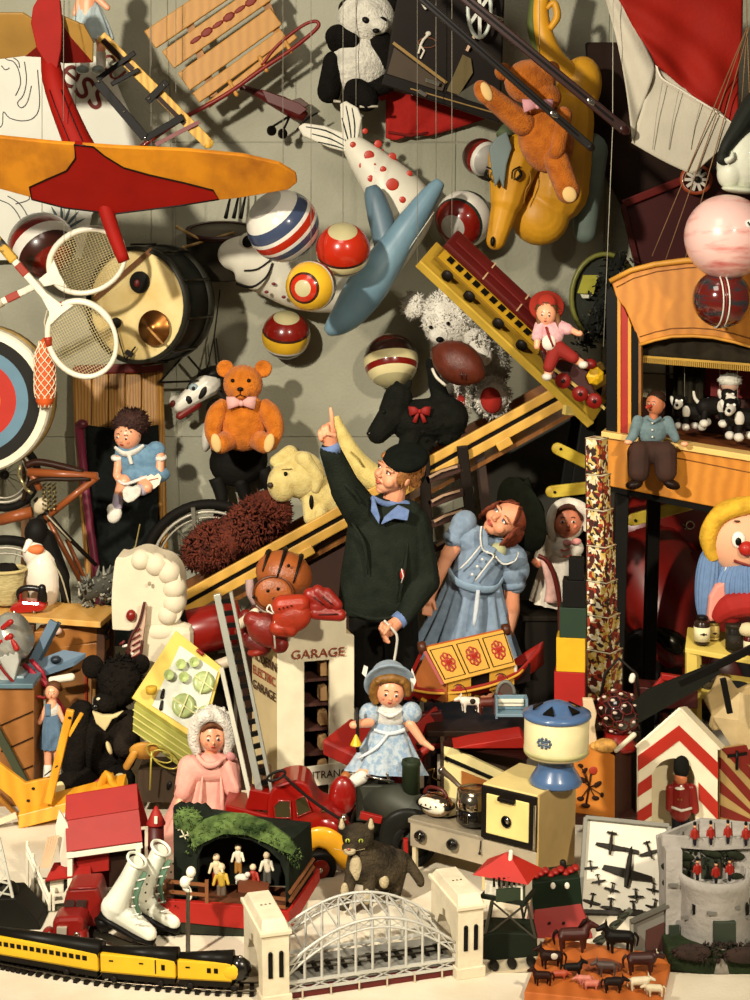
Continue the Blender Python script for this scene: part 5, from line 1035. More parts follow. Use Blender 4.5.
# ---------- left middle: workbench, bicycle, bear, scooter, barn ----------
bwd=wood('d8a85c','cc9a4c',2,(2,6,6),.5);owd=wood('9c6428','8a5520',2,(2,6,6),.5);dw2=mt('4a2c16',.6,.25,6)
t=T('workbench','toy wooden workbench with light top and drawers at left edge','workbench',55,760,5.9)
t.part('top',M().add([(-60,617,90),(112,617,46),(104,617,-20),(-60,617,26),(-60,623,90),(112,623,46),(104,623,-20),(-60,623,26)],[(0,1,2,3),(7,6,5,4),(0,4,5,1),(1,5,6,2),(2,6,7,3),(3,7,4,0)],False),bwd,bev=.8)
for y,h in ((640,15),(657,13)):
    d_=t.part('drawer',M().add([(34,y-8,0),(104,y-14,4),(104,y-14+h,4),(34,y-8+h+6,0),(34,y-8,30),(104,y-14,34),(104,y-14+h,34),(34,y-8+h+6,30)],[(0,1,2,3),(7,6,5,4),(0,4,5,1),(1,5,6,2),(2,6,7,3),(3,7,4,0)],False),owd,bev=1)
t.part('knob',M().ell((58,630,-4),(5,4,5)),paint('d8b4a0'),d_)
for x,z in ((30,4),(100,8),(-50,30),(104,38)): t.part('leg',M().beam((x,625,z),(x-2,758,z),9,9),dw2,bev=.8)
t.part('vice',M().tube([(102,622,2),(108,628,2),(104,634,4),(108,640,4)],2.6,8),DARKM);t.part('brace',M().box((66,690,20),(70,8,6)),owd)
t=T('basket','cream wicker basket with dark cloth at left edge on the workbench','basket',5,606,6.02)
t.part('bowl',M().lathe((4,606,12),[(13,0),(14,3),(19,34),(17.5,34),(12,3)],(0,-1,0),24),mt('d6c48c',.8,.25,14,.9,40,c2='a8945a',stretch=(3,3,14)));t.part('rim',M().tube([(4+19*cos(k*PI/10),572,12+19*sin(k*PI/10)) for k in range(20)],1.8,7,True),mt('c9b67c',.8))
t.part('cloth',M().ell((2,574,10),(15,9,13)).ell((10,570,6),(6,6,6)),mt('1a1512',.9),rem=1,smo=1)
t=T('toy_iron','red toy iron with black handle standing on the workbench','iron',29,612,5.976)
t.part('sole',M().prism([(10,609),(14,603),(24,599),(40,600),(48,603),(46,609),(36,611),(16,612)],-9,9),paint('b8241a',.25,.6),bev=3);t.part('handle',M().tube(spl([(20,601,0),(19,592,0),(26,588,0),(38,589,0),(44,594,0),(45,602,0)],4),[2.4,3,3.2,3.2,3,2.4],8),mt('14110e',.3));t.part('plug',M().cap((42,588,0),(42,600,0),4,5),mt('14110e',.3))
t.part('post',M().cap((20,594,0),(20,602,0),2.4,2.6),paint('9c1c14'))
for x in (16,36): t.part('screw',M().ell((x,610,-9.6),(1.6,1.6,1)),CHROME)
t=T('toy_duck','white and black toy penguin with orange throat standing behind red iron','soft toy',44,604,6.11)
t.part('body',M().ell((43,578,0),(17,32,16),(0,0,-6)).ell((34,552,-2),(11,14,11)),paint('e6dccb',.5),rem=1.1,smo=3)
t.part('throat',M().ell((37,548,-8),(9,5.5,6)),mt('d9743c',.6));t.part('hood',M().ell((36,533,2),(12,15,12)).cap((44,540,6),(56,580,10),10,12),mt('141210',.6),rem=1,smo=3);t.part('beak',M().cap((31,541,-8),(27,548,-12),4,2),paint('eee6d8'))
t.part('wing',M().tube(spl([(54,560,0),(62,580,2),(66,603,4)],4),[(4,3),(8,4),(3,2)],10),mt('1d1a16',.6));t.part('wing_edge',M().tube(spl([(52,558,-6),(62,576,-4),(69,602,-2)],4),.9,5),mt('a9a184',.5))
# bicycle
t=T('bicycle','small bicycle with red brown frame and dark wheels at the left edge','bicycle',20,690,6.31)
fm=paint('8c4a24',.35);tyb=mt('171511',.7)
def wheel(t,x,y,z,r_,w_=5):
    w=t.part('tyre',M().tube([(x+r_*cos(k*PI/24),y+r_*sin(k*PI/24),z) for k in range(48)],w_,8,True),tyb)
    t.part('rim',M().tube([(x+(r_-w_*1.5)*cos(k*PI/24),y+(r_-w_*1.5)*sin(k*PI/24),z-1) for k in range(48)],1.6,6,True),mt('b8b2a2',.4,metal=.3),w)
    t.part('rim',M().tube([(x+(r_-w_*2.6)*cos(k*PI/24),y+(r_-w_*2.6)*sin(k*PI/24),z-1) for k in range(48)],1.1,6,True),mt('a8a292',.4,metal=.3),w)
    for k in range(14): a=2*PI*k/14;t.part('spoke',M().tube([(x,y,z),(x+(r_-w_*2)*cos(a),y+(r_-w_*2)*sin(a),z)],.5,4),mt('8d887a',.4,metal=.5),w)
    t.part('hub',M().ell((x,y,z),(5,5,7)),DARKM,w);return w
wheel(t,6,600,0,60);wheel(t,-6,482,44,34,4)
for a,b,r_ in (((28,472,0),(98,476,-4),4.4),((98,476,-4),(46,518,-2),3.6),((30,470,0),(40,490,0),3.4),((0,520,0),(32,512,0),6),((40,505,2),(84,590,4),2.6),((66,540,4),(88,592,8),2.2)): t.part('frame_tube',M().tube([a,b],r_,9),fm)
t.part('seat_rail',M().tube(spl([(24,500,-4),(30,484,-6),(44,478,-8),(70,478,-8),(92,478,-6)],4),2.4,8),mt('2a1c12',.4));t.part('top_tube',M().tube(spl([(26,466,0),(38,462,0),(60,466,0),(84,472,-2)],4),3.6,8),mt('2e1810',.4))
for a,b in (((22,464,-6),(20,474,-6)),((20,474,-6),(28,488,-8)),((28,488,-8),(34,492,-8))): t.part('handlebar',M().tube([a,b],1.8,7),mt('a89c70',.3,metal=.7))
for x in (46,51,56): t.part('spring',M().tube([(x+1.6*cos(k*1.2),482+k*.85,-8+1.6*sin(k*1.2)) for k in range(32)],.9,5),metal('8d7c4a'))
t.part('fork',M().tube([(36,498,-4),(62,530,-2),(96,566,2)],[3,2.6,2],8),mt('1a1410',.4));t.part('fork_edge',M().tube([(48,514,-6),(72,540,-5)],.9,5),mt('a39a80',.4))
t.part('saddle',M().ell((42,505,-4),(7,9,5),(0,0,30)),mt('cfc0a0',.5),rem=0);t.part('tread',M().cap((36,525,2),(42,520,2),5,6),tyb)
t=T('tricycle_wheel','large spoked wheel with pale rims behind the white lamb and shaggy toy','wheel',208,690,6.76)
wheel(t,210,570,0,66,5)
t.part('fork',M().beam((194,506,-8),(199,570,-8),4,4,(0,0,1)),mt('6a6658',.5));t.part('stand',M().beam((210,570,8),(214,694,8),8,6),mt('17130f',.6))
t=T('yarn_garland','grey and white twisted wool garland hanging behind the lamb','garland',100,606,6.05)
m=M();rg_=random.Random(2)
for k in range(90):
    x=lerp(80,122,rg_.random());y=575+rg_.random()*32-(x-80)*.25;a=rg_.random()*3;m.mat(rg_.choice((0,0,1,2))).tube(spl([(x-4*cos(a),y-4*sin(a),rg_.gauss(0,5)),(x,y+3,rg_.gauss(0,5)),(x+4*cos(a),y+3*sin(a),rg_.gauss(0,5))],3),[.6,1.7,.6],6)
t.part('wool',m,[mt('77776c',.9),mt('3a3a34',.9),mt('aaa898',.9)],kind='stuff');t.part('core',M().cap((88,592,4),(116,578,4),10,12),mt('4b4b43',.9));t.part('tie',M().tube([(116,572,0),(134,548,10),(137,528,20)],.8,5),mt('8a7a48'))
# lamb
t=T('toy_lamb','white scalloped toy lamb with red nose and laced red mouth','soft toy',160,712,5.7)
lw=mt('d6cab0',.85,.06,8,.1,60,spec=.2)
hd=M().prism(spl([(113,630),(112,600),(114,572),(118,560),(116,555),(124,557),(132,554),(140,551),(150,552),(158,556),(168,560),(176,566),(181,576),(182,590),(183,602),(182,614),(176,622),(164,625),(148,626),(130,630),(113,630)],3) and [(p.x,p.y) for p in spl([(113,629,0),(112,600,0),(114,572,0),(117,557,0),(124,557,0),(132,554,0),(141,551,0),(150,552,0),(158,556,0),(168,559,0),(176,566,0),(181,576,0),(182,590,0),(183,602,0),(182,614,0),(176,622,0),(164,624,0),(148,625,0),(130,630,0)],3)],-4,36)
h=t.part('head',hd,lw,bev=6)
for x,y,r_ in ((141,560,11),(156,565,12),(169,573,12),(174,588,12),(174,603,12),(168,615,11)): t.part('curl',M().ell((x,y,2),(r_,r_,12)),lw,h)
t.part('body',M().box((166,668,16),(54,88,44)).ell((160,632,12),(26,14,20)),lw,bev=9)
t.part('nose',M().ell((132,614,-6),(5,6,5)),paint('8c1f18',.3),h)
m=t.part('mouth_flap',M().prism([(p.x,p.y) for p in spl([(146,600,0),(142,618,0),(134,632,0),(131,645,0),(136,657,0),(142,655,0),(144,640,0),(147,620,0),(148,604,0)],4)],-16,-5),mt('c9a892',.7));t.part('mouth_edge',M().tube(spl([(147,598,-17),(142,618,-18),(134,632,-18),(131,646,-18),(136,658,-17),(142,656,-17),(145,636,-17)],4),1.5,6),mt('4a1a14',.6),m)
for y in (626,632,638,644,650): t.part('lace',M().tube([(135,y+3,-18),(143,y-2,-18)],.9,5),mt('7c1f1a',.6),m)
for k in range(5): t.part('stripe',M().tube([(122+k*3,641+k*4-(k % 2)*2,-14),(127+k*3,637+k*4,-16)],1.4,6),mt('e8dccc' if k % 2 else '7a2a22',.6))
t.part('speckle',M().ell((151,581,-11),(1.8,2.4,.8)),mt('9a8a70'))
for x in (148,184): t.part('foot',M().box((x,706,16),(18,14,40)),lw,bev=3)
t=T('red_drum','dark red toy drum with cream rim lying beside the lamb','drum',212,662,5.8)
t.part('shell',M().lathe((186,634,0),[(22,0),(23,2),(23,54),(22,56)],(1,-.18,.2),32),paint('8c1a12',.3));t.part('rim',M().lathe((185,634,0),[(22,-2),(24.5,-2),(24.5,4),(22,4),(22,-2)],(1,-.18,.2),32),BLACK);t.part('lower_rim',M().tube(spl([(184,668,-14),(206,664,-19),(236,655,-16)],4),(4,6),10),paint('dccbb0'));t.part('stand',M().box((212,718,10),(40,118,24)),mt('1c140e',.7))
# wringer, blue frame, crate, small things
t=T('wringer_toy','silver ribbed toy machine with red knobs in front of the workbench','toy machine',15,684,5.6)
sv=mt('b5b8b0',.3,.15,10,metal=.5)
t.part('drum',M().lathe((6,640,0),[(21,-16),(23,-14)]+[(23+(k % 2)*1.6,-12+k*2.6) for k in range(11)]+[(20,20)],(.8,-.45,-.2),30),sv);t.part('hopper',M().prism([(4,652),(22,640),(24,656),(18,678),(8,680),(2,668)],-22,-10),mt('c6c8be',.35,metal=.3),bev=1.5)
t.part('base',M().box((8,678,0),(40,14,36)),mt('71838a',.4),bev=1.5)
for a,b in (((8,622),(16,616)),((6,636),(16,630)),((16,632),(22,642)),((-2,638),(4,636))): t.part('crank',M().cap((a[0],a[1],-22),(b[0],b[1],-24),2.4,3),paint('b3221a'))
t.part('hose',M().tube(spl([(-4,632,-26),(2,650,-28),(14,668,-28),(32,686,-24),(50,692,-20)],5),1.5,7),paint('8c1a18'))
t=T('blue_beam','grey blue wooden easel frame with flat blue shelf under the workbench','easel',52,780,5.71)
bb_=mt('5d7488',.6,.15,6)
t.part('beam',M().beam((54,621,0),(34,660,-4),9,6,(0,0,1)),bb_,bev=.8);t.part('beam',M().beam((58,624,6),(40,660,2),4,6,(0,0,1)),mt('43525f',.6))
t.part('shelf',M().add([(24,664,-6),(62,652,8),(84,656,10),(74,662,0),(30,674,-10),(24,669,-6),(62,656,8),(84,660,10),(74,666,0),(30,679,-10)],[(0,1,2,3,4),(9,8,7,6,5),(0,5,6,1),(1,6,7,2),(2,7,8,3),(3,8,9,4),(4,9,5,0)],False),bb_);t.part('ink_pot',M().lathe((56,661,-1),[(5,0),(5.5,3),(3,5)],(0,-1,0),14),mt('26303a',.4))
t.part('post',M().beam((37,684,-4),(37,778,-4),7,6,(0,0,1)),mt('4a4466',.6));t.part('post_stripe',M().beam((40,690,-8),(38,776,-8),2,2,(0,0,1)),mt('8a2a44',.6));t.part('back_panel',M().box((66,708,16),(46,90,6)),wood('8a5c2e','754a22',3));t.part('red_edge',M().box((84,692,11),(2,40,2)),paint('a8321f'))
t=T('red_pole','pair of pinkish red poles leaning across the blue frame','pole',60,740,5.62)
rp=paint('a82a3c',.4);t.part('shaft',M().tube([(24,664,-2),(46,684,-3),(84,740,-4)],[(3,2),(4.5,3),(2.6,2)],8),rp);t.part('shaft',M().tube([(30,660,2),(42,672,1),(48,690,0)],2.4,7),rp)
t.part('tip',M().cap((84,738,-4),(82,732,-5),2,2.4),paint('d8c8b0'))
t=T('wood_crate','brown wooden plank crate with blue lid at left edge under the toy machine','crate',15,812,5.5)
t.part('box',M().box((8,748,20),(54,126,46)),wood('94602e','80501f',2,(2,2,5)),bev=1)
for y in (716,742,770): t.part('plank_gap',M().beam((2,y+8,-4),(34,y-6,-4),1.2,1,(0,0,1)),mt('2a180c'))
t.part('lid',M().box((6,684,18),(58,5,52)),mt('54707c',.5),bev=1);t.part('green_bar',M().beam((-6,716,-12),(28,778,-14),8,5,(0,0,1)),mt('39402a',.6),bev=.8)
t=T('small_doll','small doll in blue pinafore standing between the crate and black bear','doll',52,778,5.56)
t.part('body',M().ell((52,692,0),(7,8,7)).cap((52,698,0),(52,706,0),4,6).cap((48,745,0),(48,770,-1),4.2,3.4).cap((57,745,0),(58,768,-1),4.2,3.4).cap((46,708,0),(40,722,-2),3,2.4).cap((58,708,0),(64,720,-3),3,2.4),DSKIN,rem=.8,smo=2)
t.part('hair',M().ell((53,688,3),(7.6,6.5,7)),mt('5a3214',.7));t.part('dress',skirt((52,712,0),(53,748,1),7,13,9,.08),cloth('5d7890'));t.part('bodice',M().ell((52,710,0),(8,9,6)),cloth('d8d6cc'));t.part('bib',M().box((49,708,-6),(6,12,2)),cloth('5d7890'),bev=.8)
face(t,(52,692,0),7,(.1,0,-1),cheeks=False)
for x in (48,58): t.part('sock',M().cap((x,766,-1),(x,776,-3),4,4.4),cloth('e2ddcf'))
t=T('paper_roll','small white paper roll lying on the easel frame shelf','paper',62,682,5.66);t.one(M().cap((52,679,-4),(72,676,-4),3.4,4),paint('e5ddc8',.7,0))
# black bear
t=T('black_bear','big black plush bear with cream bib and foot pads sitting on the floor','soft toy',105,800,5.58)
bb2=plush('1a1612','110e0b',120,1.0);cp=mt('d6c48e',.9,.15)
h=t.part('head',M().ell((120,682,0),(22,25,21)).ell((108,698,-12),(13,10,12)).ell((92,668,4),(11,12,8)).ell((140,666,6),(9,10,8)).hair((120,680,0),(21,24,20),260,5,1.5,40,.8),bb2)
t.part('eye',M().ell((102,693,-20),(2.4,1.6,1.6)),paint('cfc4a8'),h);t.part('nose',M().ell((99,700,-22),(4,3,3)),mt('0b0908',.3),h)
t.part('bib',M().prism([(96,704),(106,708),(116,708),(127,704),(121,710),(116,712),(109,724),(100,716)],-24,-18),cp,bev=1.2)
t.part('torso',M().ell((108,742,2),(32,40,24)),bb2);t.part('arm',M().cap((82,712,-4),(76,760,-16),13,11),bb2);a_=t.part('arm',M().cap((130,722,-6),(128,738,-22),14,12),plush('28211b','1b1612',120,1.0));t.part('paw_pad',M().ell((114,738,-30),(2.4,7,4),(0,0,-20)),cp,a_)
for x,y,px in ((74,776,67),(124,770,126)): l=t.part('leg',M().cap((lerp(x,104,.4),778,-4),(x,y+2,-28),17,16),bb2);t.part('foot_pad',M().ell((px,y,-43),(6 if x < 100 else 8.5,10 if x < 100 else 12,3),(0,0,16 if x < 100 else 12)),cp,l)
t.part('ribbon',M().prism([(93,781),(98,773),(105,768),(107,773),(102,780)],-30,-26),paint('c43c56',.6),bev=.8)
# yellow scooter
t=T('wooden_sledge','yellow wooden jointed sledge frame on floor before the black bear','sledge',60,818,5.36)
ys=wood('d99a26','c98a1c',2,(3,3,3),.4)
t.part('base',M().add([(22,808,-20),(124,785,-10),(128,797,-14),(24,820,-24),(22,802,4),(124,778,14),(128,800,10),(24,822,0)],[(0,1,2,3),(7,6,5,4),(0,4,5,1),(1,5,6,2),(2,6,7,3),(3,7,4,0)],False),ys,bev=1)
t.part('plate',M().prism([(-20,748),(0,758),(28,779),(58,772),(56,796),(50,802),(24,810),(14,794),(-20,766)],-12,-6),ys,bev=1);t.part('upright',M().beam((74,704,-18),(52,796,-20),8,6,(0,0,1)),ys,bev=1);t.part('fork',M().beam((85,708,-16),(72,730,-18),4,4,(0,0,1)),ys,bev=.6)
t.part('side_edge',M().beam((-20,772,-10),(20,810,-14),3,4,(0,0,1)),wood('a8701a','8a5a14',2));t.part('seat',M().tube(spl([(98,790,4),(108,776,4),(112,784,4),(126,792,4)],4),[(4,3),(8,4),(9,4),(5,3)],10),ys)
for x,y in ((36,784),(31,796),(74,711)): t.part('bolt',M().ell((x,y,-13 if x < 60 else -22),(1.8,1.4,1)),DARKM)
t.part('wire',M().tube([(48,770,-16),(62,758,-23)],.7,5),DARKM);t.part('pale_runner',M().beam((-10,818,-26),(22,806,-24),6,4,(0,0,1)),paint('d8c8a8',.6,0),bev=.6);t.part('pale_strip',M().beam((68,806,-26),(98,798,-24),4,2,(0,0,1)),paint('dccfc0',.6,0))
# tea set box
t=T('tea_set_box','open yellow box showing a green toy tea set beside black bear','toy box',175,800,5.42)
B0,B1,B2,B3=Vector((174,645,30)),Vector((216,676,24)),Vector((200,736,-10)),Vector((140,698,-4))
def quadslab(m,pts,th):
    n=(Vector(pts[1])-Vector(pts[0])).cross(Vector(pts[3])-Vector(pts[0])).normalized()*th
    return m.add([Vector(p) for p in pts]+[Vector(p)+n for p in pts],[(0,1,2,3),(7,6,5,4),(0,4,5,1),(1,5,6,2),(2,6,7,3),(3,7,4,0)],False)
LN=(B1-B0).cross(B3-B0).normalized();LN=LN if LN.z < 0 else -LN
def LB(u,v,d=0): return (B0.lerp(B1,u)).lerp(B3.lerp(B2,u),v)+LN*d
cb_=paint('d8bd58',.6,0)
t.part('lid',quadslab(M(),[LB(-.1,-.06),LB(1.06,-.06),LB(1.06,1.04),LB(-.1,1.04)],-5 if LN.dot((B1-B0).cross(B3-B0)) > 0 else 5),cb_,bev=.6);t.part('picture_sheet',quadslab(M(),[LB(.12,.08,1),LB(1,.04,1),LB(1,.96,1),LB(.2,.98,1)],-1),mt('d5d8c8',.6))
gp=paint('a9b878',.3,.4);gd=paint('7f9458',.3)
for u,v,r_ in ((.80,.30,11),(.62,.74,12),(.98,.66,8)):
    p=t.part('plate',M().lathe(LB(u,v,4),[(r_*.3,-2),(r_*.9,-.6),(r_,.8),(r_*.6,-.4),(.1,-.6)],LN,22),gp);t.part('cross',M().beam(LB(u-.2,v,5),LB(u+.2,v,5),1.4,1).beam(LB(u,v-.17,5),LB(u,v+.17,5),1.4,1),paint('d6d69c'),p)
for u,v in ((.3,.3),(.5,.16),(.44,.42),(.2,.52)): t.part('cup',M().lathe(LB(u,v,3),[(2.6,-2),(4.6,1),(5.4,6),(4.6,6),(2,0)],LN,14),gp)
for u,v in ((.24,.72),(.3,.86),(.94,.92)): t.part('fork',M().cap(LB(u,v,3),LB(u+.03,v+.09,3),1.4,2),DARKM)
t.part('red_tag',M().cap(LB(.48,-.02,3),LB(.58,-.02,3),2,2),paint('a02a1c'))
side=quadslab(M(),[(136,700,-12),(198,740,-18),(190,768,-16),(134,728,-10)],30);t.part('tray',side,mt('a3a24e',.5,.15,8,c2='86863a'),bev=.6)
for k in range(4): t.part('tray_line',M().beam((135,705+k*7,-14),(196,744+k*7,-19.5),1,1,(0,0,1)),mt('cfca7a',.5))
t.part('lower_tray',M().box((168,784,14),(58,32,40)),mt('3a2a18',.7));t.part('yellow_cup',M().lathe((153,690,-12),[(5,0),(6,6),(5,7)],(0,-1,0),12),paint('c8a02c'))
t=T('wire_spectacles','yellow wire toy basket frame with wooden paddle by tea set box','paddle',150,790,5.34)
t.part('paddle',M().lathe((144,752,4),[(1,-2),(13,-2),(14,0),(13,2),(1,2)],(0,.5,-1),24,sq=(1.1,.75)),wood('c08a34','a8742a',3));t.part('handle',M().cap((134,754,4),(126,768,6),4,4),wood('c08a34','a8742a',3))
wy=mt('b8a94c',.4,metal=.4)
for x,y in ((160,752),(166,758)): t.part('wire_loop',M().tube([(x+13*cos(k*PI/10),y+8*sin(k*PI/10)+5*cos(k*PI/10),-4) for k in range(20)],.9,5,True),wy)
t.part('wire_stand',M().tube([(152,750,-4),(150,790,0)],1,5),wy)
# ---------- centre: garage, gloves, fire engine, dolls, ark, stove ----------
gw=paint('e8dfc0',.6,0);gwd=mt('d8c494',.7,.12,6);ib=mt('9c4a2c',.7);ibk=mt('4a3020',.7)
t=T('toy_garage','tall white toy garage with dark opening, lettered on front and side','toy garage',300,812,5.46)
fr=((277,0,0),(1,0,.28),(0,1,0),(-.28,0,1));X=lambda x: x-277
t.part('front_wall',M().prism([(X(277),640),(X(286),628),(X(300),617),(X(346),617),(X(346),639),(X(354),641),(X(354),812),(X(329),812),(X(329),664),(X(304),664),(X(304),812),(X(277),812)],0,5,fr=fr),gw,bev=.6)
sf=((277,0,0),(-31,0,60),(0,1,0),(0,0,1))
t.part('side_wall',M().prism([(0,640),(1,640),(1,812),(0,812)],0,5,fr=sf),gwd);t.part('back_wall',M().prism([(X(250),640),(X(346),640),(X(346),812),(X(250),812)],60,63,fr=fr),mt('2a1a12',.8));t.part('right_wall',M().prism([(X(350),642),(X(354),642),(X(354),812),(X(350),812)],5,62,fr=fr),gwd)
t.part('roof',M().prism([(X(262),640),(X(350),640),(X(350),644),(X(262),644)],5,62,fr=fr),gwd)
for k in range(5):
    y=684+k*25;t.part('parking_shelf',M().prism([(X(290),y),(X(340),y),(X(340),y+3),(X(290),y+3)],8,58,fr=fr),mt('4a2a22',.6));t.part('ramp',M().prism([(X(322),y-14),(X(328),y-17),(X(330),y-2),(X(322),y-2)],8,24,fr=fr),mt('b08a5c',.6))
uu=(1,0,.28)
t.text('GARAGE',(318,656,9),12.5,ib,right=uu,ext=.3,sx=1.12)
for k,(w_,c_) in enumerate((('MODERN',ibk),('ELECTRIC',ib),('GARAGE',ibk))): t.text(w_,(262,668+k*15,25),13,c_,right=(31,0,-60),ext=.3,sx=1.15 if k != 1 else 1.0)
t.part('sign',M().prism([(X(302),768),(X(352),766),(X(352),786),(X(302),788)],-6,-4,fr=fr),paint('e6dfc6',.6,0));t.text('ENTRANCE',(327,777,7),11,ibk,right=uu,ext=.3,sx=.92)
lt=mt('9c5222',.4,.2,18,.25,140,spec=.5)
t=T('football_helmet','brown leather football helmet with black bands on top of garage','helmet',282,610,5.5)
h=t.part('shell',M().ell((284,574,0),(29,23,26),(0,0,18)),lt)
for cx_ in (-.72,-.2,.38): kk=math.sqrt(1-cx_*cx_)*1.0;t.part('band',M().tube([(284+29.4*cx_*cos(R(18))+23.6*kk*cos(b)*sin(R(18)),574+29.4*cx_*sin(R(18))-23.6*kk*cos(b)*cos(R(18)),26.4*kk*sin(b)) for b in [R(k*9-90) for k in range(21)]],(.8,4.2),8,flat=(0,-1,0)),mt('17120e',.4))
t.part('ear_flap',M().ell((275,588,-22),(20,17,8),(0,0,16)),lt);t.part('ear_rim',M().tube([(275+19.5*cos(k*PI/12),588+17*sin(k*PI/12),-25) for k in range(24)],1.4,6,True),mt('5a2c12',.4))
for x,y in ((270,584),(280,582),(276,592),(290,560),(256,590)): t.part('vent',M().ell((x,y,-30 if y > 575 else -26),(1.7,1.7,1)),BLACK)
t.part('lining',M().tube(spl([(250,578,-8),(252,590,-12),(258,600,-16)],4),[4,5,4],8),mt('a58a86',.8));t.part('chin_strap',M().tube(spl([(258,600,-20),(272,608,-24),(284,604,-26)],4),1.6,6),mt('c9b6a0',.7));t.part('white_cup',M().cap((243,618,-22),(257,606,-24),5,4),mt('d6c9ae',.6))
def glove(label,cy,cx,col,parts,lace=None,Y=5.36,cat='boxing glove',nm='boxing_glove'):
    t=T(nm,label,cat,cx,cy,Y,'gloves on the garage');m=M()
    for p in parts: (m.cap if len(p) == 4 else m.ell)(*p)
    t.part('padding',m,mt(col,.4,.2,14,.15,120,spec=.5),rem=1,smo=3);return t
g=glove('dark red boxing glove with white laces hanging at the left of garage roof',650,262,'7a1a12',[((262,622,0),(15,22,13),(0,0,10)),((252,640,0),(262,646,-2),10,10),((246,616,0),(240,632,2),7,6)],Y=5.48)
g.part('cuff',M().lathe((258,650,-2),[(9,-3),(11,0),(10,3)],(.2,1,0),16),mt('a8321c',.5))
g=glove('dark red boxing glove with thumb in middle of the three gloves on garage',645,272,'8c2214',[((268,630,0),(22,17,13),(0,0,20)),((280,644,-2),(9,9,8)),((252,620,0),(262,624,0),9,10)],Y=5.34)
g.part('lace',M().tube(spl([(274,604,-14),(277,612,-16),(275,624,-16),(276,645,-14)],4),1,6),cloth('e8e0d0'));g.part('lace_bow',M().tube(spl([(274,610,-16),(268,606,-17),(271,601,-16),(275,609,-16),(281,604,-17),(280,600,-16),(275,609,-16)],4),.9,5),cloth('e8e0d0'))
g=glove('bright orange red boxing glove with stitched cuff above the word on garage',640,294,'b83c1c',[((292,616,0),(20,17,12),(0,0,-10)),((282,606,0),(300,604,0),11,10),((278,628,0),(290,628,-2),9,9)],Y=5.3)
for k in range(4): g.part('eyelet',M().ell((280+k*4,606-k,-12),1,None,6,5),BLACK)
g=glove('red leather baseball mitt with separate fingers at right end of garage roof',622,325,'9c2416',[((318,606,0),(12,11,10)),((310,594,-2),(320,602,-4),7,6),((318,591,-2),(330,602,-5),7,6),((327,594,-2),(337,604,-4),7,6),((316,612,-4),(340,614,-4),7,6.5)],Y=5.32,cat='baseball mitt',nm='baseball_mitt')
for a,b in (((313,590),(324,600)),((322,590),(333,600)),((318,608),(338,609))): g.part('seam',M().tube([(a[0]+1,a[1]+4,-11),(b[0],b[1]+2,-12)],.7,5),mt('4a120c'))
# fire engine
fe=mt('9c150c',.3,.1,8,spec=.5,coat=.4);fy=paint('d99a1c',.3,.4)
t=T('fire_engine','red toy fire engine with yellow fender and long raised grey ladder','toy truck',300,872,4.95)
t.part('cab',M().prism([(p.x,p.y) for p in spl([(268,818,0),(269,795,0),(276,782,0),(294,776,0),(308,780,0),(318,800,0),(332,808,0),(344,822,0),(346,836,0),(300,836,0),(268,832,0)],4)],-14,34),fe,bev=2.5)
for a in ([(275,800),(280,795),(291,795),(292,812),(276,812)],[(296,794),(306,790),(312,805),(298,811)]): w_=t.part('window',M().prism(a,-16,-13),mt('3c3620',.15,spec=.8),bev=.5);t.part('window_frame',M().tube([(x,y,-16) for x,y in a],.9,5,True),fe,w_)
t.part('grille_nose',M().tube([(318,816,6),(336,822,-2),(346,832,-4)],[(12,18),(12,18),(7,12)],16,flat=(0,1,0)),fe);t.part('chassis',M().prism([(232,826),(340,838),(340,850),(232,846)],-6,30),mt('5a0f0b',.4));t.part('bed',M().prism([(226,800),(272,812),(272,836),(226,830)],-12,34),fe,bev=1.5)
t.part('fender',M().tube(spl([(306,848,-20),(308,834,-24),(320,827,-26),(334,832,-26),(345,848,-22),(350,858,-20)],4),[(3,8),(5,11),(6,12),(5,11),(3,9)],12,flat=(0,0,1)),fy);t.part('rear_fender',M().ell((342,804,24),(14,20,9)),fe)
for x,y,z,r_ in ((320,857,-26,17),(246,850,-20,15),(250,852,30,15),(336,856,30,15)):
    w_=t.part('wheel',M().lathe((x,y,z),[(r_*.55,-5),(r_*.9,-5.5),(r_,-3),(r_,3),(r_*.9,5.5),(r_*.55,5)],(-.25,0,1),30),BLACK);t.part('hubcap',M().lathe((x,y,z),[(2,-7),(r_*.5,-6),(r_*.6,-4),(r_*.6,5)],(-.25,0,1),24),paint('a3200f'),w_);t.part('hub',M().ell((x+1.6,y,z-7),3,None,10,8),CHROME,w_)
t.part('headlamp',M().ell((344,812,-14),(3.5,3.5,4)),CHROME);t.part('bell',M().lathe((324,806,-14),[(3,0),(2.4,3),(1,5)],(0,-1,0),14),CHROME);t.part('roof_plate',M().prism([(282,784),(296,777),(303,779),(296,784)],-10,8),fy)
gl=mt('a6a79c',.4,.1,10,metal=.3)
t.part('ladder_rail',M().beam((217,594,0),(262,800,-2),7,6,(0,0,1)),gl,bev=.6);t.part('ladder_rail',M().beam((231,592,0),(273,796,-2),3,6,(0,0,1)),gl);t.part('ladder_rail',M().beam((222,666,-6),(252,800,-8),4,4,(0,0,1)),mt('c6c3b2',.4))
for k in range(17): q_=k/17+.03;t.part('rung',M().beam((lerp(217,262,q_)+3,lerp(594,800,q_)+1,-1),(lerp(231,273,q_),lerp(592,796,q_)+2,-1),4.5,4,(0,0,1)),BLACK)
t.part('hinge',M().prism([(250,786),(272,790),(280,808),(246,806)],-10,8),fe,bev=1);t.part('hose_reel',M().lathe((262,782,14),[(12,-8),(13,0),(12,8)],(1,0,0),18),mt('6a4a2a',.7))
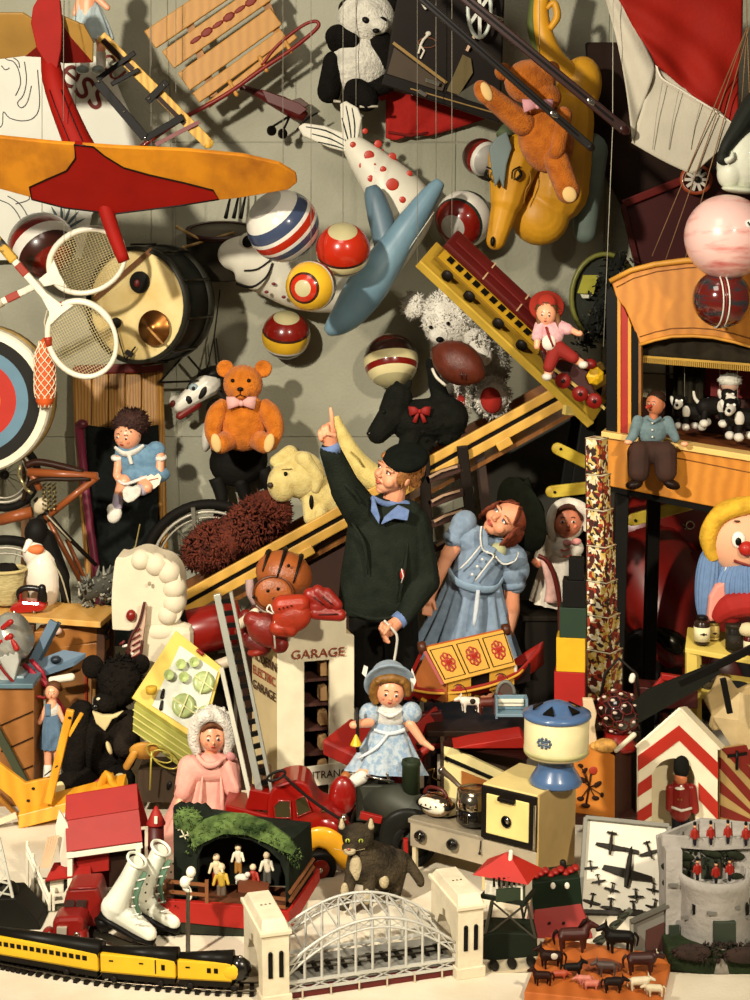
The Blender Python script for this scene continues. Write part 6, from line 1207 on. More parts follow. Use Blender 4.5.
t.part('crank_handle',M().tube(spl([(344,812,-24),(320,796,-26),(298,778,-28),(286,766,-28)],3),1.5,7),DARKM);t.part('crank_loop',M().tube([(278+9*cos(k*PI/8),766+4*sin(k*PI/8)-3*cos(k*PI/8),-28) for k in range(16)],1.3,6,True),DARKM)
# pink doll
t=T('pink_doll','doll in long pink coat and fluffy white bonnet beside the ladder','doll',205,850,5.1)
pk_=mt('e0a494',.85,.1,20,.2,120,spec=.2,c2='cf8c80')
t.part('body',M().ell((213,735,0),(14,16,14)).cap((212,748,2),(210,756,4),6,7).cap((208,764,6),(204,840,8),10,10).cap((184,790,-14),(180,798,-20),4,3.6).cap((234,786,-14),(236,794,-18),4,3.6),DSKIN,rem=1,smo=3)
face(t,(213,735,0),(14,16,14),(.12,.08,-1),es=.17,eye='2c2c3a')
t.part('fringe',M().tube(spl([(203,728,-10),(209,722,-12.5),(216,721,-13),(224,726,-10)],4),[1.4,2.4,1.4],7),mt('6a3c1c',.7))
wf2=plush('e9e2d4',bs=140);t.part('bonnet',M().ell((212,732,8),(21,24,14)).tube(spl([(198,752,-5),(194,738,-6),(197,722,-7),(208,713,-8),(220,714,-8),(229,724,-7),(231,740,-6),(227,752,-5)],4),[4,6,6.5,7,7,6.5,6,4],12).hair((212,732,6),(22,25,13),260,4,1.6,50,.8,lim=lambda d: d.z > -.25),wf2,rem=1,smo=1)
t.part('coat',skirt((212,760,6),(203,850,8),22,52,8,.08,80,14,.6,.8),pk_);t.part('cape',M().ell((210,768,2),(30,16,16)).cap((190,768,0),(184,788,-12),13,9).cap((228,766,0),(234,784,-12),12,9),pk_,rem=1.1,smo=4)
for x0,x1 in ((204,200),(222,226)): t.part('coat_fold',M().tube(spl([(x0,772,-13),(lerp(x0,x1,.5),795,-20),(x1,824,-27)],4),[.8,2.6,1.6],8),pk_)
t.part('collar_ruffle',M().tube(spl([(198,752,-10),(206,759,-15),(216,760,-15),(226,754,-10)],4),[2,3.4,2],8),pk_);t.part('ribbon',M().ell((232,753,-10),(5,4,3),(0,0,30)),mt('d58f8c',.6));t.part('dark_bead',M().ell((172,778,-22),(3,5,2.4),(0,0,20)),BLACK)
# low dark table with ark, towers
hT=.355
t=T('low_table','low dark brown table holding the toy ark and the block towers','table',510,785,5.5)
t.part('top',M().box((528,715,-12),(206,6,96)),mt('2a1c14',.5,.2,5),bev=1)
for x in (430,626):
    for z in (-54,28): t.part('leg',M().box((x,760,z),(10,86,10)),mt('211610',.6))
t.part('apron',M().box((528,726,-58),(200,16,4)),mt('211610',.6));t.part('red_strip',M().box((470,724,-61),(90,4,3),(0,0,-3)),paint('8a1c14'))
t=T('toy_ark','red and yellow toy ark with patterned roof on the low dark table','toy ark',475,712,5.44)
ry_=paint('c99634',.5,0);rd=paint('a3241a',.5,0)
def hull(u,v):
    x=lerp(404,546,u);cx=lerp(703,682,u);by=-6*abs(2*u-1)**2*1.6;wd_=26*(1-abs(2*u-1)**2.6)+2;zz_=lerp(-6,26,u)
    a=PI*v;return (x,cx-12+by+(18-2*abs(2*u-1)**2)*sin(a)-((u > .8)*(u-.8)*60)*(1-sin(a)*.6),zz_-cos(a)*wd_*(1-.25*sin(a)))
t.part('hull',M().grid(hull,30,14),rd,sol=1.5);t.part('deck',M().grid(lambda u,v: (lerp(406,528,u),lerp(697,679,u)-2,lerp(-6,24,u)+(2*v-1)*20*(1-abs(2*u-1)**2.6)),20,4),mt('5a2014',.6),sol=1)
t.part('rail_line',M().tube([Vector(hull(k/24*.84,.04))+Vector((0,1.5,-1)) for k in range(25)],1.4,6),ry_)
for k in range(14):
    p=Vector(hull(.06+k*.062,.24));p2=Vector(hull(.06+k*.062+.03,.34));t.part('zigzag',M().beam(p+Vector((0,0,-2)),p2+Vector((0,0,-2)),3,1.5),ry_ if k % 2 else BLACK)
A=Vector((443,677,-26));B=Vector((515,665,-4));Cc=Vector((505,634,14));D=Vector((425,646,-8));nrm=(B-A).cross(D-A).normalized();nrm=nrm if nrm.z < 0 else -nrm
def RP(u,v,d=0): return A.lerp(B,u).lerp(D.lerp(Cc,u),v)+nrm*d
t.part('roof',quadslab(M(),[RP(0,0),RP(1,0),RP(1,1),RP(0,1)],2.5),ry_,bev=.4);t.part('roof',quadslab(M(),[RP(0,1),RP(1,1),RP(1,1)+Vector((4,30,26)),RP(0,1)+Vector((4,30,26))],2.5),mt('a8501c',.5))
for k in range(3):
    u=.17+k*.335
    t.part('roof_panel',M().tube([RP(u-.14,.1,3),RP(u+.14,.1,3),RP(u+.14,.9,3),RP(u-.14,.9,3)],.6,5,True),BLACK)
    m=M()
    for a in range(8): m.tube([RP(u+.055*cos(a*PI/4)+.028*cos(b),.5+.17*sin(a*PI/4)+.085*sin(b),3) for b in [j*PI/4 for j in range(8)]],.8,5,True)
    t.part('flower_print',m.ell(RP(u,.5,3),(4,4,1)),paint('b8321c'))
for u in (0,1): t.part('ridge_knob',M().lathe(RP(u,1.02,0)+Vector((-3 if u == 0 else 2,0,0)),[(2,-4),(6,-3),(6,3),(2,4)],(1,-.1,.3),18),BROWN)
wl=Vector((4,0,3));hy=Vector((0,18,0))
t.part('wall',M().add([A+wl,RP(.32,0)+wl,RP(.32,0)+wl+hy,A+wl+hy,A+wl+Vector((0,0,3)),RP(.32,0)+wl+Vector((0,0,3)),RP(.32,0)+wl+hy+Vector((0,0,3)),A+wl+hy+Vector((0,0,3))],[(0,1,2,3),(7,6,5,4),(0,4,5,1),(1,5,6,2),(2,6,7,3),(3,7,4,0)],False),ry_)
t.part('wall',M().add([RP(.58,0)+wl,RP(.93,0)+wl,RP(.93,0)+wl+hy,RP(.58,0)+wl+hy,RP(.58,0)+wl+Vector((0,0,3)),RP(.93,0)+wl+Vector((0,0,3)),RP(.93,0)+wl+hy+Vector((0,0,3)),RP(.58,0)+wl+hy+Vector((0,0,3))],[(0,1,2,3),(7,6,5,4),(0,4,5,1),(1,5,6,2),(2,6,7,3),(3,7,4,0)],False),ry_)
t.part('back_wall',M().add([RP(0,0)+wl*4,RP(1,0)+wl*4,RP(1,0)+wl*4+hy,RP(0,0)+wl*4+hy],[(0,1,2,3)],False),mt('1a1210'),sol=1)
t.part('gable',M().add([A+Vector((3,0,2)),D+Vector((3,2,0)),D+Vector((-10,32,18)),D+Vector((-8,52,18)),A+Vector((3,18,2))],[(0,1,2,3,4)],False),mt('a8602c',.6),sol=1.5);t.part('gable_edge',M().beam(A+Vector((-1,0,-1)),D+Vector((-2,0,-1)),3,4),rd);t.part('gable_edge',M().beam(D+Vector((-2,0,-1)),D+Vector((-14,32,16)),3,4),rd)
for u,v_ in ((.16,8),(.75,8)): p=RP(u,0)+Vector((3,v_+1,2));t.part('door_flower',M().ell(p,(4,5,1)),rd);t.part('door_arch',M().tube([p+Vector((9*cos(R(a)),8-14*sin(R(a)),-.5)) for a in range(0,181,20)],.5,5),BROWN)
t.part('white_peg',M().cap((515,672,0),(515,667,0),2.4,2.4),paint('e2dccc'))
def quad(name,label,x,y,Y,s,col,fx=1,cat='toy animal',group=None,neck=1.0,horn=False,patch=None,mane=None,z0=0,lg=1.0):
    t=T(name,label,cat,x,y,Y,group);B=lambda a,b,c=0: (x+a*s*fx,y-b*s*lg if b < 8 else y-8*s*lg-(b-8)*s,z0+c*s)
    m=M().cap(B(-8,13),B(7,13.5),5*s,5.4*s).cap(B(7,14),B(12*1,14+7*neck),4*s,2.8*s).cap(B(12,14.5+7*neck),B(18,12+7*neck),2.8*s,1.9*s)
    for a,c in ((-10,-3),(-7.5,3),(6,-3),(8.5,3)): m.cap(B(a,12,c),B(a*1.05,6,c),2.5*s,1.5*s).cap(B(a*1.05,6,c),B(a,1.2,c),1.4*s,1.3*s)
    m.cap(B(11,17+7*neck,-1.6),B(10.4,20+7*neck,-2.4),1.1*s,.5*s).cap(B(11,17+7*neck,1.6),B(10.4,20+7*neck,2.4),1.1*s,.5*s)
    t.part('body',m,mt(col,.5,.15,30),rem=.62*s,smo=2);t.part('tail',M().tube(spl([B(-13,16),B(-16,12),B(-15,5)],3),[1.4*s,1.2*s,.6*s],6),mt(mane or col,.6))
    if patch: t.part('patch',M().ell(B(-3,14,-4.2),(4*s,3.4*s,1.6*s)),mt(patch,.5))
    if mane: t.part('mane',M().tube([B(4,18),B(8,17+6*neck),B(11,18+7*neck)],[1.2*s,1.8*s,1*s],6),mt(mane,.6))
    if horn: t.part('horns',M().tube(spl([B(13,17+7*neck,-4),B(12,16.4+7*neck,0),B(13,17+7*neck,4)],3),[.4*s,.9*s,.4*s],6),mt('d8cfb4',.5))
    return t
quad('toy_cow','small white toy cow standing in front of the ark',470,712,5.3,.82,'ddd6c6',-1,'toy animal',neck=.4,horn=True,patch='2a211a')
quad('toy_horse','small red brown toy horse between white cow and blue bench',489,714,5.3,.9,'5a2416',1,mane='2a120a')
t=T('toy_bench','tiny grey blue bench with white seat and arched back beside the ark','toy bench',511,716,5.28)
bg_=paint('6d8896',.4);t.part('seat',M().box((511,712,-4),(32,3,16)),bg_,bev=.5);t.part('backrest',M().box((511,703,4),(30,14,3)),bg_,bev=.5);t.part('slats',M().box((511,703,1.6),(26,7,2)),paint('e0dac8'),bev=.4);t.part('slat_gap',M().box((511,703,.4),(26,1,1)),mt('9c9a8c'))
for x in (496,526): t.part('side',M().box((x,706,-2),(2.4,20,16)),bg_,bev=.4)
t.part('arch',M().tube([(506+9*cos(R(a)),696-13*sin(R(a)),5) for a in range(0,181,15)],1.8,7),mt('6c6c66',.5));t.part('arch_fill',M().prism([(506+8*cos(R(a)),696-12*sin(R(a))) for a in range(0,181,15)],5,6.5),mt('4c3c34',.6))
# towers
pm=multi(['d8c89c','8a2a1c','c9b26a','4a1c14','e0d8c0','b04428','b8963c','2c1a14'],62)
zc=699;n_=7;tops=[437,473,508,544,579,613,648,699]
for k in range(7):
    w_=20+k*1.9;xc=597+k*1.5 if k < 4 else 602+(k-4)*1.5
    t=T('picture_block','%s nesting picture block in the tall tower of printed cubes' % ['topmost and smallest','second from top','third from top','fourth from top','third from the bottom','second from the bottom','lowest and widest'][k],'toy block',xc,tops[k+1],5.62,'printed picture blocks')
    h_=tops[k+1]-tops[k];rt_=Euler((0,R(38),0)).to_matrix();m=M().box((xc,(tops[k]+tops[k+1])/2,0),(w_*.8,h_-.4,w_*.8),rt_)
    t.part('cube',m,pm,bev=.3)
    rim=[Vector((xc,tops[k]+1,0))+rt_@Vector((a*w_*.41,0,b*w_*.41)) for a,b in ((-1,-1),(1,-1),(1,1),(-1,1))];t.part('rim',M().tube(rim,.7,5,True),mt('c9bfa0',.5));t.part('edge',M().tube([rim[0],rim[0]+Vector((0,h_-1,0))],.6,5),mt('5a3a2a',.5))
for k,(y0,y1,x0,x1,col,nm) in enumerate(((558,580,569,585,'0f0e0c','smallest black block on top of the coloured tower'),(580,607,563,588,'12110e','larger black block second from top of the coloured tower'),(607,637,560,589,'1e3322','dark green block in the middle of the coloured tower'),(637,671,557,588,'d9a818','yellow block in the coloured tower between green and red'),(671,725,555,588,'b8241a','red block at the bottom of the coloured tower'))):
    t=T('colour_block',nm,'toy block',(x0+x1)/2,y1,5.34,'coloured tower blocks');w_=x1-x0
    t.one(M().box(((x0+x1)/2,(y0+y1)/2,w_*.3),(w_*.92,y1-y0-.3,w_*.9),Euler((0,R(10),0)).to_matrix()),paint(col,.6,0),bev=.5)
# ---------- centre front: doll on wagon, tractor, stove, washing toy, mill ----------
t=T('coaster_wagon','red wooden wagon the blue hatted doll is sitting on','wagon',390,828,5.28)
rw=paint('a3241a',.5,.1)
t.part('bed',M().add([(322,742,6),(400,772,-14),(436,760,30),(350,730,40),(322,757,6),(400,787,-14),(436,775,30),(350,745,40)],[(0,1,2,3),(7,6,5,4),(0,4,5,1),(1,5,6,2),(2,6,7,3),(3,7,4,0)],False),rw,bev=2)
t.part('side_board',M().beam((408,745,10),(440,724,40),14,5),rw,bev=1);t.part('handle',M().cap((409,754,-24),(426,742,-20),4.5,4),rw);t.part('back_seat',M().box((430,738,36),(30,30,10),(0,0,-6)),mt('5a120e',.5),bev=1.5)
for x,y,z in ((360,812,-4),(346,812,36),(404,814,-6),(426,812,30)): w_=t.part('wheel',M().lathe((x,y,z),[(9,-3),(13,-3),(13,3),(9,3),(9,-3)],(.2,0,1),22),BLACK);t.part('wheel_disc',M().lathe((x,y,z),[(9.4,-1.5),(9.4,1.5)],(.2,0,1),18),mt('6a1410',.4),w_)
t.part('axle_stand',M().box((388,800,14),(60,30,14)),mt('1c100c',.6));t.part('gold_trim',M().tube(spl([(424,768,-14),(434,764,-14),(432,772,-15),(440,776,-14)],3),1,5),metal('a88a4a'))
t=T('blue_doll','doll in pale blue dress and blue brimmed hat sitting on the red wagon','doll',386,768,5.16)
t.part('body',M().ell((390,690,0),(15,17,15)).cap((390,704,2),(390,710,3),6,7).cap((389,714,4),(388,752,4),10,14).cap((370,720,-8),(356,718,-20),5,4).ell((354,718,-22),(4.6,4,4)).cap((410,722,-6),(422,738,-10),5,4).cap((422,738,-10),(432,744,-14),3.6,2.4).cap((376,760,-10),(360,768,-26),7,6),DSKIN,rem=1,smo=3)
face(t,(390,690,0),(15,17,15),(.05,.12,-1),up=(.12,-1,0),es=.16)
hr=mt('8a6024',.5,.3,40,.4,120,c2='5a3a12')
t.part('hair',M().ell((389,682,5),(17,13,13)).tube(spl([(376,702,-3),(373,692,-6),(376,680,-9),(386,675,-12),(396,675,-12),(406,681,-9),(408,694,-5)],4),[4,4.6,4.4,4.2,4.2,4.4,3],10),hr,rem=.9,smo=1)
for k in range(5): t.part('curl',M().ell((378+k*6,678-2*sin(k*.8),-12.5),(3.6,3,3)),hr)
ht=cloth('93a3b0','7f909e');t.part('hat',M().lathe((389,681,4),[(15,-3),(19,-3),(25,-6),(27,-4),(20,2),(17,12),(10,17),(1,18)],(-.06,-.5,.86),30),ht,sub=1);t.part('hat_ribbon',M().prism([(364,664),(362,672),(366,676),(368,666)],-6,-3).prism([(412,668),(416,680),(412,692),(410,676)],-2,1),cloth('e6e3da'))
dpr=mt('8299b0',.9,.2,60,.3,200,c2='aab6be',th=(.42,.6));t.part('dress',skirt((389,724,2),(386,770,-6),15,40,9,.08,80,12,.62,.9),dpr);t.part('bodice',M().ell((390,716,2),(17,13,11)),cloth('d5d3cc'))
for x,y in ((370,714),(411,713)): t.part('sleeve',M().ell((x,y,0),(11,11,10)),dpr)
t.part('sash',M().tube(spl([(374,727,-9),(389,730,-12),(405,727,-9)],4),(1.6,2.4),8),cloth('cfd6da'));t.part('sash_tail',M().tube(spl([(388,730,-13),(376,742,-18),(358,752,-20)],4),[1.6,2,1.2],6),cloth('d9dde0'));t.part('collar',M().tube(spl([(378,708,-8),(390,712,-13),(401,708,-8)],4),[1.6,2.4,1.6],7),cloth('e6e0d8'))
t.part('sock',M().cap((362,768,-26),(352,772,-30),6.6,6),cloth('dedbd0'));t.part('shoe',M().cap((346,766,-30),(340,780,-34),5,6),mt('a8622c',.5),rem=0)
t=T('toy_parasol','tiny yellow parasol on dark stick in the hand of the blue doll','parasol',358,752,5.08);t.part('stick',M().tube([(357,708,0),(358,752,0)],1.8,7),DARKM);t.part('cone',M().lathe((356,742,-2),[(1,8),(4,2),(6,-2),(5,-3)],(0,-1,0),9,smooth=False),paint('d9b51c'))
# tractor
tg=mt('3b3d33',.55,.2,10,metal=.2)
t=T('toy_tractor','dark grey toy traction engine with upright funnel and red fenders','toy tractor',405,858,5.04)
t.part('boiler',M().tube([(372,806,20),(396,804,4),(420,812,-8),(434,816,-12)],[(16,17),(18,19),(17,18),(14,14)],22),tg);t.part('funnel',M().lathe((411,800,0),[(9,0),(9,34),(10,36),(9,40),(7,40),(7,34)],(0,-1,0),20),mt('27301f',.5));t.part('platform',M().box((374,806,22),(36,36,30)),tg,bev=1.5)
for x,y,z,r_ in ((412,832,-26,24),(430,838,12,16),(372,832,26,22)):
    w_=t.part('wheel',M().lathe((x,y,z),[(r_*.7,-6),(r_*.94,-7),(r_,-4),(r_,4),(r_*.94,7),(r_*.7,6),(r_*.7,-6)],(-.3,0,1),30),mt('151512',.6));t.part('wheel_disc',M().lathe((x,y,z),[(r_*.72,-2),(r_*.72,2)],(-.3,0,1),24),tg,w_)
t.part('fender',M().tube(spl([(388,838,-34),(390,816,-34),(404,806,-34),(424,808,-34)],4),[(3,9),(4,11),(3,9)],10,flat=(0,0,1)),mt('1b1b17',.4));rt=paint('a81f18',.4)
t.part('red_bar',M().box((371,812,-14),(22,7,6),(0,0,14)),rt,bev=.8);t.part('red_bar',M().box((398,842,-40),(22,8,6),(0,0,12)).box((405,832,-40),(5,18,6)),rt,bev=.8);t.part('seat',M().box((384,784,16),(12,20,10)),BLACK,bev=1);t.part('whistle',M().cap((387,776,6),(389,784,6),1.6,1.4),CHROME)
t.part('stay',M().tube([(366,776,0),(394,782,0)],1.1,6),CHROME)
# cream cupboard behind the stove
t=T('toy_cupboard','cream toy cupboard with red top and brown panel behind the stove','toy cupboard',485,838,5.2)
cm=paint('e2d294',.5,0)
t.part('front',M().add([(444,744,0),(522,772,-30),(522,838,-30),(444,838,0),(444,744,6),(522,772,-24),(522,838,-24),(444,838,6)],[(0,1,2,3),(7,6,5,4),(0,4,5,1),(1,5,6,2),(2,6,7,3),(3,7,4,0)],False),cm)
t.part('groove',M().beam((445,757,-2),(505,776,-25),3.4,2,(0,0,1)),BLACK);t.part('brown_panel',M().add([(461,768,-9),(502,779,-25),(502,800,-25),(461,793,-9),(461,768,-7),(502,779,-23),(502,800,-23),(461,793,-7)],[(0,1,2,3),(7,6,5,4),(0,4,5,1),(1,5,6,2),(2,6,7,3),(3,7,4,0)],False),wood('a8672c','94561f',3));t.part('panel_knob',M().ell((465,781,-12),1.6,None,8,6),BROWN)
t.part('side',M().box((443,790,10),(4,94,20)),mt('3a2a1c',.6));t.part('top',M().add([(443,742,0),(524,746,-30),(534,742,0),(450,742,20),(443,746,0),(524,750,-30),(534,746,0),(450,746,20)],[(0,1,2,3),(7,6,5,4),(0,4,5,1),(1,5,6,2),(2,6,7,3),(3,7,4,0)],False),mt('2c100c',.4));t.part('red_tray',M().prism([(452,742),(470,738),(520,730),(530,742)],-20,12),paint('b8261a',.5),bev=1);t.part('back',M().box((486,792,16),(84,90,4)),mt('3a2a1c',.6))
# stove
A=G(410,874);B=G(536,909);ya=math.degrees(math.atan2((B-A).y,(B-A).x));L=(B-A).length
t=T('toy_stove','cream toy electric stove with oven door, black knobs and burner top','toy stove',loc=A,yaw=ya)
D_=.24;hc=.19;x1=L*.57;ho=.365;cs=paint('d9c583',.5,0);cg=mt('a59a84',.3,.15,12,metal=.3);st_=mt('b99c62',.6,.15,6)
t.part('cooktop',M().box((x1/2,D_/2,hc-.008),(x1+.02,D_,.016)),cg,bev=.003);t.part('front_panel',M().box((L/2,.006,hc-.05),(L,.012,.085)),mt('b8ab92',.35,.1,14,metal=.2),bev=.002);t.part('base',M().box((L*.78,D_/2,.06),(L*.42,D_-.02,.1)),mt('cbb684',.6));t.part('shelf',M().box((L/2,D_/2+.02,.09),(L-.02,D_-.05,.01)),mt('6a5a40',.6))
for x in (.012,L-.012):
    for y in (.012,D_-.012): t.part('leg',M().box((x,y,.075),(.014,.014,.15)),mt('cfc09a',.5))
t.part('oven_body',M().box(((x1+L)/2,D_/2+.004,(hc+ho)/2),(L-x1,D_-.008,ho-hc)),[cs],bev=.003);t.part('oven_side',M().box((L+.002,D_/2,ho/2+.015),(.006,D_,ho-.02)),st_)
dr_=t.part('oven_door',M().box(((x1+L)/2,-.003,(hc+ho)/2),(L-x1-.008,.012,ho-hc-.004)),paint('17130f',.4),bev=.003);t.part('door_panel',M().box(((x1+L)/2,-.01,(hc+ho)/2),(L-x1-.05,.006,ho-hc-.045)),paint('e2cf84',.45,.2),dr_,bev=.003)
t.part('door_handle',M().box(((x1+L)/2,-.018,ho-.028),(.06,.016,.014)),paint('17130f',.4),dr_,bev=.003);bd=t.part('badge',M().lathe(((x1+L)/2,-.014,(hc+ho)/2-.01),[(.017,0),(.017,.003)],(0,-1,0),22),CHROME,dr_);t.part('badge_ring',M().tube([((x1+L)/2+.015*cos(k*PI/10),-.019,(hc+ho)/2-.01+.017*sin(k*PI/10)) for k in range(20)],.0028,6,True),BLACK,dr_);t.part('side_strip',M().box((L-.004,-.012,(hc+ho)/2-.01),(.006,.006,ho-hc-.03)),CHROME,dr_)
for fx in (.1,.36,.80):
    k_=t.part('knob',M().lathe((L*fx,-.004,hc-.045),[(.017,0),(.02,.006),(.018,.018),(.012,.022)],(0,-1,0),18),paint('100e0c',.15,.6));t.part('knob_mark',M().box((L*fx+.006,-.028,hc-.04),(.004,.003,.014)).box((L*fx-.005,-.028,hc-.05),(.006,.003,.004)),CHROME,k_)
t.part('switch',M().tube([(L*.575,-.004,hc-.012),(L*.575,-.01,hc-.05)],.002,6).ell((L*.575,-.01,hc-.052),.005,None,8,6),DARKM,rem=0)
for cx_ in (.26,.72): t.part('burner',M().tube([(x1*cx_+(.012+.004*k)*cos(k*.8),D_*.4+(.012+.004*k)*sin(k*.8),hc+.003) for k in range(10)],.003,6),DARKM)
stove=t
def onstove(x,y,z): return stove.o+stove.w((x,y,z))
t=T('toy_saucepan','shiny black and chrome toy saucepan on the stove beside oven door','saucepan',loc=onstove(x1*.74,.07,hc+.008),yaw=ya,unit=1.25)
t.part('pot',M().lathe((0,0,0),[(.036,0),(.045,.006),(.045,.045),(.043,.045),(.042,.008)],(0,0,1),26),paint('0e0c0b',.1,.7));t.part('collar',M().lathe((0,0,.045),[(.045,0),(.046,.003),(.043,.045),(.041,.045),(.041,.0)],(0,0,1),26),metal('c9bda6',.12));t.part('lid',M().lathe((0,0,.088),[(.042,0),(.036,.004),(.01,.006)],(0,0,1),24),metal('b9a98c',.2));t.part('pot_glint',M().box((.004,-.046,.026),(.014,.004,.03)),CHROME,bev=.001)  # bright sliver on the black pot is its glint, modelled as a piece
t.part('handle',M().tube([(-.04,.02,.07),(-.1,.05,.085),(-.14,.07,.09)],[.005,.007,.009],8),mt('5a4a3a',.4));t.part('handle_tip',M().ell((-.142,.071,.09),.011,None,10,8),CHROME)
t=T('toy_kettle','small chrome toy kettle with white dotted side on the stove front','kettle',loc=onstove(x1*.22,.06,hc+.004),yaw=ya,unit=1.25)
t.part('body',M().ell((0,0,.032),(.05,.036,.032)),metal('c2a98e',.15));t.part('white_face',M().ell((.004,-.026,.036),(.04,.014,.02),(0,8,0)),paint('e4dcc6',.4));t.part('rim',M().tube([(.052*cos(k*PI/10),.037*sin(k*PI/10),.032) for k in range(20)],.004,6,True),BLACK);t.part('handle',M().tube(spl([(-.035,0,.055),(-.02,0,.074),(.02,0,.074),(.035,0,.055)],4),.005,8),mt('5a1a14',.4))
for k in range(4): t.part('dot',M().ell((-.02+k*.015,-.041+abs(k-1.5)*.002,.038+.003*(k % 2)),.0025,None,6,5),BLACK)
# washing toy on the oven
t=T('toy_washer','cream drum toy with blue lid and blue flared foot on the stove','toy washing machine',loc=onstove((x1+L)/2+.085,.14,ho),yaw=ya,unit=.0031)
bl_=paint('46628a',.3,.5);cr_=paint('ddd0a0',.45,.2)
t.part('foot',M().lathe((0,0,0),[(26,0),(27,2),(24,8),(19,16),(17,24),(20,29),(28,32)],(0,0,1),36),bl_);t.part('drum',M().lathe((0,0,30),[(30,0),(32,2),(32.5,5),(32.5,38),(31,40)],(0,0,1),40),cr_);t.part('green_band',M().lathe((0,0,33),[(32.8,0),(32.8,5)],(0,0,1),40),mt('b8b27c',.5))
l_=t.part('lid',M().lathe((0,0,69),[(33,0),(34.5,2),(34,5),(28,7),(20,8),(13,14),(5,17),(1,17)],(0,0,1),40),bl_)
for k in range(5): a=R(-90+k*72+8);p=Vector((18*cos(a),18*sin(a),80));q_=Vector((-sin(a),cos(a),0));o=Vector((cos(a),sin(a),-.55));t.part('cutout',M().add([p-q_*6+o*6,p+q_*6+o*6,p-o*4,p-q_*6+o*6+Vector((0,0,2)),p+q_*6+o*6+Vector((0,0,2)),p-o*4+Vector((0,0,2))],[(0,1,2),(5,4,3),(0,3,4,1),(1,4,5,2),(2,5,3,0)],False),BLACK,l_)
bdg=mt('46586c',.5)
m=M();ang=R(-52)
for k in range(10): b=2*PI*k/10;aa=ang-.55+.2*cos(b);m.ell((32.8*cos(aa),32.8*sin(aa),51+4.6*sin(b)),1.7,None,6,5)
for dz in (-2,0,2): m.tube([(32.9*cos(ang-.55+q_),32.9*sin(ang-.55+q_),51+dz) for q_ in (-.12,0,.12)],.8,5)
t.part('crest',m,bdg,rem=.35)
# mill with globe
t=T('toy_mill','orange painted wooden box cart with dark flowers and red wheels','toy cart',605,838,5.22)
ow=wood('c47a2e','b86c24',2,(2,2,4),.5)
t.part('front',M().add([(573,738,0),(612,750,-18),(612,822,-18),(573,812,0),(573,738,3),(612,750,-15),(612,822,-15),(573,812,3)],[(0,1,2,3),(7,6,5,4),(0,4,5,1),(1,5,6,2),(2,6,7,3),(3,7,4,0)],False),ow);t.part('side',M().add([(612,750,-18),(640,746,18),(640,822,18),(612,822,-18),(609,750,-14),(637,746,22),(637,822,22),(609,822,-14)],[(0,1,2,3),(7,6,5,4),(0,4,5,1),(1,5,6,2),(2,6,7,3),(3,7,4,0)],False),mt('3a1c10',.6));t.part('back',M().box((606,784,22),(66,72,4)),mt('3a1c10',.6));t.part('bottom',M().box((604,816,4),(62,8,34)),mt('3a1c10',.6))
fp=lambda x,y: (x,y,-18*(x-573)/39-1.5)
m=M().tube([fp(585,802),fp(588,784),fp(590,768)],.9,5)
for x,y,rx,ry_2,a in ((582,778,5,2.6,30),(596,780,5,2.6,-30),(584,768,3.4,2,-40),(580,764,3,2,20),(594,794,4,2.4,10),(580,797,4,2.4,0),(585,803,5,2.4,8),(600,790,2,2.6,0)): m.ell(fp(x,y),(rx,ry_2,1),(0,0,a),10,6).tube([fp(588,784),fp(x,y)],.6,4)
t.part('flower_print',m,mt('2a160e',.6));t.part('red_print',M().ell(fp(592,767),(4.5,4,1)),paint('b03a20',.6,0))
for x,z in ((618,-26),(632,16)): w_=t.part('wheel',M().lathe((x,823,z),[(3,-4),(13,-3),(14,0),(13,3)],(.4,0,-1),26),paint('7a1812',.4));t.part('hub',M().ell((x+1,823,z-4),2.6,None,8,6),DARKM,w_)
t.part('pale_post',M().prism([(582,697),(592,697),(596,712),(594,724),(597,744),(588,744),(584,722)],-6,0),paint('cdb692',.6,0),bev=1);t.part('heap',M().ell((604,743,-8),(12,7,10)).ell((596,744,-4),(8,5,8)),mt('d09a4a',.8,.3,40,.6,60));t.part('white_stick',M().cap((613,744,-20),(630,727,-24),2.2,2.6),paint('ddd2b8'))
for x,y in ((558,707),(574,708)): t.part('pin',M().tube([(x+6,y+12,-30),(x,y,-32)],.8,5),mt('a8863c'));t.part('pin_head',M().ell((x,y,-32),3,None,8,6),BLACK)
t=T('gum_globe','glossy dark ball with red net pattern on red base above the mill','globe',619,750,5.24)
gl_=t.part('globe',M().ell((619,714,6),22,None,32,20),mt('1a0d0a',.08,.2,10,spec=.7,coat=.7))
rg_=random.Random(6)
for k in range(34):
    a=k*2.399;z_=1-2*(k+.5)/34;r2=math.sqrt(1-z_*z_);p=Vector((r2*cos(a),r2*sin(a),z_));
    if p.z > .35: continue
    u_=p.orthogonal().normalized();v_=p.cross(u_);c=Vector((619,714,6))
    t.part('net_ring',M().tube([c+(p*.955+(u_*cos(j*PI/3)+v_*sin(j*PI/3))*.3).normalized()*22.3 for j in range(6)],.8,5,True),mt('6a1a14',.4));t.part('painted_gleam',M().ell(c+(p+Vector((-.1,-.12,0))).normalized()*22,(2.4,1.6,1.6)),mt('cdb9a8',.3))  # pale ovals put highlights onto the dark globe
t.part('base',M().lathe((619,750,6),[(19,0),(20,4),(15,8),(14,16)],(0,-1,0),24),paint('8c1c14',.3));t.part('white_latch',M().cap((631,679,-4),(632,675,-4),3,3),paint('e2dccc'))
t.part('hood',M().tube([(603,700,16),(608,678,18),(622,664,20),(640,680,22),(644,710,22)],1.6,6),DARKM)
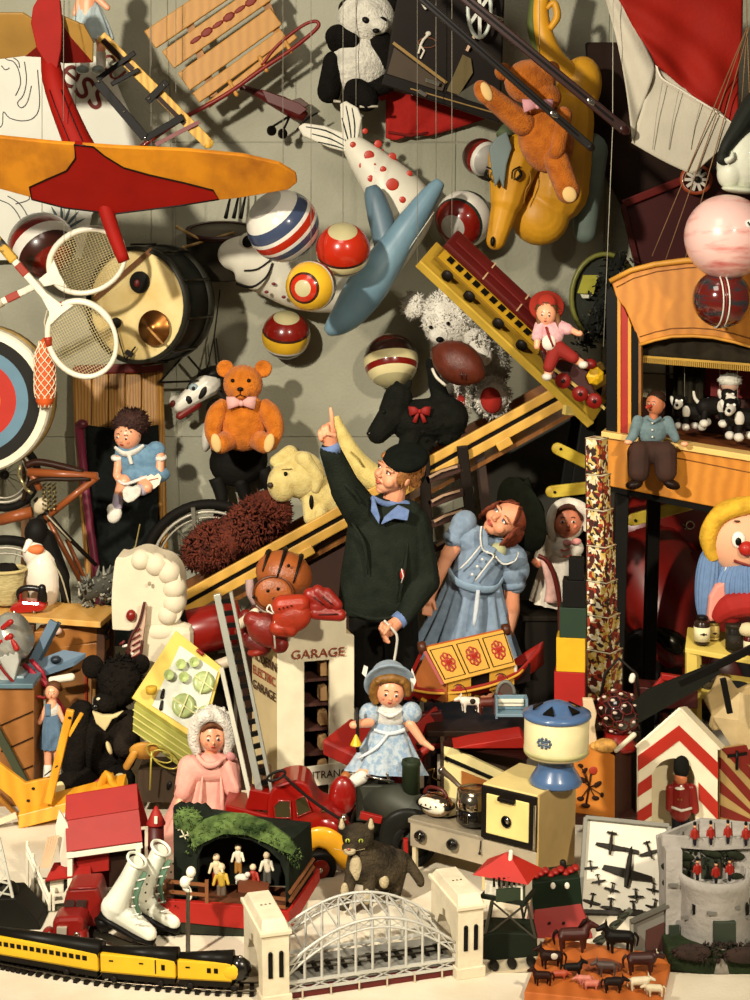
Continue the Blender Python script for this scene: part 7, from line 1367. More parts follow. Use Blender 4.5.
# ---------- foreground: barn, cars, skates, train, diorama, cat, bridge ----------
t=T('toy_barn','red roofed toy barn with white posts and fenced yard at lower left','toy barn',90,905,4.63)
rr=paint('a82016',.6,0);wp=paint('e2dac4',.6,0)
t.part('base',M().prism([(22,902),(150,902),(150,906),(22,906)],-10,60),mt('4a4630',.8,.2,8))
RA,RB,RC,RD,RE,RF=(68,850,-6),(143,841,-2),(137,815,14),(63,826,12),(132,797,34),(60,808,32)
t.part('roof',quadslab(M(),[RA,RB,RC,RD],2),rr,bev=.4);t.part('roof',quadslab(M(),[RD,RC,RE,RF],2),rr,bev=.4);t.part('roof',quadslab(M(),[RF,RE,(140,850,64),(70,858,62)],2),rr)
t.part('eave',M().beam((68,853,-7),(143,844,-3),5,3),wp,bev=.4)
t.part('back_wall',M().prism([(68,850),(140,842),(140,903),(68,903)],30,33),mt('7c1812',.6));t.part('loft_wall',M().prism([(76,856),(108,852),(108,872),(76,876)],4,8),rr);t.part('dark_stall',M().prism([(108,853),(138,848),(138,903),(108,903)],8,12),mt('2c1c14'))
for x,y0 in ((71,855),(139,846),(54,886)): t.part('post',M().box((x,(y0+903)/2,-4),(5,903-y0,5)),wp,bev=.4)
t.part('gable',M().prism([(58,812),(66,826),(72,850),(72,872),(60,868),(54,830)],6,9),wp);
for k in range(5): t.part('ladder_slat',M().beam((58-k*2.5,836+k*.5,2),(50-k*2,866,-4),2,2),mt('c9a884',.7))
t.part('awning',M().add([(47,878,-8),(92,872,-6),(88,866,12),(52,868,12)],[(0,1,2,3)],False),rr,sol=2);t.part('stable_wall',M().prism([(50,878),(90,874),(90,903),(50,903)],0,3),wp)
for x in (64,76): t.part('stable_door',M().prism([(x,880),(x+9,879),(x+9,892),(x,893)],-2,0),mt('1c1a18'));
t.part('door_brace',M().beam((65,892,-3),(72,881,-3),1.4,1).beam((77,891,-3),(84,880,-3),1.4,1),wp)
for a,b in (((20,858),(52,892)),((56,890),(124,882))):
    n_=5
    for k in range(n_): q_=k/(n_-1);x=lerp(a[0],b[0],q_);y=lerp(a[1],b[1],q_);z=lerp(34,-12,q_) if a[0] < 50 else -12;t.part('fence_post',M().box((x,(y+903)/2-1,z),(2.6,903-y+6,2.6)),wp)
    for dy in (0,7): t.part('fence_rail',M().beam((a[0],a[1]+dy,32 if a[0] < 50 else -13),(b[0],b[1]+dy,-13),2.4,1.6),wp)
t=T('toy_silo','dark red toy silo with pointed red roof behind the white skates','toy silo',156,900,4.67)
t.part('tower',M().lathe((156,900,0),[(8,0),(8,76)],(0,-1,0),20),mt('5c1812',.5));t.part('cap',M().lathe((156,824,0),[(9.6,0),(9.6,1),(5,11),(1,18)],(0,-1,0),20),rr);
for k in range(3): t.part('hoop',M().lathe((156,884-k*18,0),[(8.3,0),(8.6,1),(8.3,2)],(0,-1,0),20),mt('2c0d0a'));
t.part('hatch',M().box((157,817,-8),(3,7,2),(0,0,0)),wp)
t=T('lattice_crane','white lattice crane tower on dark base cut by left edge','toy crane',5,925,4.5)
gy_=paint('bdbcae',.5,0)
for a,b in (((-10,842),(-4,912)),((0,836),(17,904))): t.part('leg',M().beam((a[0],a[1],-4),(b[0],b[1],-8),2.4,2.4),gy_)
for k in range(6): t.part('lattice_bar',M().beam((lerp(-10,-4,k/6),lerp(842,912,k/6),-5),(lerp(0,17,(k+1)/6),lerp(836,904,(k+1)/6),-6),1.6,1.6).beam((lerp(0,17,k/6),lerp(836,904,k/6),-5),(lerp(-10,-4,(k+1)/6),lerp(842,912,(k+1)/6),-6),1.6,1.6),gy_)
t.part('base',M().prism([(-30,896),(18,894),(40,918),(44,930),(-30,930)],-10,30),mt('15140f',.6),bev=1.5);t.part('block',M().ell((6,892,4),(12,10,10)),mt('1c1b14',.6))
# red car
t=T('toy_car','small dark red toy car with rounded front parked beside white skates','toy car',75,938,4.42)
rc=mt('8c1c16',.35,.1,10,spec=.5,coat=.3)
t.part('cabin',M().prism([(68,887),(98,885),(103,902),(102,926),(64,926),(64,902)],-4,34),rc,bev=4);t.part('hood',M().prism([(58,908),(64,905),(84,904),(90,908),(88,930),(58,931)],-30,0),rc,bev=4);t.part('roof_line',M().tube([(69,887,-4),(97,886,-4)],1.2,6),rc)
for a in ([(67,898),(76,898),(75,904),(65,904)],[(78,898),(88,898),(87,905),(77,904)]): t.part('windscreen',M().prism(a,-7,-4),mt('2a2018',.15,spec=.8))
t.part('grille',M().prism([(63,913),(73,913),(72,930),(67,933),(63,929)],-33,-29),mt('cfc6b2',.3,metal=.5),bev=.5)
for x in (53,86): t.part('fender',M().ell((x,927,-24),(7,10,14)),rc);t.part('headlamp',M().ell((x+(3 if x < 60 else -3),919,-35),(2.8,2.8,2)),CHROME)
t.part('bumper',M().tube([(48,933,-36),(64,936,-40),(86,934,-36)],2,7),rc)
for x,z in ((53,-24),(81,-22),(66,24),(97,24)): t.part('wheel',M().lathe((x,931,z),[(3,-3),(7.4,-3),(7.4,3),(3,3)],(1,0,.2),18),BLACK)
t.part('running_board',M().box((92,934,4),(8,5,44)),mt('1c100e'));
# skates
def skate(dx,dy,Y,label,tongue):
    t=T('ice_skate',label,'ice skate',130+dx,948+dy,Y,'pair of ice skates');w_=paint('dfe0cf',.5,.1);q=lambda x,y,z=0: (x+dx,y+dy,z)
    t.part('boot',M().tube([q(136,862,0),q(130,878,0),q(122,894,0),q(116,906,-2),q(110,914,-2)],[(8,16),(10,17),(12,17),(14,15),(10,11)],20,flat=(.8,.6,0)).cap(q(114,906,-2),q(150,930,-8),13,8),w_,rem=1,smo=4)
    t.part('sole',M().tube([q(100,912,-2),q(118,922,-4),q(138,932,-8),q(156,938,-10)],[(4,10),(5,10),(3.4,10),(3,7)],12,flat=(0,1,0)),BLACK);t.part('heel',M().tube([q(104,916,-2),q(106,928,-2)],[(10,9),(8,8)],12),BLACK)
    t.part('blade',M().prism([(95+dx,928+dy),(110+dx,932+dy),(130+dx,940+dy),(150+dx,944+dy),(154+dx,938+dy),(157+dx,944+dy),(152+dx,950+dy),(128+dx,946+dy),(94+dx,933+dy)],-6,-3),mt('3a3832',.2,metal=.8));t.part('blade_post',M().box(q(136,938,-5),(5,10,5)),DARKM);t.part('blade_post',M().box(q(106,929,-4),(6,8,5)),DARKM)
    t.part('cuff_rim',M().tube([q(137+9*cos(a),860+5*cos(a),15*sin(a)) for a in [k*PI/10 for k in range(20)]],1.6,6,True),w_)
    t.part('tongue',M().tube(spl([q(147,868,-10),q(141,880,-14),q(138,894,-16),q(142,908,-16)],4),[(1.6,3.4),(2,4.5),(2,4),(1.4,3)],8),mt('4c6b54',.7))
    for k in range(6): p=q(lerp(146,146,k/5)-6*sin(k*.6)+7,lerp(872,914,k/5),-14-k*.4);t.part('lace',M().tube([(p[0]-5,p[1],p[2]-2),(p[0]-13,p[1]+2,p[2]-2)],.8,5),cloth('e9e6da'))
    for k in range(6): t.part('eyelet',M().ell(q(lerp(149,152,k/5)-5*sin(k*.6)+2,lerp(870,912,k/5),-14),1.1,None,6,5),DARKM)
    return t
skate(0,0,4.36,'nearer white ice skate standing beside the small red car',1)
s2=skate(24,-12,4.45,'further white ice skate half hidden behind the first one',0)
s2.part('hanging_lace',M().tube(spl([(182,880,-8),(190,884,-8),(192,894,-8),(184,902,-8)],4),1.2,6),cloth('e4dfc8'))
# train on its track
ty=paint('d9ae1c',.45,.1);tp_=[G(-60,951),G(0,963),G(40,971),G(106,981),G(176,987),G(246,991),G(330,986)]
path=spl(tp_,14)
t=T('railway_track','dark toy railway track curving along the lower left under yellow train','track',loc=(0,0,0))
for off in (-.024,.024):
    pts=[]
    for i,p in enumerate(path): d_=(path[min(i+1,len(path)-1)]-path[max(i-1,0)]).normalized();n_=Vector((-d_.y,d_.x,0));pts.append(p+n_*off+Vector((0,0,.012)))
    t.part('rail',M().tube(pts,.0032,6),metal('6a6152',.3))
for i in range(1,len(path)-1,2):
    d_=(path[i+1]-path[i-1]).normalized();n_=Vector((-d_.y,d_.x,0));t.part('sleeper',M().beam(path[i]-n_*.036+Vector((0,0,.0045)),path[i]+n_*.036+Vector((0,0,.0045)),.012,.009),mt('1c1712',.6))
def car(name,label,A,B,head=False,nwin=16,gap=.0):
    d_=B-A;L_=d_.length-gap;t=T(name,label,'toy train',loc=A+Vector((0,0,.014)),yaw=math.degrees(math.atan2(d_.y,d_.x)),group=None)
    W=.026
    end=L_-(.045 if head else 0)
    t.part('body',M().box((end/2,0,.052),(end,2*W,.056)),ty,bev=.004);t.part('skirt',M().box((end/2,0,.017),(end-.006,2*W-.004,.022)),paint('17130e'),bev=.002)
    t.part('roof',M().tube([(0,0,.08),(end,0,.08)],(.012,W+.0005),16,flat=(0,0,1)),paint('14120e',.4))
    if nwin > 4:
        for k in range(nwin): x=L_*.12+(L_*.8)*k/(nwin-1);t.part('window',M().box((x,-W-.0005,.06),(L_*.028,.002,.013)),BLACK)
    else:
        for k in range(nwin): x=L_*(.15+.4*k);t.part('grille_dots',M().box((x,-W-.0005,.062),(.012,.002,.004)),BLACK)
        t.part('door',M().box((L_*.84,-W-.0005,.056),(.01,.002,.016)).box((L_*.74,-W-.0005,.056),(.003,.002,.04)) if not head else M().box((L_*.45,-W-.0005,.056),(.011,.002,.014)),BLACK)
        if head: t.part('door',M().box((L_*.55,-W-.0005,.056),(.011,.002,.014)),BLACK)
    if head:
        t.part('nose',M().tube([(end-.004,0,.05),(end+.02,0,.05),(end+.036,0,.046),(end+.046,0,.042)],[(.041,.028),(.039,.027),(.03,.022),(.014,.012)],18,flat=(0,0,1)),paint('12100d',.25,.4));t.part('yellow_flash',M().ell((end-.002,-.019,.052),(.028,.011,.024)),ty);t.part('headlight',M().ell((end+.02,0,.088),(.008,.006,.005)),CHROME);t.part('nose_fin',M().box((end-.03,0,.101),(.04,.006,.006)),DARKM,bev=.001)
    t.part('lower_line',M().box((end/2,-W-.001,.028),(end,.002,.003)),mt('8a6c14'))
    for x in (L_*.18,L_*.8):
        for y in (-.026,.026): t.part('wheel',M().lathe((x,y,.008),[(.003,-.003),(.009,-.003),(.009,.003),(.003,.003)],(0,1,0),14),DARKM)
    return t
C0,C1,C2,C3=G(-50,954),G(104,981),G(180,988),G(250,992)
car('train_carriage','yellow passenger carriage with a row of black windows at left edge',C0,C1,gap=.004,nwin=20)
car('train_carriage','short yellow train carriage with few marks behind the locomotive',C1,C2,gap=.004,nwin=2)
car('train_locomotive','streamlined black nosed yellow locomotive entering the bridge tower',C2,C3,True,nwin=1)
t=T('lamp_post','silver toy lamp post with two white globes behind the yellow train','lamp post',188,962,4.28)
t.part('pole',M().lathe((188,962,0),[(5,0),(5,2),(2.4,5),(1.9,70),(1.6,74)],(0,-1,0),14),metal('8d8a80',.35))
for x,y,r_ in ((185,882,5.4),(191,872,5)): g_=t.part('globe',M().ell((x,y,0),(r_,r_*1.1,r_)),paint('eae4d2',.3));t.part('socket',M().cap((x,y+6,0),(188,y+9,0),2.6,2),paint('d8d2c0'),g_)
# diorama
gd_=mt('1c221a',.8,.3,14);moss=mt('5f7540',.95,.3,22,.9,40,spec=.1,c2='26361c',th=(.35,.6))
t=T('stable_diorama','dark green arched toy stable scene with red base and small figures','diorama',240,932,4.46)
fr=((170,0,0),(1,.06,0),(0,1,0),(0,0,1));X=lambda x: x-170
arc=[(X(197),900),(X(197),858),(X(203),845),(X(216),837),(X(234),833),(X(252),836),(X(268),844),(X(280),855),(X(285),870),(X(286),900)]
top=[(X(174),900),(X(173),808)]+[(X(173+i*4),803+(i % 2)*2) for i in range(1,9)]+[(X(212),810),(X(240),817),(X(272),830),(X(289),842),(X(289),900)]
t.part('arch_wall',M().prism(top+arc[::-1],0,8,fr=fr),gd_,bev=.6)
t.part('side_wall',M().add([(289,842,0),(309,841,46),(312,904,46),(289,908,0),(287,842,3),(307,841,49),(310,904,49),(287,908,3)],[(0,1,2,3),(7,6,5,4),(0,4,5,1),(1,5,6,2),(2,6,7,3),(3,7,4,0)],False),gd_);t.part('back_wall',M().prism([(174,826),(309,841),(312,905),(174,905)],46,50),mt('1a1c18',.9,.3,10));t.part('roof',M().add([(173,810,4),(212,812,4),(240,819,4),(272,832,4),(289,843,4),(309,842,48),(270,838,48),(212,828,48),(173,824,48)],[(0,1,7,8),(1,2,7),(2,3,6,7),(3,4,5,6)],False),gd_,sol=2)
ml=[(190,832),(204,819),(224,812),(246,813),(270,822),(288,835),(297,846)];mo=[(293,853),(282,849),(266,841),(246,833),(224,832),(208,839),(194,846)]
m=M().prism(ml+mo,-5,0)
for k in range(26): q_=k/25*5.99;i_=int(q_);px_=lerp(ml[i_][0],ml[i_+1][0],q_-i_);py_=lerp(ml[i_][1],ml[i_+1][1],q_-i_);m.hair((px_,py_+11,-3),(5,10,3),20,3.2,1,60+k,.8,drop=.5)
t.part('moss_arch',m,moss)
t.part('moss_corner',M().ell((188,820,-1),(14,12,3)).hair((188,820,-1),(14,13,4),160,3,1,61,.8),moss)
wq=paint('c9c4a6',.6)
t.part('lattice_window',M().beam((179,824,-2),(186,838,-2),1.2,1).beam((184,823,-2),(190,837,-2),1.2,1).beam((178,829,-2),(190,826,-2),1.2,1).beam((180,836,-2),(192,833,-2),1.2,1).tube([(178,826,-2),(181,822,-2),(185,822,-2)],.7,5),wq)
rb=paint('b3261a',.55,0)
t.part('base',M().prism([(160,894),(238,900),(290,906),(290,926),(238,922),(160,914)],-14,-8),rb,bev=.5);t.part('base',M().add([(290,906,-14),(318,888,46),(318,900,46),(290,926,-14),(288,906,-10),(316,888,50),(316,900,50),(288,926,-10)],[(0,1,2,3),(7,6,5,4),(0,4,5,1),(1,5,6,2),(2,6,7,3),(3,7,4,0)],False),rb);t.part('foot',M().prism([(160,912),(290,922),(290,934),(160,926)],-12,40),mt('2a2c22',.7));t.part('stage',M().prism([(160,898),(290,908),(290,914),(160,904)],-10,48),mt('5a3018',.7))
br_=mt('7c4a26',.7)
for y in (878,888,898): t.part('fence_rail',M().beam((165,y-2,-12),(208,y+2,-12),3,2),br_)
for x in (166,208): t.part('fence_post',M().box((x,888,-12),(3.4,26,3)),br_)
for y in (892,900): t.part('fence_rail',M().beam((262,y,-10),(286,y+3,-10),3,2).beam((290,y-2,-8),(312,y-16,44),3,2),br_)
t.part('platform',M().prism([(238,884),(268,890),(268,896),(238,892)],0,18),mt('6a3418',.7));t.part('red_sign',M().box((246,842,40),(26,10,4)),mt('4a1812',.8))
figs=[(215,862,'d9c8a0','8a2a1c',1.1,'leftmost tiny figure with red and yellow clothes in the stable scene'),(220,872,'c4a23a','6a5a4a',1.25,'tiny figure in yellow top bending at front of stable scene'),(237,852,'d9d0b8','9a6a2a',1.0,'tiny standing figure at the back middle of stable scene'),(252,872,'b03a28','8f96a0',1.0,'tiny seated figure in red and grey on stable platform'),(266,860,'d6cdb6','4a4a44',1.1,'tiny white shirted figure at right inside stable scene')]
for x,y,c1,c2_,s_,lab in figs:
    t=T('toy_figure',lab,'toy figure',x,y+26*s_,4.48,'stable scene figures')
    t.part('head',M().ell((x,y,12),3.4*s_,None,10,8),mt('dcc4a0',.5));t.part('torso',M().cap((x,y+6*s_,12),(x+1,y+13*s_,12),3.6*s_,3.2*s_).cap((x-4*s_,y+6*s_,11),(x-6*s_,y+13*s_,9),1.5*s_,1.3*s_).cap((x+4*s_,y+6*s_,11),(x+6*s_,y+12*s_,8),1.5*s_,1.3*s_),mt(c1,.5),rem=.5,smo=1);t.part('legs',M().cap((x-1.6*s_,y+15*s_,12),(x-2*s_,y+25*s_,12),2*s_,1.6*s_).cap((x+2*s_,y+15*s_,12),(x+2.4*s_,y+25*s_,12),2*s_,1.6*s_),mt(c2_,.6),rem=.5)
t=T('toy_lamb_figure','tiny white lamb lying on the stable platform beside seated figure','toy animal',240,886,4.48);t.part('body',M().ell((241,881,8),(7,4,4)).ell((247,877,6),(3,2.6,2.6)),mt('d6d2c4',.8),rem=.5)
t.part('legs',M().cap((236,884,6),(236,886,6),1.2,1).cap((244,884,6),(245,886,6),1.2,1),mt('b8b2a2',.8))
# cat
t=T('cat','dark tabby kitten with white chest standing behind the silver bridge','cat',372,903,4.62)
kt=mt('1f1b16',.95,.35,16,.8,140,spec=.1,c2='4a4030',th=(.35,.66));kw_=mt('b9aa88',.95,.1,30,.6,140,spec=.1)
m=M().cap((384,872,12),(366,858,2),22,18).ell((358,834,-8),(16,14,13)).ell((350,841,-16),(8,6,7)).cap((362,842,-2),(362,866,-2),12,17)
for sx_,x in ((-1,343),(1,369)): m.cap((x,826,-6),(x-2*sx_*-1,817,-6),6,2.2)
m.cap((352,868,-12),(346,894,-18),7,5).ell((344,897,-21),(6,4.5,6)).cap((370,872,-10),(368,896,-14),7,5).ell((367,898,-17),(6,4.5,6)).cap((398,866,12),(396,896,8),12,6).ell((393,898,4),(7,4.5,7)).cap((384,874,20),(384,896,18),9,6)
m.tube(spl([(404,862,14),(412,872,10),(420,882,4),(420,886,0)],4),[6,5.5,5,3],10)
t.part('body',m,kt,rem=.9,smo=3)
t.part('chest',M().ell((356,862,-15),(6.5,13,5)).ell((350,843,-20),(6.5,4.5,4)),kw_,rem=.8,smo=2)
for x in (342,371): t.part('ear_tip',M().cap((x,823,-9),(x,817,-8),3.4,1.6),kw_)
for x in (348,361): e_=t.part('eye',M().ell((x,833,-20),(2.6,2.2,1.6)),mt('9aa03c',.2));t.part('pupil',M().ell((x,833,-21.4),(.9,2,.8)),BLACK,e_)
t.part('nose',M().ell((349,840,-24),(1.8,1.3,1)),mt('9a5a4a',.5))
for x,y in ((345,882),(367,888)): t.part('leg_patch',M().ell((x,y,-21),(4,8,3)),kw_)
for s_ in (-1,1): t.part('whiskers',M().tube([(350+5*s_,842,-23),(350+15*s_,839,-25)],.25,4),kw_)
t.part('belly_patch',M().ell((384,878,-8),(5,7,4)),kw_)
# bridge
yawb=17;O=G(262,1006);t=T('toy_bridge','silver toy arch bridge between two cream stone towers at bottom','toy bridge',loc=O,yaw=yawb)
st2=mt('ded2b6',.75,.12,14,.2,60,spec=.2);al=mt('c4c3ba',.4,.1,14,metal=.15);TW=.075;TD=.235;TH=.225
LB_=(G(463,988)-O).length
def tower(x0):
    m_='tower';y0=-.012
    tw=t.part('tower',M().prism([(y0,0),(y0+.05,0),(y0+.05,.09),(y0+.07,.125),(TD/2+y0,.138),(TD+y0-.07,.125),(TD+y0-.05,.09),(TD+y0-.05,0),(TD+y0,0),(TD+y0,TH-.02),(y0,TH-.02)],0,TW,fr=((x0,0,0),(0,1,0),(0,0,1),(1,0,0))),st2,bev=.002)
    t.part('cornice',M().box((x0+TW/2,TD/2+y0,TH-.014),(TW+.014,TD+.014,.012)),st2,tw,bev=.002);t.part('roof_slab',M().box((x0+TW/2,TD/2+y0,TH+.004),(TW+.002,TD,.026),None,.8),st2,tw,bev=.002);[t.part('plinth',M().box((x0+TW/2,yy,.016),(TW+.012,.056,.032)),st2,tw,bev=.002) for yy in (y0+.022,TD+y0-.022)]
    for dx in (.022,.052): t.part('slot_window',M().box((x0+dx,y0-.001,.118),(.012,.004,.07)),BLACK,tw);t.part('slot_arch',M().lathe((x0+dx,y0+.001,.153),[(.006,0),(.006,.004)],(0,-1,0),12),BLACK,tw)
    for k in range(3): t.part('roof_dot',M().box((x0+TW/2-.012+k*.012,TD*.5+y0,TH+.018),(.005,.005,.002)),mt('6a5f48'),tw)
    t.part('shield',M().box((x0-.001,TD*.5+y0,.15),(.004,.014,.02)),mt('8d8266'),tw);return tw
tower(0);tower(LB_)
xa,xb=TW,LB_;span=xb-xa
def arch_z(u,hi=.205,lo=.10): return lo+(hi-lo)*(1-(2*u-1)**2)
for y in (.012,TD-.045):
    ch=lambda u,z: (xa+span*u,y,z)
    t.part('bottom_chord',M().beam(ch(0,.05),ch(1,.05),.008,.008).beam(ch(0,.026),ch(1,.026),.008,.008),al);t.part('top_chord',M().tube([ch(k/20,arch_z(k/20)) for k in range(21)],.0045,6),al);t.part('inner_chord',M().tube([ch(k/20,arch_z(k/20,.178,.07)) for k in range(21)],.0035,6),al)
    for k in range(11): u=k/10;t.part('hanger',M().beam(ch(u,.05),ch(u,arch_z(u)),.006,.005),al)
    for k in range(10): u,u2=k/10,(k+1)/10;a_,b_=(u,u2) if k < 5 else (u2,u);t.part('web_bar',M().beam(ch(a_,arch_z(a_,.178,.07)),ch(b_,arch_z(b_)),.003,.003).beam(ch(b_,arch_z(b_,.178,.07)),ch(a_,arch_z(a_)),.003,.003),al)
    for k in range(8): u,u2=k/8,(k+1)/8;t.part('chord_cross',M().beam(ch(u,.026),ch(u2,.05),.003,.003).beam(ch(u,.05),ch(u2,.026),.003,.003),al)
for k in range(1,10): u=k/10;t.part('top_strut',M().beam((xa+span*u,.012,arch_z(u)),(xa+span*u,TD-.045,arch_z(u)),.004,.004),al)
for k in range(1,9): u,u2=k/10,(k+1)/10;t.part('top_brace',M().beam((xa+span*u,.012,arch_z(u)),(xa+span*u2,TD-.045,arch_z(u2)),.003,.003),al)
t.part('deck',M().box((xa+span/2,TD/2-.016,.036),(span,TD-.07,.006)),mt('8d8c84',.5,metal=.2));t.part('trough',M().box((xa+span/2,TD/2-.016,.016),(span,TD-.06,.03)),mt('6a1812',.5))
for y in (TD/2-.03,TD/2): t.part('rail',M().tube([(xa-.02,y,.046),(xb+.02,y,.046)],.003,6),metal('5a554a',.3))
for k in range(12): t.part('sleeper',M().box((xa+span*(k+.5)/12,TD/2-.015,.042),(.012,.06,.005)),mt('1c1814'))
for k in range(6): t.part('red_rib',M().box((xa+span*(k+.5)/6,.008,.014),(.004,.006,.028)),paint('c9b8a0'))
# ---------- lower right: signal tower, trays, sentry boxes, fort, farm ----------
t=T('signal_tower','toy railway signal tower with red roof on black trestle legs','toy signal tower',508,957,4.31)
gk=mt('1c2218',.6);sw_=paint('e2dcc8',.6,0)
t.part('base',M().prism([(482,930),(494,926),(536,928),(536,952),(500,957),(482,952)],-14,22),gk,bev=1.5);t.part('cabin',M().box((509,883,6),(40,22,30),Euler((0,R(24),0)).to_matrix()),sw_,bev=.5);t.part('sill',M().box((509,896,6),(46,4,36),Euler((0,R(24),0)).to_matrix()),gk)
t.part('green_panel',M().prism([(495,884),(524,881),(524,894),(495,896)],-15,-12),mt('26331f',.6));rt_=Euler((0,R(24),0)).to_matrix();c=Vector((508,871,6));q=[c+rt_@Vector((a*29,3,b*22)) for a,b in ((-1,-1),(1,-1),(1,1),(-1,1))];ap=c+Vector((0,-17,0))
t.part('roof',M().add(q+[ap],[(0,1,4),(1,2,4),(2,3,4),(3,0,4),(3,2,1,0)],False),paint('c02a1a',.5,0));t.part('chimney',M().cap((510,864,0),(511,852,0),2.2,2.2),sw_)
for k in range(7): t.part('window_gap',M().box((493+k*5,877-k*.5,-13-k*.2),(2.2,8,3)),BLACK)
L4=[(491,898,-8),(526,898,-12),(520,898,20),(496,898,22)];L5=[(484,932,-10),(534,932,-14),(526,930,26),(492,930,28)]
mtl=mt('4c4a40',.4,metal=.5)
for a,b in zip(L4,L5): t.part('trestle_leg',M().beam(a,b,2.6,2.6),mtl)
for a,b in ((0,1),(1,0),(1,2),(3,0)): t.part('cross_brace',M().beam(L4[a],L5[b],1.6,1.6),mtl)
t=T('track_piece','short dark toy track piece lying on floor below the signal tower','track',515,968,4.22)
t.part('bed',M().prism([(484,968),(545,962),(545,965),(484,971)],-10,14),mt('b9ac90',.7));
for x in (494,512,531): t.part('sleeper',M().ell((x,965-(x-494)*.1,0),(5,2.6,12)),mt('201c16',.6))
t=T('toy_hopper','dark green and red toy coal hopper with red buffers beside tray','toy hopper',555,936,4.47)
rr=paint('9c2218',.5);t.part('bin',M().prism([(530,880),(579,874),(582,904),(533,912)],-8,26),mt('1a261a',.5),bev=1);t.part('base',M().add([(534,906,-8),(580,900,-8),(590,928,-22),(528,938,-22),(534,906,26),(580,900,26),(590,928,30),(528,938,30)],[(0,1,2,3),(7,6,5,4),(0,4,5,1),(1,5,6,2),(2,6,7,3),(3,7,4,0)],False),rr,bev=.6)
for x in (552,566): t.part('white_dot',M().ell((x,882,-9),(2.6,3.4,1)),paint('e2dccc'))
for k in range(9): t.part('red_load',M().ell((536+k*5,877-(k % 3)*2-k*.5,4),(4,3,6)),rr)
t.part('chimney',M().cap((564,874,8),(564,866,8),3.4,3.4),DARKM)
for x in (548,562): t.part('rivet',M().ell((x,916,-16),1.4,None,8,6),DARKM)
# plane tray
Y0=4.6;t=T('display_tray','white display tray with grey rim holding dark toy aeroplanes','tray',620,916,Y0)
a,b,c,d=Vector((591,835,44)),Vector((676,842,40)),Vector((664,912,-8)),Vector((578,908,-10))
def TP(u,v,h=0): return a.lerp(b,u).lerp(d.lerp(c,u),v)+tn*h
tn=(b-a).cross(d-a).normalized();tn=tn if tn.z < 0 else -tn
t.part('panel',quadslab(M(),[TP(0,0),TP(1,0),TP(1,1),TP(0,1)],3 if tn.dot((b-a).cross(d-a)) < 0 else -3),paint('dcd6c4',.7,0))
for p,q in (((0,0),(1,0)),((1,0),(1,1)),((1,1),(0,1)),((0,1),(0,0))): t.part('rim',M().beam(TP(*p,2),TP(*q,2),4,7,tn),mt('77756a' if p != (1,1) else '2a2620',.5),bev=.4)
t.part('prop',M().beam(TP(.5,.1,-4),(626,914,40),5,5),mt('4a4238',.6))
def plane(o,ux,uy,un,s,label,Y,base,col='231f18'):
    t=T('toy_plane',label,'toy aeroplane',base[0],base[1],Y,'toy aeroplanes on the display trays');A_=lambda x,y,h=0: o+ux*x*s+uy*y*s+un*(h*s+1.5)
    t.one(M().tube([A_(0,-11),A_(0,-4),A_(0,6),A_(0,13)],[1.2*s,2*s,1.6*s,.7*s],7).prism([(-16,-4),(0,-6),(16,-4),(15,-1),(0,0),(-15,-1)],-.5*s,.5*s,fr=(o+un*1.6,ux*s,uy*s,un)).prism([(-5.5,10),(5.5,10),(5,12.5),(-5,12.5)],-.4*s,.4*s,fr=(o+un*1.6,ux*s,uy*s,un)).prism([(0,6),(0,13),(3.6,13)],-.4*s,.4*s,fr=(o+un*1.6,un*s,uy*s,ux)),mt(col,.5),rem=.34)
ux=(b-a).normalized();uy=(d-a);uy=(uy-ux*uy.dot(ux)).normalized()
names=['large plane at upper left of the white tray','plane at upper right corner of the white tray','biggest plane in the middle of the white tray','small plane at left edge under the upper left plane','small plane second in the left column','small plane third from left in the middle row','small plane in the lower right middle of tray','small plane at right edge of tray','plane at the lower left corner of tray','plane second from left in the bottom row','plane third from left in the bottom row','plane at the lower right corner of tray']
for k,(x,y,s,r_) in enumerate(((.32,.26,1.05,185),(.78,.3,.8,160),(.54,.52,1.75,188),(.1,.52,.5,170),(.2,.66,.5,165),(.36,.74,.5,190),(.64,.8,.55,175),(.84,.72,.5,185),(.14,.88,.62,190),(.36,.93,.68,182),(.62,.95,.68,176),(.86,.91,.6,190))):
    p=TP(x,y,1);ca,sa=cos(R(r_)),sin(R(r_));plane(p,ux*ca+uy*sa,uy*ca-ux*sa,tn,s*.93,'dark toy aeroplane, '+names[k],Y0,(p.x,p.y))
Y1=4.28;t=T('display_tray','grey tray lid leaning on edge in front of white plane tray','tray',640,962,Y1);gy2=mt('77756c',.6,.15,6)
t.part('panel',M().prism([(630,922),(668,905),(666,958),(632,958)],0,3),gy2);t.part('rim',M().beam((630,921,-2),(668,904,-2),3,6),mt('5a584f',.6));t.part('rim',M().beam((631,921,-2),(632,958,-2),3,6),mt('8d8a7c',.6));t.part('inner_print',M().prism([(646,930),(664,922),(663,950),(645,950)],-1.5,0),mt('4a2a22',.7));t.part('stay',M().beam((648,952,0),(652,958,30),3,3),gy2)
t=T('plane_rack','dark grey strip with small model planes fixed on it behind farm tray','rack',612,948,4.38);t.part('strip',M().beam((590,944,-16),(634,918,20),5,3),mt('55564a',.5));
for k in range(4): t.part('model_plane',M().ell((598+k*9,936-k*5,-6+k*6),(7,2.4,3),(0,0,-28)),mt('2c2e22',.5))
t.part('foot',M().box((612,940,2),(6,16,10)),mt('3a3a30',.6))
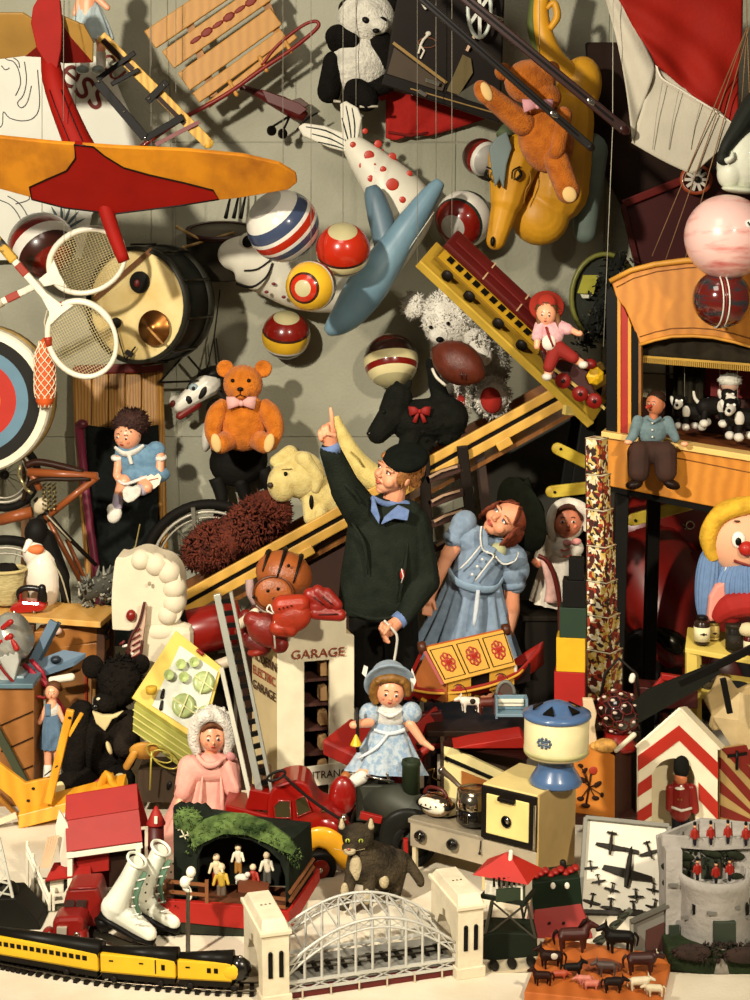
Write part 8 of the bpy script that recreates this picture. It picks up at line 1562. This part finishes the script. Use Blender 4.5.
# sentry boxes
pr_=paint('c4301c',.55,0);pc=paint('e6dcc0',.6,0)
def sentry(x0,Y,label,dark=False):
    t=T('sentry_box',label,'sentry box',x0+45,842,Y);fr=((x0,0,0),(1,0,.12),(0,1,0),(-.12,0,1))
    X=lambda x: x-635
    o=[(X(637),842),(X(638),746),(X(681),712),(X(720),752),(X(720),842)];ar=[(X(652),842),(X(652),782)]+[(X(674)+22*cos(R(a)),782-22*sin(R(a))) for a in range(170,5,-15)]+[(X(697),782),(X(697),842)]
    t.part('front',M().prism(o+ar[::-1],0,5,fr=fr),pc,bev=.4)
    def strip(p): t.part('stripe',M().prism(p,-1,.6,fr=fr),pr_)
    strip([(X(638),771),(X(638),756),(X(680),727),(X(720),766),(X(720),783),(X(680),742)]);strip([(X(637.5),797),(X(638),784),(X(652),775),(X(652),788)]);strip([(X(637),825),(X(637),812),(X(652),803),(X(652),816)]);strip([(X(640),842),(X(652),833),(X(652),842)]);strip([(X(700),802),(X(700),785),(X(720),806),(X(720),824)])
    dv=Vector((10,5,20));f3=lambda x,y: Vector((x,y,.12*(x-635)))
    t.part('back',M().prism([(X(637),842),(X(638),746),(X(681),714),(X(720),752),(X(720),842)],0,3,fr=(f3(635,0)+dv,(1,0,.12),(0,1,0),(-.12,0,1))),paint('d9cca8',.7,0));t.part('side',M().add([f3(638,747),f3(638,747)+dv,f3(638,842)+dv,f3(638,842)],[(0,1,2,3)],False),pc,sol=2)
    t.part('roof',M().add([f3(636,747),f3(681,710),f3(681,710)+dv,f3(636,747)+dv],[(0,1,2,3)],False),pc,sol=2.5);t.part('roof',M().add([f3(681,710),f3(722,753),f3(722,753)+dv,f3(681,710)+dv],[(0,1,2,3)],False),pc,sol=2.5);t.part('floor_board',M().add([f3(638,840),f3(719,840),f3(719,840)+dv,f3(638,840)+dv],[(0,1,2,3)],False),pc,sol=2)
    return t
sentry(635,5.2,'sentry box with toy guard inside, cream with red stripes');
t=T('striped_panel','tan panel with dark red slanting stripes right of sentry box','panel',745,842,5.22)
p4=lambda u,y: Vector((723+u*56,y+u*4,14+u*34));t.part('board',M().add([p4(0,752),p4(1,752),p4(1,842),p4(0,842)],[(0,1,2,3)],False),mt('b89a60',.7,.15,6),sol=2)
for k in range(-2,4):
    y=762+k*24;q_=[(0,y),(1,y+62),(1,y+74),(0,y+12)];q_=[(max(0,(752-y)/62) if a == (0,y) and y < 752 else a[0],a[1]) for a in q_]
    q_=[p4(u,min(841,max(753,yy))) for u,yy in q_];t.part('stripe',M().add(q_,[(0,1,2,3)],False),paint('8c2418',.6,0),sol=3.4)
t.part('badge',M().tube([p4(.34,757)+Vector((0,0,-3)),p4(.34,776)+Vector((0,0,-3))],1.6,6),BLACK);t.part('badge',M().beam(p4(.15,761)+Vector((0,0,-3)),p4(.55,761)+Vector((0,0,-3)),3,1),BLACK)
t=T('toy_guard','toy guardsman in red coat and black bearskin inside the sentry box','toy soldier',681,836,5.21)
t.part('legs',M().cap((677,816,4),(677,832,4),5,4.4).cap((686,816,4),(686,832,4),5,4.4).ell((677,835,2),(5,3,7)).ell((686,835,2),(5,3,7)),mt('1c1c22',.5),rem=.6)
t.part('coat',M().cap((681,790,4),(681,812,4),10,11).cap((670,789,2),(669,808,0),4,3.6).cap((692,789,2),(695,810,0),5,4.4),paint('8c1a12',.4),rem=.7,smo=2);t.part('head',M().ell((681,779,2),(6.5,7,6.5)),mt('c9754a',.5));t.part('bearskin',M().cap((682,764,3),(682,771,3),7.6,8),mt('12120e',.9));t.part('collar',M().ell((679,787,-4),(5,1.6,3)),paint('e2dccc'));t.part('belt',M().tube([(671,806,-3),(680,808,-7.4),(691,807,-3)],1.4,6),paint('e2dccc'))
for x in (677,680): t.part('button',M().ell((x,797,-7),1,None,6,5),GOLD)
# fort
fs=mt('a19c95',.8,.2,10,.3,70,c2='86827b');Yf=4.3
t=T('toy_fort','grey stone toy fort with round front tower on dark green base','toy fort',712,958,Yf);fb=Vector((713,0,-4))
t.part('round_tower',M().lathe((713,958,-4),[(37,0),(36,20),(34,76),(36,80),(36.5,90),(34,90),(32,80),(20,78)],(0,-1,0),44),fs);t.part('rear_wall',M().prism([(663,851),(710,833),(770,841),(770,958),(672,958)],36,42),fs,bev=.8)
t.part('parapet',M().prism([(662,834),(712,838),(770,834),(770,847),(712,850),(662,846)],-2,2),fs,bev=.6);t.part('parapet',M().beam((662,840,0),(710,839,40),12,3,(0,0,1)).beam((710,839,40),(770,843,36),12,3,(0,0,1)),fs,bev=.6);t.part('gun_deck',M().add([(663,845,0),(712,849,0),(770,846,0),(770,847,38),(710,847,40)],[(0,1,2,3,4)],False),fs,sol=2)
t.part('upper_wall',M().prism([(666,846),(712,850),(770,846),(770,900),(666,900)],4,34),fs);t.part('side_wall',M().beam((672,846,8),(672,958,10),16,40,(0,0,1)),fs)
gd2=mt('2a3326',.6)
for p in ([(702,858),(722,858),(722,884),(702,884)],): t.part('gate',M().prism(p,2,5),gd2,bev=1)
t.part('gate',M().prism([(705,904),(727,904),(727,930),(705,930)],-41.5,-36),gd2,bev=1);t.part('side_gate',M().prism([(667,920),(677,920),(677,948),(667,948)],-14,-11),gd2)
for x,y,z in ((690,900,-28),(728,893,-34),(704,897,-38),(682,908,-22),(740,905,-26),(716,917,-39),(689,930,-30),(738,928,-28),(671,880,-13),(682,870,2),(732,866,2)): t.part('stone_mark',M().box((x,y,z),(9,3,3)),mt('6a6760',.8))
for x in (688,741): t.part('slit',M().box((x,897,-26),(2.4,9,8)),BLACK)
ivy=mt('2a2e20',.9,.3,30)
m=M()
for x,y,rx in ((682,856,14),(690,866,9),(712,854,12),(736,856,10),(668,868,7),(684,874,8),(668,884,6),(738,878,7)): m.ell((x,y,2),(rx,4.5,3),(0,0,15),10,6)
t.part('ivy',m.hair((700,860,2),(36,10,2),120,4,2,70,1),ivy,kind='stuff')
t.part('base',M().prism([(660,930),(690,928),(770,934),(780,958),(700,958),(662,952)],-40,44),mt('26301c',.9,.3,10,.6,40),bev=3);t.part('rubble',M().ell((684,932,-44),(18,8,6)).ell((735,934,-46),(22,8,6)).hair((710,932,-44),(46,9,6),160,4,2,71,1),mt('33221a',.9,.3,20,.6,40),kind='stuff')
sold=[(694,834,-4,'soldier on fort roof parapet, first from the left'),(710,833,-4,'soldier on fort roof parapet, second from the left'),(727,832,-4,'soldier on fort roof parapet, third from the left'),(745,834,-4,'soldier on fort roof parapet at the right edge'),(695,866,-12,'soldier behind round tower rim left of the gate'),(713,868,-14,'soldier behind round tower rim in front of gate'),(727,866,-12,'soldier behind round tower rim right of the gate')]
for x,y,z,lab in sold:
    t=T('toy_soldier','tiny red coated '+lab,'toy soldier',x,y+9,Yf,'soldiers on the fort');t.part('coat',M().cap((x,y-5,z),(x,y+2,z),2.6,2.4).cap((x-3,y-4,z),(x-4,y+1,z-1),1.1,1).cap((x+3,y-4,z),(x+3.6,y+1,z-1),1.1,1),paint('a8281a',.5),rem=.4);t.part('head',M().ell((x,y-9,z),1.7,None,8,6),mt('d0946a',.5));t.part('hat',M().cap((x,y-11.4,z),(x,y-12.6,z),1.7,1.6),BLACK);t.part('legs',M().cap((x,y+3,z),(x,y+9,z),1.9,1.5),mt('1c1a20',.6));t.part('rifle',M().beam((x+4,y+2,z-2),(x+3.4,y-12,z-1),.9,.9),BROWN)
# farm tray
A,B_,C_,D2=G(545,946),G(672,965),G(660,1016),G(524,1002)
t=T('farm_tray','orange brown wooden tray with toy farm animals at the bottom','tray',loc=(A+B_+C_+D2)/4);o=t.o
pl=[(p-o) for p in (A,B_,C_,D2)];H=Vector((0,0,.03))
t.part('board',M().add(pl+[p+H for p in pl],[(3,2,1,0),(4,5,6,7),(0,1,5,4),(1,2,6,5),(2,3,7,6),(3,0,4,7)],False),wood('b8642a','a85822',2,(3,3,3)),bev=.003)
t.part('dirt',M().ell((pl[0]*.3+pl[1]*.3+pl[2]*.2+pl[3]*.2)+H,(.06,.05,.004)),mt('8a4420',.9,.3,40))
an=[('toy_horse','red brown toy horse standing at the back left of farm tray',574,951,1.35,'3c140c',1,None,'1c0a06'),('toy_horse','black toy horse standing at the back middle of farm tray',619,952,1.25,'14110e',-1,None,None),('toy_cow','dark brown toy cow at the right side of farm tray',642,974,1.25,'33120c',1,None,None),('toy_horse','dark toy horse at the left edge of farm tray facing front',551,968,1.0,'24120c',-1,'cfc4b0',None),('toy_dog','black toy dog sitting on the middle left of farm tray',573,977,.8,'16120f',1,None,None),('toy_foal','small dark brown foal in the lower left of farm tray',542,985,.8,'2a120c',-1,None,None),('toy_sheep','first pale sheep in the lower right of farm tray',640,990,.85,'d8ccae',1,None,None),('toy_sheep','second pale sheep at the lower right edge of farm tray',654,996,.75,'d4c6a4',-1,None,None),('toy_calf','grey brown calf standing in the centre of farm tray',606,976,.85,'4a3a34',-1,None,None),('toy_calf','dark calf below the grey one at centre of farm tray',614,992,.85,'1e1410',1,None,None)]
for nm,lab,x,y,s_,col,fx,pt_,mn in an: quad(nm,lab,x,y,YL(y,.031),s_*.95,col,fx,group='toy farm animals',patch=pt_,mane=mn,neck=.35 if 'cow' in nm or 'sheep' in nm or 'calf' in nm else 1,horn=nm == 'toy_cow',lg=.75 if 'sheep' in nm else 1)
for k,(x,y) in enumerate(((584,984),(592,989),(560,979))): quad('toy_pig',['pink pig standing left of centre on farm tray','pink pig beside the other one, lower on farm tray','reddish pig near the left side of farm tray'][k],x,y,YL(y,.031),.62,['c97a6a','c4705e','a8482c'][k],1 if k else -1,group='toy farm animals',neck=.0,lg=.5)
